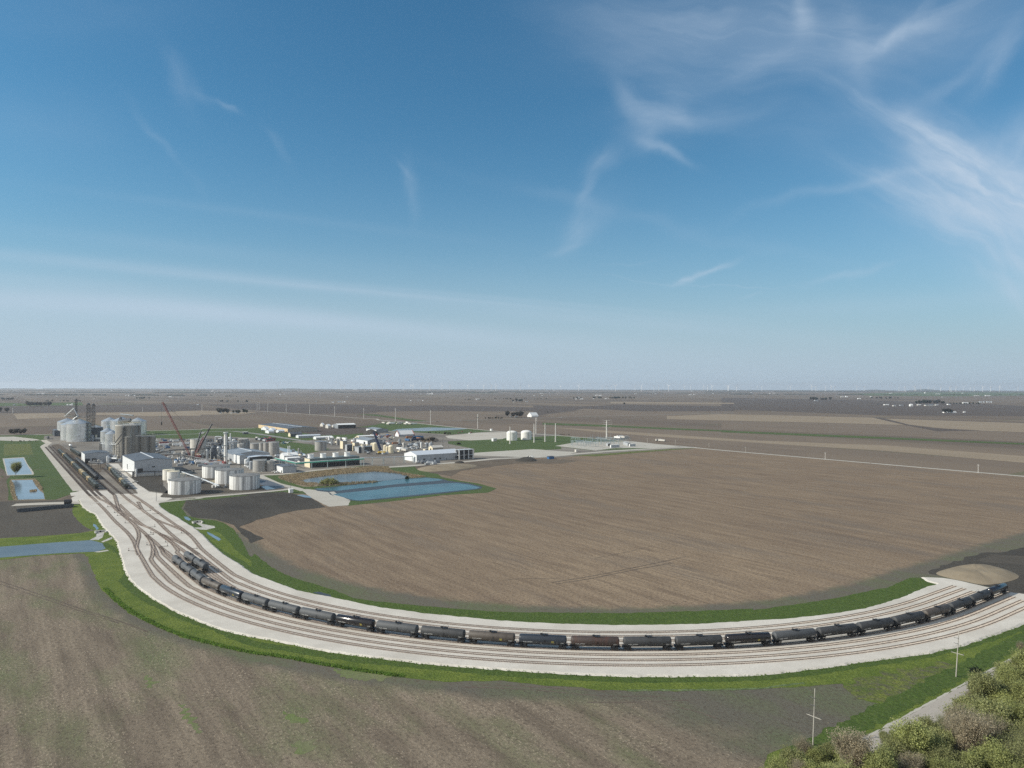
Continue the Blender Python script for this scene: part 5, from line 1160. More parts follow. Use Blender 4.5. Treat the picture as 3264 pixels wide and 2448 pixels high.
# cooling tower with four fans and the green pipe bridge
t = building('i', (1155, 1052), 1052, 2122, 168, 'long cooling tower with black louvres, green-grey top and four white fan stacks', 'cooling tower', 'n', 0, 'louvre', 'cream', roof='green_slab', name='cooling_tower')
Lw, Ld, Hh = t['L'], t['D'], t['H']
MB().box(-.25, Lw+.25, -.25, .1, Hh*.50, Hh*.98).build('top_panel', 'green_slab', t)
for px in (1195, 1440, 1685, 1915):
    a = tof(Vector(t.location), WV, 800+px/6.144); f_ = MB(); rr = 60/6.144*t.location.y/F
    f_.lathe([(rr*1.05, Hh), (rr*.92, Hh+2.5), (rr, Hh+5), (rr*.9, Hh+5), (rr*.82, Hh+2.5), (rr*.85, Hh+1)], 28, (min(a+2, Lw-rr), Ld*.5, 0), caps=False)
    fs = f_.build('fan_stack', 'white', t, True)
    MB().lathe([(rr*.84, Hh+2.4), (.3, Hh+2.9)], 16, (min(a+2, Lw-rr), Ld*.5, 0)).build('fan', 'black', fs)
m = MB()
for i in range(13): m.bar((Lw*i/12, -1.2, 0), (Lw*i/12, -1.2, Hh*.55), .4)
m.build('posts', 'steel', t)
for lb, off, r in [('upper green pipe of the bridge past the cooling tower', 0, .38), ('lower green pipe of the bridge past the cooling tower', 1.3, .38)]:
    o = UV*off
    run(lb, [E3('i', 465, 865+off*6, 960)+o, E3('i', 700, 915+off*6, 1020)+o, E3('i', 880, 960+off*6, 1068)+o, E3('i', 1500, 915+off*6, 1062)+o, E3('i', 2210, 872+off*6, 1040)+o], r, 'green_pipe', 'pipe', 'green_pipe', 'green pipes', legs=0 if off else 16, square=False, legmat='steel_pale')
run('white pipe lying along the green pipe bridge', [E3('i', 465, 855, 955), E3('i', 900, 948, 1062), E3('i', 2210, 862, 1036)], .35, 'pipe', 'pipe', 'white_pipe', legs=0, square=False)
run('pale pipe bridge from the cooling tower to the long white building', [E3('c', 0, 895, 985), E3('c', 250, 890, 972), E3('c', 480, 882, 955), E3('c', 570, 878, 950)], .45, 'pipe', 'pipe', 'pipe_bridge', legs=13, square=False, legmat='steel_pale')
run('white pipe bundle sloping between the white tanks', [E3('b', 70, 1052, 1085), E3('b', 250, 1115, 1150), E3('b', 480, 1205, 1235)], .7, 'pipe', 'pipe', 'pipe_bundle', legs=12, square=False)
run('low dark pipe rack in front of the large shed', [E3('l', 1290, 270, 350), E3('l', 1530, 268, 352), E3('l', 2212, 258, 330), E3('b', 200, 1030, 1062), E3('b', 560, 1000, 1040)], .45, 'steel', 'pipe rack', 'pipe_rack', legs=14)
run('dark gantry along the tracks beside the second hopper string', [E3('l', 1100, 150, 215), E3('l', 1320, 300, 372)], .7, 'steel', 'gantry', 'loading_gantry', legs=9, truss=True)
run('dark gantry bridge in front of the loadout shed', [E3('e', 905, 1330, 1440), E3('e', 1085, 1322, 1455)], .6, 'steel', 'gantry', 'loading_gantry', legs=20)
run('upper dark conveyor from the silos to the process area', [E3('g', 95, 1130, 1180), E3('g', 380, 1075, 1195), E3('g', 780, 1052, 1190), E3('g', 1110, 1042, 1190)], 1.0, 'steel', legs=22)
run('lower dark conveyor sloping down towards the process area', [E3('g', 200, 1155, 1250), E3('g', 560, 1155, 1300), E3('g', 860, 1215, 1310), E3('g', 1180, 1278, 1330)], 1.0, 'steel', legs=22)
run('small pipe rack under the main hall beside the grey tanks', [E3('b', 570, 968, 1010), E3('b', 860, 965, 1010)], .5, 'steel', 'pipe rack', 'pipe_rack', legs=12)
cyl('l', 1577, 24, 352, 125, 'white upright pipe stand at the corner of the large shed', 'white', 'white', 0, 'standpipe', 'standpipe', rail=False, ladder=False, seg=12)
# site edge: warehouses behind
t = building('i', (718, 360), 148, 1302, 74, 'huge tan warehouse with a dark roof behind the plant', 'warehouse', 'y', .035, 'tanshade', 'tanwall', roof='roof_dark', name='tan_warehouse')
Lw, Ld, Hh = t['L'], t['D'], t['H']; MB().box(Lw*.5-.8, Lw*.5+.8, 3, Ld-3, Hh+.035*Lw+.27, Hh+.035*Lw+.6).build('skylight_strip', 'roof_light', t)
building('i', (772, 445), 730, 1005, 52, 'low dark shed with a cream gable in front of the tan warehouse', 'shed', 'x', .25, 'galv_dark', 'cream', roof='roof_dark', name='long_shed')
building('i', (930, 472), 880, 1368, 40, 'long white flat building, left of two by the road', 'building', 'x', .12, 'grey_or_shaded_wall', 'whitewall', roof='roof_light', name='long_shed')
building('i', (1275, 500), 1220, 1612, 38, 'long white flat building, right of two by the road', 'building', 'x', .12, 'grey_or_shaded_wall', 'whitewall', roof='white', name='long_shed')
for lb, b, xa, xc, h in [('white site office beside the tan warehouse, left one', (350, 380), 280, 460, 38), ('white site office beside the tan warehouse, right one', (545, 366), 488, 662, 34), ('grey low office against the tan warehouse', (300, 322), 200, 370, 30), ('pale low office against the tan warehouse', (430, 335), 345, 500, 26)]:
    building('i', b, xa, xc, h, lb, wall='conc_light', left='whitewall', roof='roof_light', ridge='x', rise=.12, name='site_office')
building('h', (1085, 272), 1062, 1180, 40, 'small white-roofed weigh house in the grass', wall='galv_dark', roof='white', ridge='n', name='weigh_house')
building('b', (1790, 575), 1745, 1985, 40, 'open farm shed with a white roof behind the dark field', 'shed', 'x', .10, 'black', 'roof_grey', roof='white', name='open_shed')
for k, (xa, x, yb, xc, h) in enumerate([(1590, 1620, 552, 1640, 20), (1650, 1680, 572, 1710, 28), (1720, 1735, 560, 1760, 18)]):
    building('b', (x, yb), xa, xc, h, '%s of the small cluttered sheds left of the open farm shed' % nth(k+1).capitalize(), wall='conc_light', roof='roof_light', ridge='x', rise=.2, name='small_shed')
t = building('j', (255, 718), 5, 545, 72, 'dark roofed workshop with a white front among parked cars', 'building', 'y', .12, 'roof_grey', 'whitewall', roof='roof_grey', name='workshop')
opening(t, 'j', 180, 665, 214, 712, 'black', 'door', 'left')
building('j', (85, 602), 38, 425, 42, 'long cream shed behind the dark roofed workshop', 'shed', 'x', .10, 'conc_light', 'cream', roof='white', name='long_shed')
t = building('j', (425, 492), 230, 662, 62, 'grey roofed garage with four dark bays in its white end', 'building', 'y', .10, 'roof_grey', 'whitewall', roof='roof_grey', name='garage')
for q in ((262, 430, 278, 468), (290, 434, 306, 474), (322, 438, 340, 478), (362, 442, 384, 484)): opening(t, 'j', *q, name='bay_door', side='left')
t = building('j', (872, 566), 795, 1168, 40, 'white hall with a bright rounded roof and red trimmed ends', 'building', 'x', .42, 'grey_or_shaded_wall', 'whitewall', roof='white', name='red_trimmed_hall')
Lw, Ld, Hh = t['L'], t['D'], t['H']
for x_ in (-.2, Lw+.2):
    m = MB()
    for a, b in (((x_, -.6, 0), (x_, -.6, Hh)), ((x_, -.6, Hh), (x_, Ld/2, Hh+.42*Ld+.5)), ((x_, Ld/2, Hh+.42*Ld+.5), (x_, Ld+.6, Hh)), ((x_, Ld+.6, Hh), (x_, Ld+.6, 0))): m.bar(a, b, 1.1)
    m.build('red_trim', 'red', t)
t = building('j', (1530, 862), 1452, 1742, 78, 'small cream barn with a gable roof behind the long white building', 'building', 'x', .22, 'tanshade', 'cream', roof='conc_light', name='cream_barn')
opening(t, 'j', 1482, 795, 1508, 850, 'black', 'door', 'left')
building('j', (1385, 850), 1345, 1450, 38, 'low cream lean-to beside the cream barn', wall='galv_dark', left='cream', roof='conc_light', ridge='n', name='lean_to')
t = building('j', (1216, 1062), 978, 2090, 132, 'long white metal building with louvres, facing the ponds', 'building', 'x', .11, 'grey_or_shaded_wall', 'whitewall', roof='roof_light', name='long_white_building')
for q in ((1350, 995, 1388, 1035), (1560, 982, 1600, 1018), (1664, 975, 1700, 1010), (1975, 955, 2010, 990)): opening(t, 'j', *q, mat='steel', name='louvre')
for q in ((1242, 1020, 1254, 1056), (1800, 982, 1812, 1018)): opening(t, 'j', *q, mat='black', name='door')
cyl('j', 1172, 42, 1072, 100, 'cyclone duct at the left end of the long white building', 'pipe', 'pipe', .3, 'duct', 'cyclone_duct', rail=False, ladder=False, seg=16, dome=True)
# air cooler frame at the end of that building
p = G(P('c', 1085, 918)); t = thing('air_cooler', 'open frame with black cooler panels at the end of the long white building', 'cooler', (p.x, p.y, .08), AW); L = tof(p, WV, 1150+1238/3.456); hh = hpx(p, 110/3.456)
m = MB()
for i in range(4):
    for y in (0, 9): m.box(L*i/3-.5, L*i/3+.5, y-.5, y+.5, 0, hh)
for z_ in (.45, .98): m.box(-.5, L+.5, -.6, 9.6, hh*z_-.3, hh*z_)
m.build('frame', 'pipe', t); m = MB()
for i in range(3):
    for a_, b_ in ((.12, .42), (.48, .68), (.72, .95)): MB().box(L*i/3+.7, L*(i+1)/3-.7, .5, 8.5, hh*a_, hh*b_).build('panel', 'black', t)
# cream towers (dryers) in the middle distance
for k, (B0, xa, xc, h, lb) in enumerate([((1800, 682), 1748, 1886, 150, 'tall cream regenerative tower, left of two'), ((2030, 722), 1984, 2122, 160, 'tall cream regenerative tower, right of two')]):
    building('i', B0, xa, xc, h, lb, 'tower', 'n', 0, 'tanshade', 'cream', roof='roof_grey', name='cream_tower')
building('i', (1880, 730), 1845, 1990, 125, 'grey panelled block between the two cream towers', wall='galv_dark', left='grey_or_shaded_wall', roof='roof_grey', ridge='n', name='panelled_block')
building('i', (2110, 770), 2085, 2212, 120, 'grey panelled block right of the cream towers', wall='galv_dark', left='grey_or_shaded_wall', roof='roof_grey', ridge='n', name='panelled_block')
t = building('j', (60, 860), 0, 400, 90, 'low gridded dark block behind the yellow crane', wall='galv_dark', left='grey_or_shaded_wall', roof='roof_grey', ridge='n', name='panelled_block')
k = 0
for cx, w, b, h in [(345, 60, 760, 55), (400, 100, 850, 140), (450, 70, 845, 130), (600, 70, 860, 110), (640, 60, 880, 105), (715, 105, 892, 130), (250, 40, 770, 45), (150, 60, 780, 42)]:
    k += 1; cyl('j', cx, w, b, h, 'cream rounded vessel around the yellow crane, %s from the left' % nth([5-0, 0, 0, 0, 0, 0, 0, 0][0]*0+{345: 3, 400: 4, 450: 5, 600: 6, 640: 7, 715: 8, 250: 2, 150: 1}[cx]), 'cream', 'cream', .25, 'vessel', 'cream_vessel', 'cream vessels', 24, dome=True, rail=False, ladder=False)
building('k', (1520, 635), 1508, 1636, 46, 'white control cabin inside the substation yard', wall='grey_or_shaded_wall', left='whitewall', roof='white', ridge='n', name='control_cabin')
building('k', (1152, 660), 1135, 1322, 52, 'long grey control house at the front of the substation', wall='grey_or_shaded_wall', left='whitewall', roof='white', ridge='n', name='control_house')
building('k', (470, 745), 443, 500, 45, 'pale electrical cabinet beside the track to the substation', wall='conc_light', roof='conc_light', ridge='n', name='equipment_cabinet')
building('c', (1460, 715), 1442, 1500, 30, 'small white hut on the green left of the dome tanks', wall='conc_light', left='whitewall', roof='white', ridge='n', name='hut')
building('c', (1437, 598), 1425, 1452, 18, 'tiny white hut beside the road behind the green', wall='whitewall', roof='white', ridge='n', name='hut')
t = building('c', (2075, 912), 2053, 2132, 26, 'blue open top container at the edge of the field', 'container', 'n', 0, 'blue', 'blue', roof='navy', name='blue_container')
building('b', (1255, 1285), 1245, 1298, 38, 'small white instrument hut at the road junction by the basins', wall='whitewall', left='whitewall', roof='white', ridge='n', name='instrument_hut')
# rubble bunker left of the crossing
a = G(P('a', 190, 1500)); b = G(P('a', 812, 1440)); d = (b-a); L = d.length; t = thing('rubble_bunker', 'long low dark retaining wall heaped with broken rubble, left of the crossing', 'bunker', (a.x, a.y, .08), math.atan2(d.y, d.x))
MB().box(0, L, 0, .8, 0, 2.6).build('wall', 'galv_dark', t)
m = MB(); rn = random.Random(3); n_ = 60
vs = []
for i in range(n_+1):
    for j in range(9): vs.append((L*i/n_, .8+j*1.0, max(.05, (2.5-j*.27)+rn.uniform(-.35, .35))))
m.add(vs, [(i*9+j, (i+1)*9+j, (i+1)*9+j+1, i*9+j+1) for i in range(n_) for j in range(8)]); m.build('rubble', 'riprap', t)
m = MB(); p = G(P('a', 748, 1412)); t2 = thing('culvert_pipe', 'dark round culvert pipe on the gravel beside the rubble wall', 'culvert', (p.x, p.y, .1), .5)
m.lathe([(2.0, -2.5), (2.0, 2.5), (1.75, 2.5), (1.75, -2.5), (2.0, -2.5)], 20, (0, 0, 2.0), 'X', False); m.build('pipe', 'black', t2, True)
# culvert headwalls
for lb, z, x, y in [('broken concrete culvert mouth beside the channel', 'm', 885, 545), ('concrete culvert mouth in the inner grass', 'm', 1738, 460)]:
    p = G(P(z, x, y)); t = thing('culvert_headwall', lb, 'culvert', (p.x, p.y, .09), AW, 'culvert mouths'); m = MB(); m.box(-3.2, 3.2, 0, 1.0, 0, 1.2); m.box(-3.2, -2.4, -3, 0, 0, .8); m.box(2.4, 3.2, -3, 0, 0, .8); m.build('headwall', 'conc_light', t)
    MB().tube((0, -.15, .6), (0, 1.05, .6), .55, n=14).build('opening', 'black', t)

# mounds of earth
def mound(lb, z, pts, h, mat='sand', seed=0, rough=.5):
    P0 = [G(P(z, *q)) for q in pts]; c = sum(P0, Vector())/len(P0); ring = smooth_pts(P0, 6); n = len(ring); m = MB(); vs = []; K = 12
    for k in range(K+1):
        f = k/K
        for p in ring:
            q = c+(p-c)*(1-f); hh = h*(1-(1-f)**2.0)**.9; v = Vector((q.x, q.y, 0))
            hh += (noise.noise(v*.12+Vector((seed, 0, 0)))*.5+noise.noise(v*.45)*.25+abs(noise.noise(v*.9))*.22)*rough*h*.35*min(1, f*3)
            vs.append((q.x-c.x, q.y-c.y, max(0, hh)))
    for k in range(K):
        for i in range(n): m.add([], []) if False else None
    fs = [(k*n+i, k*n+(i+1) % n, (k+1)*n+(i+1) % n, (k+1)*n+i) for k in range(K) for i in range(n)]
    m.add(vs, fs); o = m.build('earth_mound', mat, None, True); o.location = (c.x, c.y, .12); tag(o, lb, 'earth mound'); return o
mound('large tan dirt mound at the right end of the tank car string', 'q', [(1495, 455), (1600, 415), (1750, 385), (1900, 385), (2060, 425), (2170, 478), (2100, 520), (1900, 550), (1720, 520), (1580, 490)], 2.3, seed=2, rough=1.8)
mound('long low sandy mound in front of the long white building', 'c', [(640, 1010), (800, 985), (1000, 968), (1200, 968), (1280, 985), (1200, 1010), (1000, 1035), (760, 1050), (640, 1035)], 3.2, seed=5, rough=.9)
mound('dark topsoil heap beside the blue container', 'c', [(1700, 928), (1780, 900), (1900, 905), (1940, 925), (1900, 938), (1760, 940)], 3.5, 'wet_soil', 6, .9)
mound('small black heap near the end of the long white building', 'c', [(1030, 950), (1080, 940), (1140, 945), (1100, 958)], 1.6, 'wet_soil', 8)
mound('dark coal heap behind the workshop', 'j', [(150, 515), (300, 475), (420, 490), (480, 525), (300, 540)], 8, 'wet_soil', 9)
mound('brown shrubby heap behind the plant parking', 'j', [(1300, 640), (1420, 590), (1560, 580), (1650, 640), (1500, 680), (1380, 670)], 4, 'brown_soil', 10)

# rock, cranes
def boom(t, a, b, w, mat, name='boom', lat=True):
    m = MB(); d = b-a; L = d.length; x = Vector((0, 1, 0)); y = d.normalized().cross(x).normalized()
    if not lat: m.tube(a, b, w*.6, w*.35, 6)
    else:
        n = int(L/(w*1.6)); cs = [x*w/2+y*w/2, x*w/2-y*w/2, -x*w/2-y*w/2, -x*w/2+y*w/2]
        for c in cs: m.bar(a+c, b+c, w*.15)
        for k in range(n):
            p = a+d*(k/n); q = a+d*((k+1)/n)
            for i in range(4): m.bar(p+cs[i], q+cs[(i+1) % 4], w*.08); m.bar(q+cs[i], q+cs[(i+1) % 4], w*.08)
    return m.build(name, mat, t)
def crane(lb, z, base, tips, mat, hook=None, backs=(), w=2.2, name='crawler_crane'):
    p = G(P(z, *base)); sc = ZO[z][2]; k_ = p.y/F/sc
    t = thing(name, lb, 'crane', (p.x, p.y, .08), 0, 'construction cranes')
    m = MB(); m.box(-4.5, 4.5, -3.8, -2.4, 0, 1.3); m.box(-4.5, 4.5, 2.4, 3.8, 0, 1.3); m.build('crawler_tracks', 'black', t)
    m = MB(); m.box(-1.2, 7.5, -1.7, 1.7, 1.5, 3.8); m.box(-2.6, -.6, -2.6, -1.5, 1.6, 3.7); m.build('cab_body', mat, t)
    for i, (x0, y0, x1, y1, lat, mt, ww) in enumerate(tips):
        a = Vector(((x0-base[0])*k_, 0, (base[1]-y0)*k_)); b = Vector(((x1-base[0])*k_, 0, (base[1]-y1)*k_)); boom(t, a, b, ww, mt, 'boom', lat)
    m = MB()
    for x0, y0, x1, y1 in backs: m.tube(((x0-base[0])*k_, 0, (base[1]-y0)*k_), ((x1-base[0])*k_, 0, (base[1]-y1)*k_), .12, n=4)
    if backs: m.build('cables', 'steel', t)
    if hook:
        x0, y0, y1 = hook; m = MB(); X = (x0-base[0])*k_; m.tube((X, 0, (base[1]-y0)*k_), (X, 0, (base[1]-y1)*k_), .10, n=4); m.lathe([(.3, (base[1]-y1)*k_-4), (.9, (base[1]-y1)*k_-3), (.7, (base[1]-y1)*k_), (.2, (base[1]-y1)*k_+.8)], 8, (X, 0, 0)); m.build('hook_block', 'black', t)
    return t
crane('tall red lattice crawler crane leaning left with a hanging hook', 'g', (790, 1235), [(775, 1190, 232, 138, True, 'red', 1.7)], 'red', (213, 150, 525), [(238, 135, 700, 560), (700, 560, 850, 665), (850, 665, 870, 1200)])
crane('red lattice crane with a stubby mast beside the tall one', 'g', (870, 1235), [(855, 1190, 1035, 830, True, 'red', 1.8), (870, 1195, 960, 1160, True, 'red', 1.4)], 'red', None, [(1035, 830, 960, 1180)])
crane('mobile crane with the short thin telescopic boom', 'g', (860, 1205), [(865, 1110, 990, 695, False, 'steel', 2.2)], 'yellow', name='mobile_crane')
crane('mobile crane with the long thin dark telescopic boom', 'g', (905, 1215), [(915, 1110, 1190, 575, False, 'steel', 2.6), (1190, 575, 1212, 562, False, 'steel', 2.2)], 'white', name='mobile_crane')
crane('yellow crane with a dark blue boom leaning left', 'j', (495, 905), [(515, 840, 372, 465, False, 'navy', 3.6)], 'yellow', name='mobile_crane')

# ------------------------------------------------------------------ smaller plant equipment between the big pieces
def skid(kind, p, rz, lb, rn):
    t = thing({'tote': 'equipment_skid', 'tank': 'horizontal_tank', 'box': 'site_container', 'vert': 'small_upright_tank', 'rack': 'pipe_stack'}[kind], lb, {'tote': 'equipment', 'tank': 'tank', 'box': 'container', 'vert': 'tank', 'rack': 'pipes'}[kind], (p.x, p.y, .1), rz, 'small equipment of the plant')
    c = rn.choice(['white', 'conc_light', 'grey_or_shaded_wall', 'galv_dark', 'stainless', 'pipe', 'cream', 'roof_grey', 'tank_grey'])
    if kind == 'tank':
        L, r = rn.uniform(5, 10), rn.uniform(1.1, 1.7)
        MB().lathe([(.05, -L/2-.5), (r*.7, -L/2-.3), (r, -L/2), (r, L/2), (r*.7, L/2+.3), (.05, L/2+.5)], 20, (0, 0, r+.9), 'X').build('shell', c, t, True)
        m = MB(); m.box(-L*.35-.2, -L*.35+.2, -r*.8, r*.8, 0, r+.2); m.box(L*.35-.2, L*.35+.2, -r*.8, r*.8, 0, r+.2); m.build('saddles', 'steel', t)
    elif kind == 'box':
        L = rn.choice([6, 9, 12]); c = rn.choice(['white', 'conc_light', 'blue', 'orange', 'grey_or_shaded_wall', 'red', 'white'])
        MB().box(-L/2, L/2, -1.25, 1.25, .15, 2.7).build('box_body', c, t); m = MB()
        for i in range(int(L/1.2)): m.box(-L/2+.5+i*1.2, -L/2+.62+i*1.2, -1.30, -1.251, .3, 2.6)
        m.build('ribs', 'steel', t); MB().box(L/2+.01, L/2+.08, -1.1, 1.1, .3, 2.5).build('door', 'grey_or_shaded_wall', t)
    elif kind == 'vert':
        r, h = rn.uniform(1.2, 2.6), rn.uniform(4, 10); MB().lathe([(r, 0), (r, h), (r*.5, h+.6), (.05, h+.8)], 20).build('shell', c, t, True); m = MB(); m.tube((r+.3, 0, 0), (r+.3, 0, h+1), .12, n=4); m.tube((r+.7, 0, 0), (r+.7, 0, h+1), .12, n=4); m.build('ladder', 'steel', t)
    elif kind == 'rack':
        m = MB(); L = rn.uniform(6, 12)
        for i in range(6):
            for j in range(6-i): m.tube((-L/2, (j+i*.5)*.5, .3+i*.42), (L/2, (j+i*.5)*.5, .3+i*.42), .22, n=6)
        m.build('pipes', c, t)
    else:
        L, w, h = rn.uniform(3, 7), rn.uniform(2, 4), rn.uniform(2, 4.5); MB().box(-L/2, L/2, -w/2, w/2, .4, h*.6).build('housing', c, t); MB().box(-L/2-.3, L/2+.3, -w/2-.3, w/2+.3, 0, .38).build('base', 'steel', t)
        MB().tube((L*.2, 0, h*.6), (L*.2, 0, h+1), .35, n=10).build('exhaust', 'pipe', t)
    return t
def scatter(z, box, n, kinds, where, seed, gap=7):
    rn = random.Random(seed); x0, y0, x1, y1 = box; pts = []; tr_ = 0
    while len(pts) < n and tr_ < 5000:
        tr_ += 1; p = G(P(z, rn.uniform(x0, x1), rn.uniform(y0, y1)))
        if all((p-q).length > gap for q in pts): pts.append(p)
    pts.sort(key=lambda p: p.x/p.y)
    for i, p in enumerate(pts): 
        k = rn.choice(kinds); nm = {'tote': 'equipment skid', 'tank': 'lying tank', 'box': 'box container', 'vert': 'small upright tank', 'rack': 'stack of pipes'}[k]
        skid(k, p, AW+(math.pi/2 if rn.random() < .4 else 0)+rn.uniform(-.05, .05), '%s, %s item from the left %s' % (nm, nth(i+1), where), rn)
scatter('g', (620, 1150, 1500, 1260), 26, ['tote', 'tank', 'vert', 'vert', 'tote', 'rack'], 'at the feet of the process columns', 1, 6)
scatter('g', (110, 1090, 640, 1330), 18, ['box', 'rack', 'tote', 'box'], 'under the two dark conveyors', 2)
scatter('g', (560, 1330, 1560, 1400), 16, ['tote', 'rack', 'box', 'tank'], 'on the strip before the process area', 3)
scatter('b', (180, 700, 330, 760), 8, ['box', 'rack'], 'behind the pale tank', 4)
scatter('a', (1720, 690, 2180, 800), 22, ['box', 'rack', 'box', 'tote'], 'on the laydown yard behind the silos', 5, 9)
scatter('b', (1180, 840, 1420, 905), 9, ['tote', 'vert', 'box', 'tank'], 'around the control building', 6)
scatter('b', (1100, 880, 1430, 1000), 16, ['tote', 'tote', 'vert', 'rack', 'tank'], 'left of the cooling tower', 7, 6)
scatter('b', (1640, 700, 1990, 760), 16, ['vert', 'box', 'tote', 'tank'], 'around the cream towers', 8)
scatter('c', (20, 830, 470, 860), 12, ['tote', 'vert', 'box', 'tank'], 'along the road before the cream vessels', 9)
scatter('j', (880, 690, 1500, 830), 24, ['tote', 'box', 'vert', 'rack'], 'in the yard behind the long white building', 10, 9)
scatter('j', (300, 620, 900, 740), 16, ['box', 'tote', 'rack'], 'around the workshop yard', 11, 9)
scatter('a', (1000, 660, 1120, 715), 6, ['tote', 'vert'], 'at the foot of the dark bin', 12)
scatter('e', (1200, 1190, 1560, 1340), 14, ['tote', 'vert', 'tote', 'rack'], 'under the foremost silver bin', 13, 5)
scatter('e', (900, 1330, 1200, 1345), 3, ['tote', 'tank'], 'in front of the loadout shed', 14, 8)
scatter('h', (0, 790, 700, 840), 12, ['tote', 'tank', 'rack', 'box'], 'behind the rear white tank', 15, 6)
scatter('h', (1130, 870, 1260, 960), 5, ['tote', 'vert'], 'between the hall and the grey tanks', 16, 6)
scatter('b', (290, 1150, 600, 1230), 7, ['tote', 'rack'], 'among the white tanks', 17, 9)
scatter('c', (60, 640, 400, 680), 12, ['box', 'box', 'rack'], 'beyond the workshop', 18, 10)
scatter('c', (620, 945, 900, 975), 8, ['rack', 'tote'], 'on the gravel before the long white building', 19, 8)
run('low pale pipe rack through the middle of the process area', [E3('b', 330, 850, 885), E3('b', 500, 860, 890), E3('b', 640, 872, 905)], .6, 'pipe', 'pipe rack', 'pipe_rack', legs=9)
run('upper pale pipe rack behind the process columns', [E3('b', 340, 735, 830), E3('b', 500, 728, 825), E3('b', 700, 720, 815)], .6, 'pipe', 'pipe rack', 'pipe_rack', legs=10)
run('red-brown pipe rack behind the main hall', [E3('b', 560, 700, 790), E3('b', 800, 690, 780)], .6, 'red', 'pipe rack', 'pipe_rack', legs=10)

# ------------------------------------------------------------------ hopper cars and other stock in the plant
def hopper_car():
    t = thing('hopper_car', 'x', 'hopper car', (0, 0, 0), 0, 'hopper cars in the plant')
    m = MB(); L, Wd, zt, zb = 7.9, 1.55, 4.6, 1.9
    prof = [(-L, zt), (L, zt), (L, 3.2), (L-1.9, 1.2), (L-2.6, 1.2), (2.0, 1.9), (-2.0, 1.9), (-L+2.6, 1.2), (-L+1.9, 1.2), (-L, 3.2)]
    n = len(prof); m.add([(a, -Wd, b) for a, b in prof]+[(a, Wd, b) for a, b in prof], [tuple(range(n))[::-1], tuple(range(n, 2*n))]+[(i, (i+1) % n, n+(i+1) % n, n+i) for i in range(n)])
    for i in range(9):
        x = -7.4+i*1.85
        for y in (-Wd-.06, Wd+.06): m.box(x-.07, x+.07, y-.06, y+.06, 2.0, zt)
    m.build('body', 'hopper', t)
    m = MB(); m.add([(-L, -Wd, zt+.01), (L, -Wd, zt+.01), (L, Wd, zt+.01), (-L, Wd, zt+.01), (-L, 0, zt+.35), (L, 0, zt+.35)], [(0, 1, 5, 4), (2, 3, 4, 5), (1, 2, 5), (3, 0, 4)]); m.box(-6.5, 6.5, -.3, .3, zt+.25, zt+.5); m.build('roof', 'hopper', t)
    MB().box(-8.7, 8.7, -.4, .4, .85, 1.2).build('sill', 'black', t)
    bogie(t, 6.6); bogie(t, -6.6); return t
HC = hopper_car(); used = [False]
def put_string(proto, pts, n, sp, names, off=0.0, mats=None, flip=False):
    for k in range(n):
        s = off+sp*(k+.5); p0, _ = along(pts, max(0, s-6.5)); p1, _ = along(pts, s+6.5); d = (p1-p0).normalized(); c = (p0+p1)/2+Vector((0, 0, .26))
        lb = names % nth(k+1)
        if proto is HC and not used[0]: used[0] = True; o = HC; o.location = c; o.rotation_euler = (0, 0, math.atan2(d.y, d.x)); o['label'] = lb
        else: o = copy_tree(proto, lb, c, math.atan2(d.y, d.x))
        if mats and k in mats: set_mat(o, ('body', 'roof', 'tank', 'jacket_bands'), mats[k])
def line_from(z0, near, z1, far, zz=.1):
    a = G(P(z0, *near)); b = G(P(z1, *far)); a.z = b.z = zz; return [a, b]
put_string(HC, line_from('l', (945, 560), 'a', (575, 765)), 24, 18.3, 'grey-green hopper car, %s from the crossing in the long hopper string', 0, {3: 'hopper_tan', 6: 'hopper_tan', 7: 'hopper_tan', 12: 'hopper_tan', 19: 'hopper_tan'})
hp = smooth_pts([G(P('l', *q)) for q in [(1425, 558), (1330, 450), (1245, 360), (1175, 280), (1105, 215), (1035, 178)]], 6, False)
for p in hp: p.z = .1
put_string(HC, hp, 10, 18.3, 'dark hopper car, %s from the crossing in the shorter string by the gantry', 0, {2: 'hopper_tan', 8: 'hopper_tan'})
put_string(HC, line_from('a', (880, 892), 'a', (735, 790)), 6, 18.3, 'dark hopper car, %s from the loadout shed on the siding behind it')
RT = tank_car(True); RT['group'] = 'ribbed tank cars in the plant'
a_, b_ = line_from('l', (950, 400), 'a', (770, 862)); dd = (b_-a_).normalized()
RT.location = a_+dd*9.1+Vector((0, 0, .26)); RT.rotation_euler = (0, 0, math.atan2(dd.y, dd.x)); RT['label'] = 'banded grey tank car nearest the crossing in the plant string'
for k in range(1, 12): copy_tree(RT, 'banded grey tank car, %s from the crossing in the plant string' % nth(k+1), a_+dd*(9.1+18.2*k)+Vector((0, 0, .26)))
c = G(P('e', 520, 1020)); o = copy_tree(TC, 'white and black tank car standing alone beyond the loadout shed', c+Vector((0, 0, .3)), math.atan2(dd.y, dd.x)); set_mat(o, ('tank',), 'white')
c = G(P('a', 530, 688)); copy_tree(TC, 'dark tank car far away where the plant tracks cross', c+Vector((0, 0, .3)), math.atan2(dd.y, dd.x))

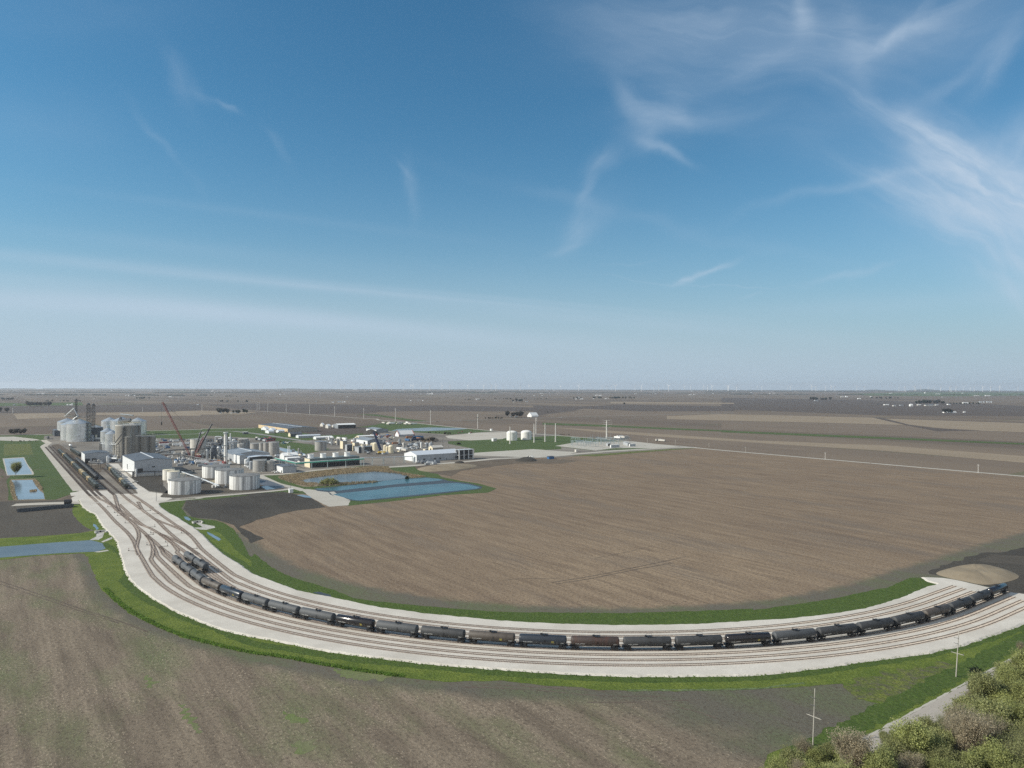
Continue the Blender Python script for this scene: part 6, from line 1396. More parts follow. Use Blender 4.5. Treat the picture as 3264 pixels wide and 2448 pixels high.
# ------------------------------------------------------------------ poles and masts
def pole(lb, z, x, yb, yt, r, arms=(), mat='pole', name='power_pole', cat='power pole', group=None, xt=None, rz=AW, taper=.6):
    p = G(P(z, x, yb)); sc = ZO[z][2]; h = (yb-yt)/sc*p.y/F; t = thing(name, lb, cat, (p.x, p.y, .05), rz, group)
    lean = ((xt-x)/sc*p.y/F) if xt else 0
    tip = Matrix.Rotation(-rz, 3, 'Z') @ Vector((lean, 0, 0)); tip.z = h
    MB().tube((0, 0, 0), tip, r, r*taper, 10).build('shaft', mat, t, True)
    for f, w, th in arms:
        c = tip*f; m = MB(); m.bar((c.x, c.y-w, c.z), (c.x, c.y+w, c.z), th); m.build('crossarm', mat, t)
        m = MB()
        for yy in (-w*.92, w*.92): m.tube((c.x, c.y+yy, c.z), (c.x, c.y+yy, c.z+.45), .09, n=6); 
        for yy in (-w*.92, w*.92): MB().tube((c.x, c.y+yy, c.z), (c.x, c.y+yy, c.z+.45), .09, n=6).build('insulator', 'steel', t)
    return t
pn = pole('tall pale power pole rising out of the trees at the lower right', 'r', 668, 862, 448, .17, [(.50, 2.1, .14)], xt=682)
for f in (.72, .86): 
    for s_ in (-1, 1): MB().tube((0, 0, 14.3*f), (0, s_*.75, 14.3*f+.1), .07, n=5).build('insulator', 'steel', pn)
pn = pole('tall pale power pole on the grass near the country road', 'r', 1715, 362, 25, .19, [(.505, 1.9, .14)], xt=1735)
for f in (.74, .86):
    for s_ in (-1, 1): MB().tube((0, 0, 14.5*f), (0, s_*.7, 14.5*f+.1), .07, n=5).build('insulator', 'steel', pn)
k = 0
for z, x, yb, yt in [('a', 140, 405, 345), ('a', 1569, 388, 335), ('b', 290, 380, 308), ('b', 897, 372, 280), ('b', 920, 374, 282), ('b', 1015, 382, 282), ('b', 1218, 396, 302), ('b', 1476, 416, 312), ('b', 1751, 440, 330), ('b', 2072, 466, 347), ('c', 381, 495, 348), ('c', 768, 526, 370), ('c', 1288, 574, 415), ('c', 1930, 628, 455)]:
    k += 1; pole('pale transmission pole, %s from the left in the row crossing the fields behind the plant' % nth(k), z, x, yb, yt, .75, [(.86, 3.2, .3), (.95, 2.2, .3)], 'pole_white', 'transmission_pole', 'power pole', 'transmission poles behind the plant')
for lb, x, yb, yt in [('tall bare monopole, leftmost in front of the dome tanks', 1644, 741, 552), ('tall bare monopole between the dome tanks and the green', 1909, 726, 520), ('tall bare monopole, third of four on the green', 2030, 718, 517), ('tall bare monopole, rightmost of four on the green', 2145, 720, 517)]:
    t = pole(lb, 'c', x, yb, yt, .95, [], 'pole_white', 'steel_monopole', 'power pole', 'steel monopoles on the green'); MB().lathe([(1.6, 0), (1.6, .8)], 14).build('footing', 'conc_light', t)
t = pole('tallest white monopole with four pairs of arms behind the substation', 'k', 1067, 492, 122, 1.35, [], 'pole_white', 'steel_monopole', 'power pole')
p = t.location; h_ = 370/6.144*p.y/F
for f in (.99, .88, .76, .63): MB().tube((0, 0, h_*f), (7.5, -5.4, h_*f+1), .32, .12, 6).build('arm', 'pole_white', t); MB().tube((0, 0, h_*f), (-7.5, 5.4, h_*f+1), .32, .12, 6).build('arm', 'pole_white', t)
k = 0
for z, x, yb, yt, m_ in [('d', 1257, 735, 680, 'pole'), ('d', 1565, 758, 695, 'pole'), ('d', 1935, 780, 735, 'pole'), ('s', 175, 553, 515, 'pole'), ('s', 758, 607, 556, 'pole_white'), ('s', 1090, 636, 590, 'bark'), ('s', 1465, 668, 620, 'bark'), ('s', 1877, 706, 642, 'pole_white')]:
    k += 1; pole('roadside pole, %s from the left along the straight pale road' % nth(k), z, x, yb, yt, .30, [(.9, 1.3, .16)], m_, 'roadside_pole', 'power pole', 'poles along the straight road')
k = 0
for z, x, yb, yt in [('b', 1267, 1250, 1140), ('a', 1722, 1376, 1240), ('b', 882, 680, 585), ('b', 1197, 705, 620), ('b', 1388, 715, 640), ('b', 1508, 735, 655), ('b', 743, 620, 560), ('j', 575, 740, 560), ('j', 828, 770, 600), ('j', 1300, 790, 600), ('j', 1325, 790, 610), ('j', 1520, 740, 560), ('j', 1548, 750, 565), ('j', 1720, 760, 590), ('j', 1740, 750, 600), ('j', 1838, 790, 700), ('b', 1600, 720, 640), ('b', 1098, 690, 610)]:
    k += 1; t = pole('thin dark light pole, %s of those scattered through the plant roads' % nth(k), z, x, yb, yt, .16, [], 'steel', 'light_pole', 'light pole', 'thin light poles of the plant')
    h = (yb-yt)/ZO[z][2]*t.location.y/F; MB().box(-.5, .5, -.25, .25, h-.1, h+.15).build('lamp_head', 'steel', t)

# ------------------------------------------------------------------ substation
k = 0
for x, yt, yb in [(370, 425, 612), (406, 430, 600), (495, 440, 602), (613, 400, 632), (651, 408, 545), (698, 445, 595), (750, 400, 578), (789, 400, 532), (902, 380, 605), (949, 420, 600), (1137, 362, 565), (1345, 372, 525), (560, 470, 590)]:
    k += 1; pole('slim lightning mast, %s from the left inside the substation' % nth(k), 'k', x, yb, yt, .34, [], 'steel_pale', 'lightning_mast', 'mast', 'lightning masts of the substation', taper=.25)
def portal(w, h):
    t = thing('busbar_frame', 'x', 'busbar frame', (0, 0, 0), AW, 'busbar frames of the substation'); m = MB()
    for x in (0, w/2, w): m.bar((x, 0, 0), (x, 0, h), .45)
    m.build('posts', 'steel_pale', t); m = MB(); m.bar((0, 0, h), (w, 0, h), .5); m.bar((0, 0, h*.7), (w, 0, h*.7), .25); m.build('beam', 'steel_pale', t)
    for i in range(6): MB().tube((w*(i+.5)/6, 0, h), (w*(i+.5)/6, 0, h-1.6), .18, n=6).build('insulator', 'steel_pale', t)
    return t
PT = portal(22, 7.5); k = 0
for x, y in [(400, 622), (470, 610), (560, 632), (640, 650), (660, 600), (760, 640), (780, 590), (860, 615), (900, 650), (960, 590), (1010, 625), (1060, 570), (1120, 600), (1200, 575), (1240, 555), (1300, 590), (1340, 560), (540, 560), (700, 545), (860, 550)]:
    k += 1; lb = 'low pale busbar frame, %s of those spread across the substation gravel' % nth(k); c = G(P('k', x, y)); c.z = .1
    if k == 1: PT.location = c; PT['label'] = lb
    else: copy_tree(PT, lb, c, AW+(math.pi/2 if k % 3 == 0 else 0))
k = 0
for x, y in [(1450, 610), (1480, 620), (1425, 600), (1090, 630)]:
    k += 1; p = G(P('k', x, y)); t = thing('transformer', 'grey transformer with cooling fins, %s from the left in the substation' % nth([3, 4, 2, 1][k-1]), 'transformer', (p.x, p.y, .1), AW, 'transformers of the substation')
    MB().box(0, 6, 0, 4, 0, 4.2).build('tank', 'grey_or_shaded_wall', t); m = MB()
    for i in range(6): m.box(.4+i*.9, .8+i*.9, -.9, -.05, .6, 3.6)
    m.build('radiator', 'steel', t)
    for i in range(3): MB().tube((1.2+i*1.8, 2, 4.2), (1.0+i*2, 2, 6.4), .25, .12, 8).build('bushing', 'pipe', t)
def fence(lb, pts, h=2.4, sp=4.0):
    o = pts[0].copy(); t = thing('chain_fence', lb, 'fence', o, 0); q = resample(pts, sp); m = MB()
    for p in q: m.tube(p-o, p-o+Vector((0, 0, h)), .07, n=4)
    for a, b in zip(q, q[1:]):
        for z_ in (h, h*.5): m.tube(a-o+Vector((0, 0, z_)), b-o+Vector((0, 0, z_)), .045, n=3, cap=False)
    m.build('fence_line', 'steel_pale', t); return t
fence('thin wire fence along the front edge of the substation', GP('k', [(300, 625), (820, 705), (1500, 660), (1850, 625)]))
fence('thin wire fence along the road edge by the white tanks', GP('a', [(1450, 1108), (1790, 1100)])+GP('b', [(300, 1060)]))

# ------------------------------------------------------------------ vehicles
def car_proto(kind='car', mat='white'):
    t = thing({'car': 'parked_car', 'pickup': 'pickup_truck', 'van': 'box_trailer'}[kind], 'x', {'car': 'car', 'pickup': 'pickup truck', 'van': 'trailer'}[kind], (0, 0, 0), 0, {'car': 'cars parked around the plant', 'pickup': 'pickup trucks around the plant', 'van': 'white box trailers'}[kind])
    m = MB()
    if kind == 'van':
        m.box(-6.8, 6.8, -1.25, 1.25, 1.2, 4.0); m.build('box_body', mat, t)
        m = MB()
        for x in (-5.6, -4.3, 4.9): m.tube((x, -1.1, .5), (x, 1.1, .5), .5, n=12)
        m.build('wheels', 'black', t); MB().box(-6.6, 6.6, -.5, .5, .9, 1.18).build('chassis', 'steel', t); return t
    pr = [(-2.3, .35), (2.3, .35), (2.3, .85), (1.2, 1.0), (.7, 1.5), (-1.2, 1.5), (-1.9, 1.0), (-2.3, .95)] if kind == 'car' else [(-2.8, .5), (2.8, .5), (2.8, 1.1), (1.5, 1.25), (1.0, 1.9), (-.5, 1.9), (-.8, 1.2), (-2.8, 1.2)]
    n = len(pr); m.add([(a, -.9, b) for a, b in pr]+[(a, .9, b) for a, b in pr], [tuple(range(n)), tuple(range(2*n-1, n-1, -1))]+[(i, n+i, n+(i+1) % n, (i+1) % n) for i in range(n)]); m.build('body', mat, t)
    m = MB(); z0, z1 = (1.05, 1.42) if kind == 'car' else (1.3, 1.8); m.box(-1.1 if kind == 'car' else -.4, .75, -.93, .93, z0, z1); m.build('windows', 'glass', t)
    for x in (-1.4, 1.45):
        for y in (-.85, .85): MB().tube((x, y-.12, .34), (x, y+.12, .34), .34, n=12).build('wheel', 'black', t)
    return t
PROTO = {k_: car_proto(k_) for k_ in ('car', 'pickup', 'van')}; used_p = {k_: False for k_ in PROTO}; CM = [('white', 'white'), ('black', 'black'), ('grey_or_shaded_wall', 'grey'), ('blue', 'blue'), ('white', 'white'), ('red', 'red'), ('roof_grey', 'dull grey'), ('galv_dark', 'dark grey')]
cnt = {}
def vehicles(z, pts, n, kind, where, seed, rz=None, mats=None):
    rn = random.Random(seed); x0, y0, x1, y1 = pts; sp = []
    tries = 0
    while len(sp) < n and tries < 4000:
        tries += 1; p = G(P(z, rn.uniform(x0, x1), rn.uniform(y0, y1)))
        if all((p-q).length > (4.2 if kind != 'van' else 9) for q in sp): sp.append(p)
    sp.sort(key=lambda p: p.x/p.y)
    for i, p in enumerate(sp):
        mt, cn = rn.choice(mats or CM); lb = '%s %s, %s from the left %s' % (cn, {'car': 'car', 'pickup': 'pickup', 'van': 'box trailer'}[kind], nth(i+1), where)
        a = (AW if rn.random() < .5 else AW+math.pi/2)+rn.uniform(-.1, .1) if rz is None else rz
        loc = Vector((p.x, p.y, .12))
        if not used_p[kind]: used_p[kind] = True; o = PROTO[kind]; o.location = loc; o.rotation_euler = (0, 0, a); o['label'] = lb
        else: o = copy_tree(PROTO[kind], lb, loc, a)
        set_mat(o, ('body', 'box_body'), mt)
WB = [('white', 'white'), ('conc_light', 'pale')]
vehicles('j', (430, 560, 770, 600), 26, 'car', 'in the busy lot beside the workshop', 1)
vehicles('j', (560, 655, 740, 690), 9, 'pickup', 'on the lot below the workshop', 2)
vehicles('j', (1060, 770, 1220, 825), 12, 'car', 'in the yard behind the long white building', 3)
vehicles('j', (860, 775, 1020, 850), 5, 'pickup', 'beside the cream vessels', 4)
vehicles('j', (880, 800, 1000, 860), 3, 'van', 'beside the cream vessels', 5, mats=WB)
vehicles('b', (1700, 690, 1900, 705), 6, 'van', 'parked beyond the cream towers', 6, mats=WB)
vehicles('h', (1690, 420, 2010, 460), 14, 'car', 'behind the grey fermenters', 7)
vehicles('g', (480, 1240, 900, 1300), 14, 'pickup', 'around the feet of the red cranes', 8)
vehicles('g', (600, 1320, 1180, 1375), 7, 'pickup', 'parked before the process area', 9, mats=WB+[('black', 'black')])
vehicles('g', (890, 1310, 1040, 1365), 2, 'van', 'parked before the process area', 10, AW, mats=WB)
vehicles('g', (220, 940, 700, 1010), 6, 'van', 'left of the pale tank', 11, AW, mats=WB+[('orange', 'orange'), ('red', 'red')])
vehicles('g', (100, 1000, 360, 1080), 10, 'car', 'left of the leaning crane', 12)
vehicles('j', (560, 300, 1200, 335), 12, 'van', 'at the depot beyond the far pond', 13, mats=WB)
vehicles('c', (1060, 605, 1270, 632), 4, 'pickup', 'on the road beyond the green', 14, mats=[('white', 'white'), ('red', 'red'), ('orange', 'orange')])
vehicles('c', (1690, 890, 1890, 900), 3, 'pickup', 'beside the dark topsoil heap', 15, mats=WB)
vehicles('h', (1650, 1010, 1760, 1030), 2, 'pickup', 'in front of the pump building', 16, AW, mats=WB)
vehicles('l', (1525, 415, 1585, 455), 1, 'pickup', 'beside the containment, near the long gantry', 17, AW, mats=WB)
vehicles('k', (1220, 455, 1540, 495), 4, 'van', 'behind the substation', 18, mats=WB)
vehicles('k', (2040, 530, 2200, 545), 2, 'van', 'in the field right of the substation', 19, mats=WB)
vehicles('i', (180, 300, 660, 372), 8, 'car', 'around the tan warehouse offices', 20)
vehicles('a', (1000, 690, 1110, 712), 4, 'van', 'near the dark bin', 21, mats=[('grey_or_shaded_wall', 'grey')]+WB)
vehicles('j', (1030, 590, 1290, 655), 8, 'van', 'at the blue-wrapped material store', 22, mats=[('blue', 'blue'), ('navy', 'dark blue'), ('orange', 'orange'), ('white', 'white')])
vehicles('h', (1340, 365, 1640, 440), 10, 'van', 'in the scrap yard behind the fermenters', 23, mats=[('red', 'red'), ('conc_light', 'pale'), ('grey_or_shaded_wall', 'grey'), ('galv_dark', 'dark')])
vehicles('b', (1560, 660, 1700, 700), 3, 'pickup', 'by the white flat buildings', 24)

# ------------------------------------------------------------------ trees
def tree_meshes(seed, h, spread, leaf, dens, lsize, bark='bark', levels=4, bare=False, trunk_f=.28, up=.55):
    rn = random.Random(seed); wd = MB(); lf = MB()
    def leafq(c, s):
        a = Vector((rn.uniform(-1, 1), rn.uniform(-1, 1), rn.uniform(-1, 1))).normalized(); b = a.orthogonal().normalized()*s*.5; a2 = a.cross(b).normalized()*s*rn.uniform(.3, .5)
        lf.add([c-b, c+a2, c+b, c-a2], [(0, 1, 2, 3)])
    def grow(p, d, L, r, lv):
        n = 3 if lv < levels else 2
        for i in range(n):
            q = p+d*(L/n); r2 = r*(1-.28*(i+1)/n)
            wd.tube(p, q, r, r2, 5 if lv < 2 else 3, cap=False); p = q; r = r2
            d = (d+Vector((rn.uniform(-.2, .2), rn.uniform(-.2, .2), rn.uniform(-.02, .14)))).normalized()
            if lv > 0 and lv < levels and i < n-1:
                s = (d+Vector((rn.uniform(-1, 1), rn.uniform(-1, 1), rn.uniform(-.2, .7)))*.8).normalized(); grow(p, s, L*rn.uniform(.5, .75), r*.6, lv+1)
            if lv >= levels-1:
                for _ in range(dens): leafq(p+Vector((rn.gauss(0, .5), rn.gauss(0, .5), rn.gauss(0, .4))), lsize*rn.uniform(.5, 1.4))
        if lv < levels:
            k = rn.randint(3, 4) if lv else rn.randint(5, 7)
            for j in range(k):
                a = 2*math.pi*(j+rn.random()*.7)/k; s = Vector((math.cos(a)*spread, math.sin(a)*spread, up+rn.uniform(0, .7)))
                grow(p, (d*.5+s).normalized(), L*rn.uniform(.62, .9) if lv else h*.30*rn.uniform(.8, 1.1), r*rn.uniform(.5, .66), lv+1)
    grow(Vector((0, 0, -.3)), Vector((rn.uniform(-.08, .08), rn.uniform(-.08, .08), 1)), h*trunk_f, h*.020, 0)
    zs = max(v[2] for v in wd.v); f = h/zs
    for mb in (wd, lf): mb.v = [(x*f, y*f, z*f) for x, y, z in mb.v]
    return wd, lf
def tree(lb, wd, lf, leaf, bark, loc, cat='tree', name='tree', group=None, rz=0, sc=1):
    t = thing(name, lb, cat, loc, rz, group); t.scale = (sc, sc, sc); wd.build('branches', bark, t); lf.build('crown', leaf, t); return t
VAR = []
for i, (h, spd, leaf, dens, ls, bk, cn, tf) in enumerate([(12, .75, 'leaf_lime', 9, .36, 'bark', 'lime green', .22), (11, .85, 'leaf_olive', 8, .34, 'bark', 'olive green', .20), (13, .7, 'leaf_tan', 5, .26, 'bark', 'brownish budding', .24),
        (12, .8, 'leaf_olive', 2, .28, 'bark_pale', 'nearly bare pale', .25), (9, .9, 'leaf_lime', 10, .34, 'bark', 'bushy lime green', .16), (12, .75, 'leaf_tan', 3, .24, 'bark_pale', 'bare grey-brown', .22), (8, .95, 'leaf_olive', 10, .32, 'bark', 'bushy olive', .14)]):
    wd, lf = tree_meshes(100+i, h, spd, leaf, dens, ls, bk, trunk_f=tf); VAR.append((wd.mesh('tree_wood', bk), lf.mesh('tree_leaves', leaf), cn))
def put_tree(v, p, rz, sc, lb, name='tree', group='trees of the wood at the lower right'):
    t = thing(name, lb, 'tree', p, rz, group); t.scale = (sc, sc, sc*random.uniform(.9, 1.1))
    for nm, me in (('trunk_and_branches', VAR[v][0]), ('crown', VAR[v][1])): o = bpy.data.objects.new(nm, me); C.objects.link(o); o.parent = t
    return t
# the wood: both sides of the country road at the lower right
rn = random.Random(11); spots = []
def inpoly(x, y, pg):
    c = False; j = len(pg)-1
    for i in range(len(pg)):
        if (pg[i][1] > y) != (pg[j][1] > y) and x < (pg[j][0]-pg[i][0])*(y-pg[i][1])/(pg[j][1]-pg[i][1])+pg[i][0]: c = not c
        j = i
    return c
wood = [(p.x, p.y) for p in GP('r', [(2900, 250), (2400, 340), (2212, 420), (2080, 500), (1880, 620), (1760, 700), (1600, 840), (1430, 930), (1150, 1050), (1000, 1120), (760, 1330), (1000, 1550), (2500, 1650), (3000, 700)])]
lo = (min(a for a, b in wood), min(b for a, b in wood)); hi = (max(a for a, b in wood), max(b for a, b in wood)); tries = 0
while len(spots) < 135 and tries < 20000:
    tries += 1; x = rn.uniform(lo[0], hi[0]); y = rn.uniform(lo[1], hi[1])
    if inpoly(x, y, wood) and all(math.hypot(x-a, y-b) > 5.2 for a, b, *_ in spots) and XC+F*x/y < 3420: spots.append((x, y, None, None))
for z, x, y, v, sc in [('r', 600, 1010, 5, .62), ('r', 520, 1080, 6, .68), ('r', 690, 1060, 4, .7), ('r', 790, 1010, 6, .6), ('r', 440, 1160, 0, .6), ('r', 560, 1180, 5, .7), ('r', 350, 1230, 6, .7), ('r', 250, 1290, 4, .75), ('r', 420, 1290, 0, .8), ('r', 150, 1340, 1, .7), ('r', 900, 1060, 4, .72), ('r', 1010, 1010, 4, .7), ('r', 1100, 1060, 6, .6), ('r', 1240, 960, 3, .58), ('r', 1340, 900, 3, .45), ('r', 660, 1230, 0, .65), ('r', 800, 1190, 4, .8), ('r', 930, 1180, 1, .7),
                       ('r', 2020, 500, 3, .5), ('r', 1830, 600, 5, .5), ('r', 1930, 540, 3, .45), ('r', 2190, 190, 5, .36), ('r', 1190, 850, 6, .35), ('r', 1620, 780, 3, .45)]:
    p = G(P(z, x, y)); spots.append((p.x, p.y, v, sc))
spots.sort(key=lambda q: q[0]/q[1])
for i, (x, y, v, sc) in enumerate(spots):
    if v is None:
        g_ = noise.noise(Vector((x*.045, y*.045, 3.3))); v = rn.choice([2, 5, 3, 3, 1] if g_ > .22 else ([0, 1, 4, 0, 6] if g_ < .08 else [1, 6, 3, 0, 4])); sc = rn.uniform(.62, .95)*(1.16 if x > 118 else 1.06)
    px = XC+F*x/y
    lb = '%s tree, %s from the left in the wood at the lower right' % (VAR[v][2], nth(i+1)) if i < 99 else '%s tree towards the right edge of the wood, number %d from the left' % (VAR[v][2], i+1)
    put_tree(v, (x, y, -.05), rn.uniform(0, 6.28), sc, lb)
# undergrowth of the wood
def tufts(name, lb, polys, n, hh, ww, mat, seed, cat, z=.06, lean=.4):
    rn = random.Random(seed); m = MB()
    for pg, share in polys:
        q = [(p.x, p.y) for p in pg]; lo = (min(a for a, b in q), min(b for a, b in q)); hi = (max(a for a, b in q), max(b for a, b in q)); c = 0; tr_ = 0
        while c < n*share and tr_ < n*60:
            tr_ += 1; x = rn.uniform(lo[0], hi[0]); y = rn.uniform(lo[1], hi[1])
            if not inpoly(x, y, q): continue
            c += 1
            for _ in range(3):
                a = rn.uniform(0, math.pi); h = hh*rn.uniform(.5, 1.25); w = ww*rn.uniform(.5, 1.2); dx, dy = math.cos(a)*w/2, math.sin(a)*w/2; lx, ly = rn.uniform(-lean, lean)*h, rn.uniform(-lean, lean)*h; ox, oy = rn.uniform(-w, w), rn.uniform(-w, w)
                m.add([(x+ox-dx, y+oy-dy, z), (x+ox+dx, y+oy+dy, z), (x+ox+dx*.5+lx, y+oy+dy*.5+ly, z+h), (x+ox-dx*.5+lx, y+oy-dy*.5+ly, z+h)], [(0, 1, 2, 3)])
    o = m.build(name, mat); tag(o, lb, cat, kind='stuff'); return o
tufts('undergrowth', 'mixed green undergrowth covering the floor of the wood', [([Vector((a, b, 0)) for a, b in wood], 1)], 9000, 1.0, .5, 'leaf_tan', 31, 'undergrowth')
sheet('wood_floor', [Vector((a, b, 0)) for a, b in wood], 'olive', .110, 1, 3)
tufts('dry_reeds', 'tan dry reeds ringing the ponds and basins', [(B_((1130, 1100), (1500, 1055), (1700, 1030), (2212, 988), (2212, 1042), (1800, 1078), (1440, 1128), (1372, 1150), (1440, 1172), (1560, 1172), (1500, 1215), (1300, 1180), (1150, 1130)), .55), (Cc((20, 995), (300, 1000), (350, 1045), (600, 1085), (720, 1105), (560, 1115), (420, 1070), (200, 1048), (0, 1045)), .3), (A((110, 1140), (150, 1200), (165, 1300), (190, 1358), (140, 1350), (115, 1220)), .05), (A((375, 1130), (415, 1160), (465, 1240), (455, 1260), (395, 1190), (370, 1150)), .08), (A((330, 1262), (400, 1255), (390, 1270), (340, 1272)), .02)], 7000, 1.1, .6, 'reed', 32, 'reeds')
tufts('bank_weeds', 'green weeds and scrub on the bank between the ponds', [(B_((1560, 1190), (1700, 1180), (2212, 1155), (2212, 1172), (1560, 1215)), 1)], 420, 1.2, .9, 'leaf_tan', 33, 'weeds')
rough = smooth_pts(GP('m', [(930, 1040), (1010, 1130), (1120, 1220), (1260, 1300), (1420, 1380), (1640, 1465), (1900, 1535)])+GP('n', [(0, 1052), (250, 1085), (500, 1130), (800, 1185), (1100, 1230), (1350, 1262)]), 4, False)
def band(c, w):
    Lf, Rt = [], []
    for i, p in enumerate(c):
        d = c[min(i+1, len(c)-1)]-c[max(i-1, 0)]; d.normalize(); nr = Vector((-d.y, d.x, 0)); Lf.append(p+nr*w/2); Rt.append(p-nr*w/2)
    return Lf+Rt[::-1]
tufts('rough_grass_tufts', 'pale tall grass in a ragged line along the ditch outside the loop', [(band(rough, 1.9), 1)], 2600, .55, .35, 'blade', 34, 'grass', .07)
eo = [p for p in pad_outer]; band_o = eo+[p-(p-Vector((CX, CY, p.z))).normalized()*-1.6 for p in eo][::-1]
tufts('pad_edge_grass', 'ragged grass growing against the edge of the white ballast', [(band_o, 1)], 4200, .28, .3, 'blade', 35, 'grass', .10)

# willow bush, lone trees and tree rows
def bush(lb, z, x, yb, w, h, leaf, seed, dens=10, ls=.5, name='bush', cat='bush', group=None):
    p = G(P(z, x, yb)); sc = ZO[z][2]; W_ = w/sc*p.y/F/2; Hh = h/sc*p.y/F; rn = random.Random(seed); wd = MB(); lf = MB(); n = int(45+W_*9)
    for i in range(n):
        a = rn.uniform(0, 6.28); r = W_*math.sqrt(rn.random()); hh = Hh*math.sqrt(max(.05, 1-(r/W_)**2))*rn.uniform(.75, 1.05); q = Vector((math.cos(a)*r, math.sin(a)*r*.6, hh)); b = Vector((q.x*.6, q.y*.6, 0))
        wd.tube(b, q, .06, .03, 3, False)
        for _ in range(dens):
            f = rn.uniform(.3, 1.05); c = b.lerp(q, f)+Vector((rn.gauss(0, .5), rn.gauss(0, .5), rn.gauss(0, .4))); s = ls*rn.uniform(.6, 1.5); u = Vector((rn.uniform(-1, 1), rn.uniform(-1, 1), rn.uniform(-1, 1))).normalized(); v = u.orthogonal().normalized()
            lf.add([c-u*s/2, c+v*s/2, c+u*s/2, c-v*s/2], [(0, 1, 2, 3)])
    t = thing(name, lb, cat, (p.x, p.y, .05), 0, group); wd.build('stems', 'bark', t); lf.build('foliage', leaf, t); return t
bush('rounded yellow-green willow bush on the bank between the ponds', 'b', 1692, 1190, 225, 72, 'leaf_olive', 1, 14, .8)
bush('small dark green bush at the end of the reeds', 'c', 510, 1130, 30, 30, 'leaf_dark', 2, 12, .6)
bush('small dark bush in the verge near the country road', 'r', 1860, 330, 60, 30, 'leaf_dark', 3, 16, .35)
bush('dark shrub row on the green left of the dome tanks', 'c', 1078, 748, 42, 18, 'leaf_dark', 4, 12, .9)
wd, lf = tree_meshes(55, 16.5, .80, 'leaf_olive', 4, .50, levels=4, trunk_f=.20, up=.9)
p = G(P('v', 372, 1262)); tree('lone spring tree standing between the two left ponds', wd, lf, 'leaf_olive', 'bark', (p.x, p.y, 0), sc=1.0)
# coarse far trees
FV = []
for i, leaf in enumerate(['leaf_grey', 'leaf_dark', 'leaf_grey', 'leaf_tan']):
    wd, lf = tree_meshes(200+i, 12, .8, leaf, 4, 1.3, levels=3, trunk_f=.24); FV.append((wd.mesh('far_tree_wood', 'bark'), lf.mesh('far_tree_leaves', leaf)))
TCNT = 0
def far_trees(z, x0, x1, y, n, where, v=(0,), hpx_=None, seed=0, jit=3):
    global TCNT
    rn = random.Random(seed+int(x0)+int(y)); xs = sorted(rn.uniform(x0, x1) for _ in range(n))
    for i, x in enumerate(xs):
        p = G(P(z, x, y+rn.uniform(-jit, jit)*.4)); vv = rn.choice(v); sc = (hpx_/ZO[z][2]*p.y/F/12 if hpx_ else 1)*rn.uniform(.75, 1.15)
        t = thing('far_tree', '%s tree from the left %s' % (nth(i+1), where), 'tree', (p.x, p.y, 0), rn.uniform(0, 6), 'distant trees and shelter belts'); t.scale = (sc, sc, sc)
        for nm, me in (('trunk', FV[vv][0]), ('crown', FV[vv][1])): o = bpy.data.objects.new(nm, me); C.objects.link(o); o.parent = t
far_trees('b', 465, 570, 415, 5, 'at the farmstead left of the huge tan warehouse', (0, 0, 2), 60)
far_trees('b', 625, 800, 410, 6, 'in the farm garden with dark evergreens behind the fields', (1, 0, 1), 44)
far_trees('c', 1595, 1790, 452, 8, 'at the homestead beside the white barn', (0, 2), 68)
far_trees('c', 1240, 1560, 470, 12, 'in the hedge left of the white barn homestead', (1, 0), 22)
far_trees('c', 810, 885, 505, 3, 'by the pole on the highway behind the far pond', (1,), 12)
far_trees('b', 480, 820, 285, 8, 'along the field edge beyond the tan warehouse', (0,), 22)
far_trees('c', 1665, 1810, 282, 9, 'around the farm in the middle distance', (0, 1), 32)
far_trees('a', 110, 270, 642, 8, 'in the bare grove behind the gravel lot at far left', (0, 2), 60)
far_trees('c', 850, 985, 640, 5, 'in the scrub beside the highway right of the white hall', (0, 2), 22)
far_trees('j', 1310, 1640, 665, 9, 'in the thicket by the brown heap', (0, 2, 3), 80)
far_trees('j', 1440, 1960, 500, 7, 'by the highway beyond the far pond', (0, 1), 26)
far_trees('s', 1600, 1700, 268, 7, 'at the small farmhouse on the right', (0, 2), 28)
far_trees('s', 1420, 1630, 205, 16, 'at the large farm on the right', (1, 0), 30)
far_trees('s', 1650, 1885, 205, 16, 'in the hedge right of the large farm', (1,), 14)
far_trees('s', 1090, 1210, 207, 8, 'in the hedge left of the large farm', (1,), 8)
far_trees('s', 580, 805, 178, 12, 'at the second farm on the right', (0, 1), 24)
far_trees('s', 1050, 1320, 165, 14, 'along the far shelter belt on the right', (1, 0), 14)
far_trees('a', 1500, 1665, 250, 10, 'in the dark copse at upper left', (1,), 22)
far_trees('a', 250, 545, 330, 18, 'in the bare wood behind the leftmost bins', (0, 2), 50)
far_trees('a', -60, 145, 262, 10, 'in the wood at the far left edge', (0, 1), 28)
far_trees('a', -40, 90, 400, 6, 'in the scrub at the left edge', (0,), 55)
far_trees('a', 500, 900, 280, 14, 'along the pale hedgerow behind the left bins', (0,), 20)
far_trees('d', 430, 530, 250, 7, 'at the farm right of the white barn', (0, 1), 22)
far_trees('d', 660, 750, 248, 6, 'beside the middle farm on the horizon', (3, 1), 24)
far_trees('d', 830, 1115, 250, 18, 'in the long greenish shelter belt', (3, 1), 26)
far_trees('d', 1000, 1001, 318, 1, 'alone, bare, in the brown field at centre right', (0,), 30)
far_trees('d', 155, 160, 405, 1, 'alone by the gully', (1,), 24)
far_trees('b', 550, 685, 225, 10, 'in the small dark copse near the centre left horizon', (1,), 13)
far_trees('c', 480, 1300, 243, 26, 'in the broken hedge line on the plain', (1,), 9)
far_trees('c', 1140, 1400, 262, 14, 'in the farm shelter belt at mid horizon', (1,), 14)
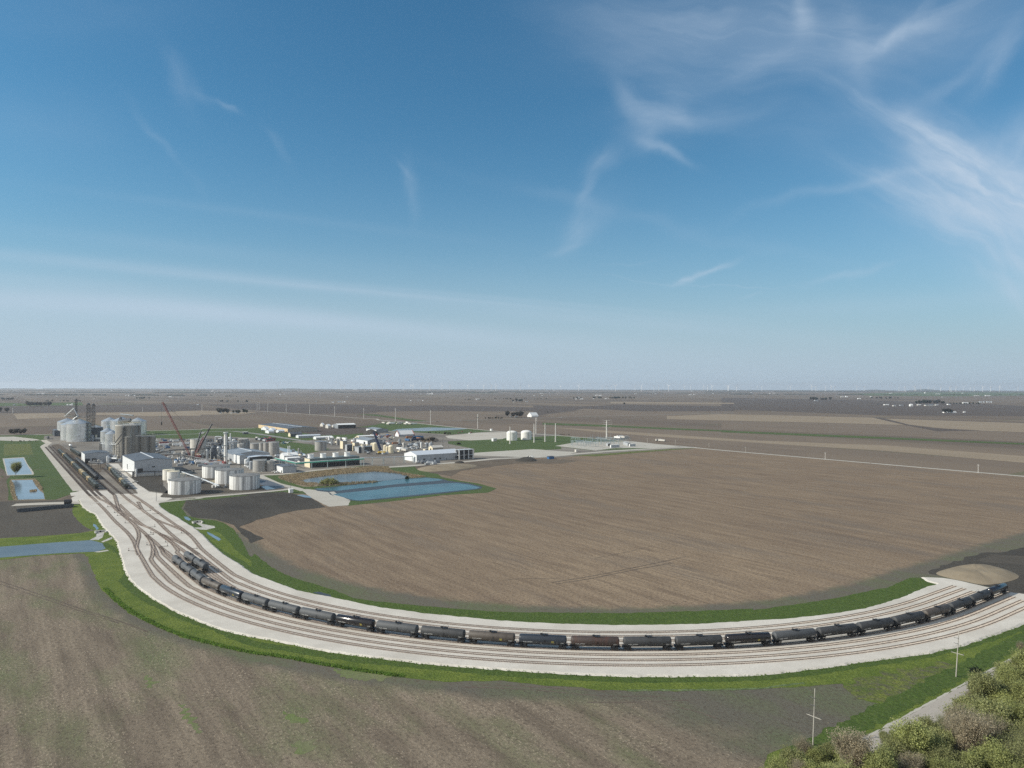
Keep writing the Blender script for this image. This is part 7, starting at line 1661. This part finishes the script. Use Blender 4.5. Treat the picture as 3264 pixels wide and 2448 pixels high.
far_trees('c', 1470, 2060, 252, 26, 'in the right part of the long hedge line', (1,), 13)
far_trees('k', 80, 360, 410, 12, 'in the low scrub line behind the green', (1, 0), 18)
far_trees('a', 80, 420, 718, 9, 'in the hedge below the gravel lot', (0, 2), 14)

# ------------------------------------------------------------------ farm buildings of the plain
def farm(z, lst, where, group='farm buildings on the plain'):
    for i, (x, y, w, h, wm, rm) in enumerate(sorted(lst)):
        sc = ZO[z][2]; p = G(P(z, x, y)); k_ = p.y/F/sc; L = max(6, w*k_); Hh = max(2.5, h*k_*.7); Dp = min(L, 14)*.9
        t = thing('farm_building', '%s tiny %s shed from the left %s' % (nth(i+1), {'white': 'white', 'grey_or_shaded_wall': 'grey', 'galv': 'silver', 'conc_light': 'pale'}[wm], where), 'farm building', (p.x-L/2, p.y, 0), .1, group)
        if wm == 'galv':
            MB().lathe([(L/2, 0), (L/2, Hh)], 16, (L/2, 0, 0)).build('shell', 'galv', t, True); MB().lathe([(L/2+.1, Hh), (.1, Hh*1.35)], 16, (L/2, 0, 0), caps=False).build('roof', 'galv_roof', t, True); continue
        m = MB(); fr = [(0, 0), (Dp, 0), (Dp, Hh), (Dp/2, Hh*1.4), (0, Hh)]
        m.add([(0, a, b) for a, b in fr]+[(L, a, b) for a, b in fr], [(4, 3, 2, 1, 0), (5, 6, 7, 8, 9), (0, 5, 9, 4), (1, 2, 7, 6)]); m.build('wall', wm, t)
        MB().add([(-.3, -.3, Hh-.1), (L+.3, -.3, Hh-.1), (L+.3, Dp/2, Hh*1.4+.1), (-.3, Dp/2, Hh*1.4+.1), (L+.3, Dp+.3, Hh-.1), (-.3, Dp+.3, Hh-.1)], [(0, 1, 2, 3), (3, 2, 4, 5)]).build('roof', rm, t)
Wt = 'white'; GW = 'grey_or_shaded_wall'; CL = 'conc_light'; RW = 'roof_light'; RG_ = 'roof_grey'
farm('b', [(490, 412, 14, 18, Wt, RG_), (612, 408, 10, 12, Wt, RG_), (655, 405, 40, 12, CL, RG_), (682, 410, 12, 12, Wt, RG_)], 'at the farmstead behind the plant')
farm('a', [(740, 318, 10, 14, Wt, Wt), (772, 318, 16, 12, Wt, Wt), (790, 319, 10, 18, Wt, Wt)], 'on the green field behind the bins')
farm('a', [(1035, 250, 12, 6, Wt, Wt), (625, 218, 12, 6, Wt, Wt), (470, 190, 30, 6, Wt, Wt), (420, 190, 14, 5, Wt, Wt), (1385, 214, 14, 8, CL, Wt), (1415, 218, 10, 14, Wt, Wt), (1480, 214, 16, 8, Wt, Wt), (1872, 228, 34, 9, Wt, Wt), (1230, 160, 14, 5, Wt, Wt), (2175, 315, 20, 8, CL, RW), (150, 320, 18, 14, GW, RG_)], 'scattered over the upper left plain')
farm('b', [(395, 168, 14, 8, Wt, Wt), (410, 165, 8, 14, Wt, Wt), (428, 184, 12, 6, Wt, Wt), (905, 152, 14, 6, Wt, Wt), (935, 150, 12, 8, Wt, Wt), (1148, 200, 18, 7, Wt, Wt), (1195, 198, 14, 6, CL, Wt), (1893, 226, 14, 6, Wt, Wt), (1975, 147, 40, 4, Wt, Wt), (2190, 148, 30, 4, Wt, Wt), (1250, 160, 12, 4, Wt, Wt)], 'strewn along the centre left horizon')
farm('b', [(1730, 288, 26, 12, Wt, RG_), (1800, 288, 34, 16, CL, RG_), (1838, 288, 18, 14, Wt, RG_), (1862, 286, 14, 12, Wt, Wt), (1545, 282, 20, 8, CL, RG_)], 'at the farm above the tan warehouse')
farm('c', [(550, 272, 14, 9, Wt, Wt), (628, 270, 20, 8, CL, RG_), (682, 270, 16, 9, Wt, Wt), (750, 198, 40, 10, CL, Wt), (785, 200, 18, 20, Wt, Wt), (850, 198, 20, 6, CL, RG_), (662, 195, 10, 5, Wt, Wt), (430, 163, 34, 5, Wt, Wt), (610, 155, 24, 4, Wt, Wt), (1275, 255, 20, 9, Wt, Wt), (1298, 255, 16, 9, Wt, Wt), (1830, 280, 30, 8, CL, RG_), (1990, 190, 24, 6, Wt, Wt), (1910, 213, 16, 5, Wt, Wt), (2000, 214, 14, 5, Wt, Wt), (1380, 185, 16, 4, Wt, Wt), (2130, 156, 18, 8, Wt, Wt), (1690, 284, 14, 6, Wt, RG_)], 'on the plain above the far pond')
farm('c', [(1715, 450, 30, 14, Wt, RG_), (1655, 450, 16, 10, CL, RG_)], 'in the homestead trees by the white barn')
farm('d', [(475, 252, 16, 8, Wt, Wt), (500, 236, 20, 9, Wt, Wt), (535, 252, 32, 9, Wt, Wt), (665, 248, 12, 8, Wt, Wt), (700, 213, 34, 10, CL, Wt), (740, 213, 26, 9, Wt, Wt), (800, 248, 20, 8, Wt, Wt), (830, 248, 10, 6, Wt, Wt), (740, 148, 20, 8, Wt, Wt), (1130, 193, 28, 5, Wt, Wt), (268, 196, 10, 4, Wt, Wt), (88, 190, 24, 6, Wt, Wt), (1350, 190, 14, 5, Wt, Wt), (1730, 206, 30, 8, CL, Wt), (1775, 200, 18, 6, Wt, Wt), (1320, 175, 60, 5, CL, RG_), (1745, 162, 20, 5, Wt, Wt), (1985, 190, 14, 5, Wt, Wt), (2075, 158, 20, 4, Wt, Wt)], 'on the plain above the substation')
farm('s', [(885, 152, 22, 6, CL, Wt), (917, 152, 16, 9, Wt, Wt), (1010, 165, 24, 7, Wt, Wt), (218, 122, 8, 6, Wt, Wt), (355, 127, 10, 4, Wt, Wt), (385, 125, 20, 4, CL, Wt), (1095, 150, 10, 5, Wt, Wt), (1490, 124, 8, 10, Wt, Wt), (1585, 130, 34, 4, Wt, Wt), (1765, 124, 12, 5, Wt, Wt), (1870, 143, 40, 5, CL, Wt), (1950, 143, 40, 6, Wt, Wt), (1240, 125, 20, 4, Wt, Wt), (695, 180, 24, 9, GW, RG_), (1625, 152, 20, 4, CL, RG_)], 'along the right horizon')
farm('s', [(1210, 210, 34, 7, Wt, Wt), (1268, 218, 20, 9, CL, RG_), (1392, 218, 20, 17, Wt, Wt), (1450, 212, 26, 8, CL, Wt), (1525, 216, 66, 10, CL, RG_), (1580, 212, 24, 7, CL, RW), (1790, 198, 44, 8, Wt, Wt), (1668, 208, 20, 8, Wt, RG_), (1320, 214, 24, 7, GW, RG_)], 'at the large farm on the right')
farm('s', [(1640, 267, 22, 9, Wt, RG_), (1668, 267, 20, 12, Wt, RG_), (1705, 267, 34, 10, Wt, Wt), (1780, 264, 14, 4, Wt, Wt)], 'at the small farmhouse on the right')
farm('s', [(1887, 193, 11, 15, 'galv', RW), (1918, 193, 11, 15, 'galv', RW), (1942, 193, 11, 15, 'galv', RW), (1973, 193, 11, 15, 'galv', RW), (1900, 193, 9, 13, 'galv', RW), (1956, 193, 9, 13, 'galv', RW)], 'in the bin row, far right', 'distant grain bins')
t = building('c', (1882, 448), 1843, 1935, 16, 'white barn with a steep white roof beside the bare homestead trees', 'barn', 'x', .42, 'white', roof='white', name='white_barn', D=22, L=26)
p = G(P('a', 808, 160)); D_ = 14000.; t = thing('water_tower', 'tiny white water tower standing on the left horizon', 'water tower', ((234-XC)/F*D_, D_, 0), 0)
MB().tube((0, 0, 0), (0, 0, 34), 3.0, n=12).build('stem', 'white', t); MB().lathe([(2, 30), (9, 36), (11, 42), (9, 49), (2, 53)], 20).build('tank', 'white', t, True)

# ------------------------------------------------------------------ wind turbines of the horizon
def turbine():
    t = thing('wind_turbine', 'x', 'wind turbine', (0, 0, 0), 0, 'wind turbines along the horizon')
    MB().tube((0, 0, 0), (0, 0, 112), 4.6, 3.4, 10).build('tower', 'turbine', t)
    MB().box(-2.5, 2.5, -3, 8, 110, 115).build('nacelle', 'turbine', t); hub = MB().lathe([(.5, 110.5), (2.5, 111.5), (2.5, 114), (.5, 115)], 10, (0, -4.5, 0)).build('hub', 'turbine', t)
    for k in range(3):
        b = MB(); L = 56; b.add([(-1.6, 0, 0), (2.2, 0, 0), (4.2, .4, 12), (1.4, .2, L), (-1.0, .2, L), (-2.0, .3, 12), (-1.6, .8, 0), (2.2, .8, 0), (4.2, 1.0, 12), (-2.0, 1.0, 12)], [(0, 1, 2, 5), (5, 2, 3, 4), (7, 6, 9, 8), (8, 9, 4, 3), (1, 7, 8, 2), (6, 0, 5, 9), (2, 8, 3), (9, 5, 4)])
        o = b.build('blade', 'turbine', t); o.location = (0, -5.5, 113); o.rotation_euler = (0, k*2*math.pi/3, 0)
    return t
TB = turbine(); xs = [560+q/3.456 for q in (1120, 1820, 1863, 2155)]+[1150+q/3.456 for q in (178, 237, 340, 472, 553, 575, 662, 762, 895, 980, 1180, 1355, 1437, 1490, 1568, 1678, 1755, 1855, 2027)]+[1700+q/3.456 for q in (300, 500, 760, 810, 865, 905, 1120, 1190, 1330, 1380, 1490, 1665, 1735, 1875, 1920, 1970, 2150)]+[2300+q/2.2946 for q in (45, 110, 262, 295, 485, 505, 660, 690, 760, 803, 828, 990, 1043, 1298, 1342, 1410, 1420, 1458, 1512, 1555, 1603, 1668, 1678, 1715, 1770, 1820, 1848, 1910, 1968, 2033, 2168)]
big = {1863, 2155}
rn = random.Random(5)
for i, px in enumerate(sorted(xs)):
    Dd = rn.choice([15000, 16500, 18500, 21000]); a = (px-XC)/F; lb = '%s wind turbine from the left along the horizon' % nth(i+1); loc = (a*Dd, Dd, 0)
    o = TB if i == 0 else copy_tree(TB, lb)
    o.location = loc; o['label'] = lb; o.rotation_euler = (0, 0, rn.uniform(-.7, .7))
    bl = [c for c in o.children if c.name.startswith('blade')]; off = rn.uniform(0, 2)
    for k, c in enumerate(bl): c.rotation_euler = (0, off+k*2*math.pi/3, 0)

# ------------------------------------------------------------------ far woods and low swells (one mass each)
def woods(lb, px0, px1, Dd, hmax, seed, gap=.0, mat='leaf_dark', depth=220):
    rn = random.Random(seed); m = MB(); n = int(abs(px1-px0)/3.2); rows = 3
    for i in range(n):
        px = px0+(px1-px0)*i/n
        g_ = noise.noise(Vector((px*.012, seed, 0)))+.35*noise.noise(Vector((px*.07, seed, 5)))
        if g_ < gap-.35: continue
        for r in range(rows):
            D2 = Dd+rn.uniform(0, depth); x = (px+rn.uniform(-2, 2)-XC)/F*D2; w = 3.2/F*D2*rn.uniform(.7, 1.5); h = hmax*(.45+.55*max(0, min(1, g_+.6)))*rn.uniform(.6, 1.05)
            k = 7; vs = [(x, D2, 0)]
            ring = [(x+w*math.cos(a), D2+w*.7*math.sin(a), 0) for a in [2*math.pi*j/k for j in range(k)]]; mid = [(x+w*.8*math.cos(a+.3)*rn.uniform(.8, 1.1), D2+w*.6*math.sin(a+.3), h*rn.uniform(.6, .85)) for a in [2*math.pi*j/k for j in range(k)]]
            m.add(ring+mid+[(x, D2, h)], [(j, (j+1) % k, k+(j+1) % k, k+j) for j in range(k)]+[(k+j, k+(j+1) % k, 2*k) for j in range(k)])
    o = m.build('distant_woods', mat); tag(o, lb, 'woods', kind='stuff')
woods('low wooded line right along the horizon', -40, 3310, 19500, 17, 1, .0)
woods('nearer broken tree line below the horizon on the left', -40, 1700, 12500, 13, 2, .25)
woods('wooded band in front of the left horizon', -40, 900, 9300, 12, 3, .22)
woods('long dark wood below the horizon on the right', 2250, 3310, 14500, 17, 4, .1)
woods('broken dark tree line across the centre plain', 1050, 2400, 10500, 11, 5, .25)
woods('patchy trees at upper left behind the fields', 0, 700, 6800, 11, 6, .32)
woods('thin tree line on the right plain', 2300, 3310, 9000, 9, 7, .36)
def swell(lb, px, Dd, w, h):
    m = MB(); x = (px-XC)/F*Dd; n = 24; K = 6; vs = []
    for k in range(K+1):
        f = k/K; vs += [(x+w*(1-f)*math.cos(2*math.pi*i/n), Dd+w*.5*(1-f)*math.sin(2*math.pi*i/n), h*(3*f*f-2*f**3)) for i in range(n)]
    m.add(vs, [(k*n+i, k*n+(i+1) % n, (k+1)*n+(i+1) % n, (k+1)*n+i) for k in range(K) for i in range(n)]); tag(m.build('hill', 'leaf_dark', None, True), kind='structure')
swell('x', 2950, 20500, 700, 42); swell('x', 2790, 20800, 500, 26); swell('x', 930, 21000, 700, 22)

# ------------------------------------------------------------------ haze
m, nt, b = newmat('haze_air'); nt.nodes.remove(b); pv = nt.nodes.new('ShaderNodeVolumePrincipled'); pv.inputs['Color'].default_value = (.84, .91, 1, 1); pv.inputs['Density'].default_value = 4.2e-5; pv.inputs['Anisotropy'].default_value = .2
nt.links.new(pv.outputs[0], nt.nodes['Material Output'].inputs['Volume'])
hz = MB().box(-26000, 26000, -26000, 26000, -1.2, 180).build('haze', m); tag(hz, 'thin pale blue haze lying over the whole plain', 'haze', kind='stuff')
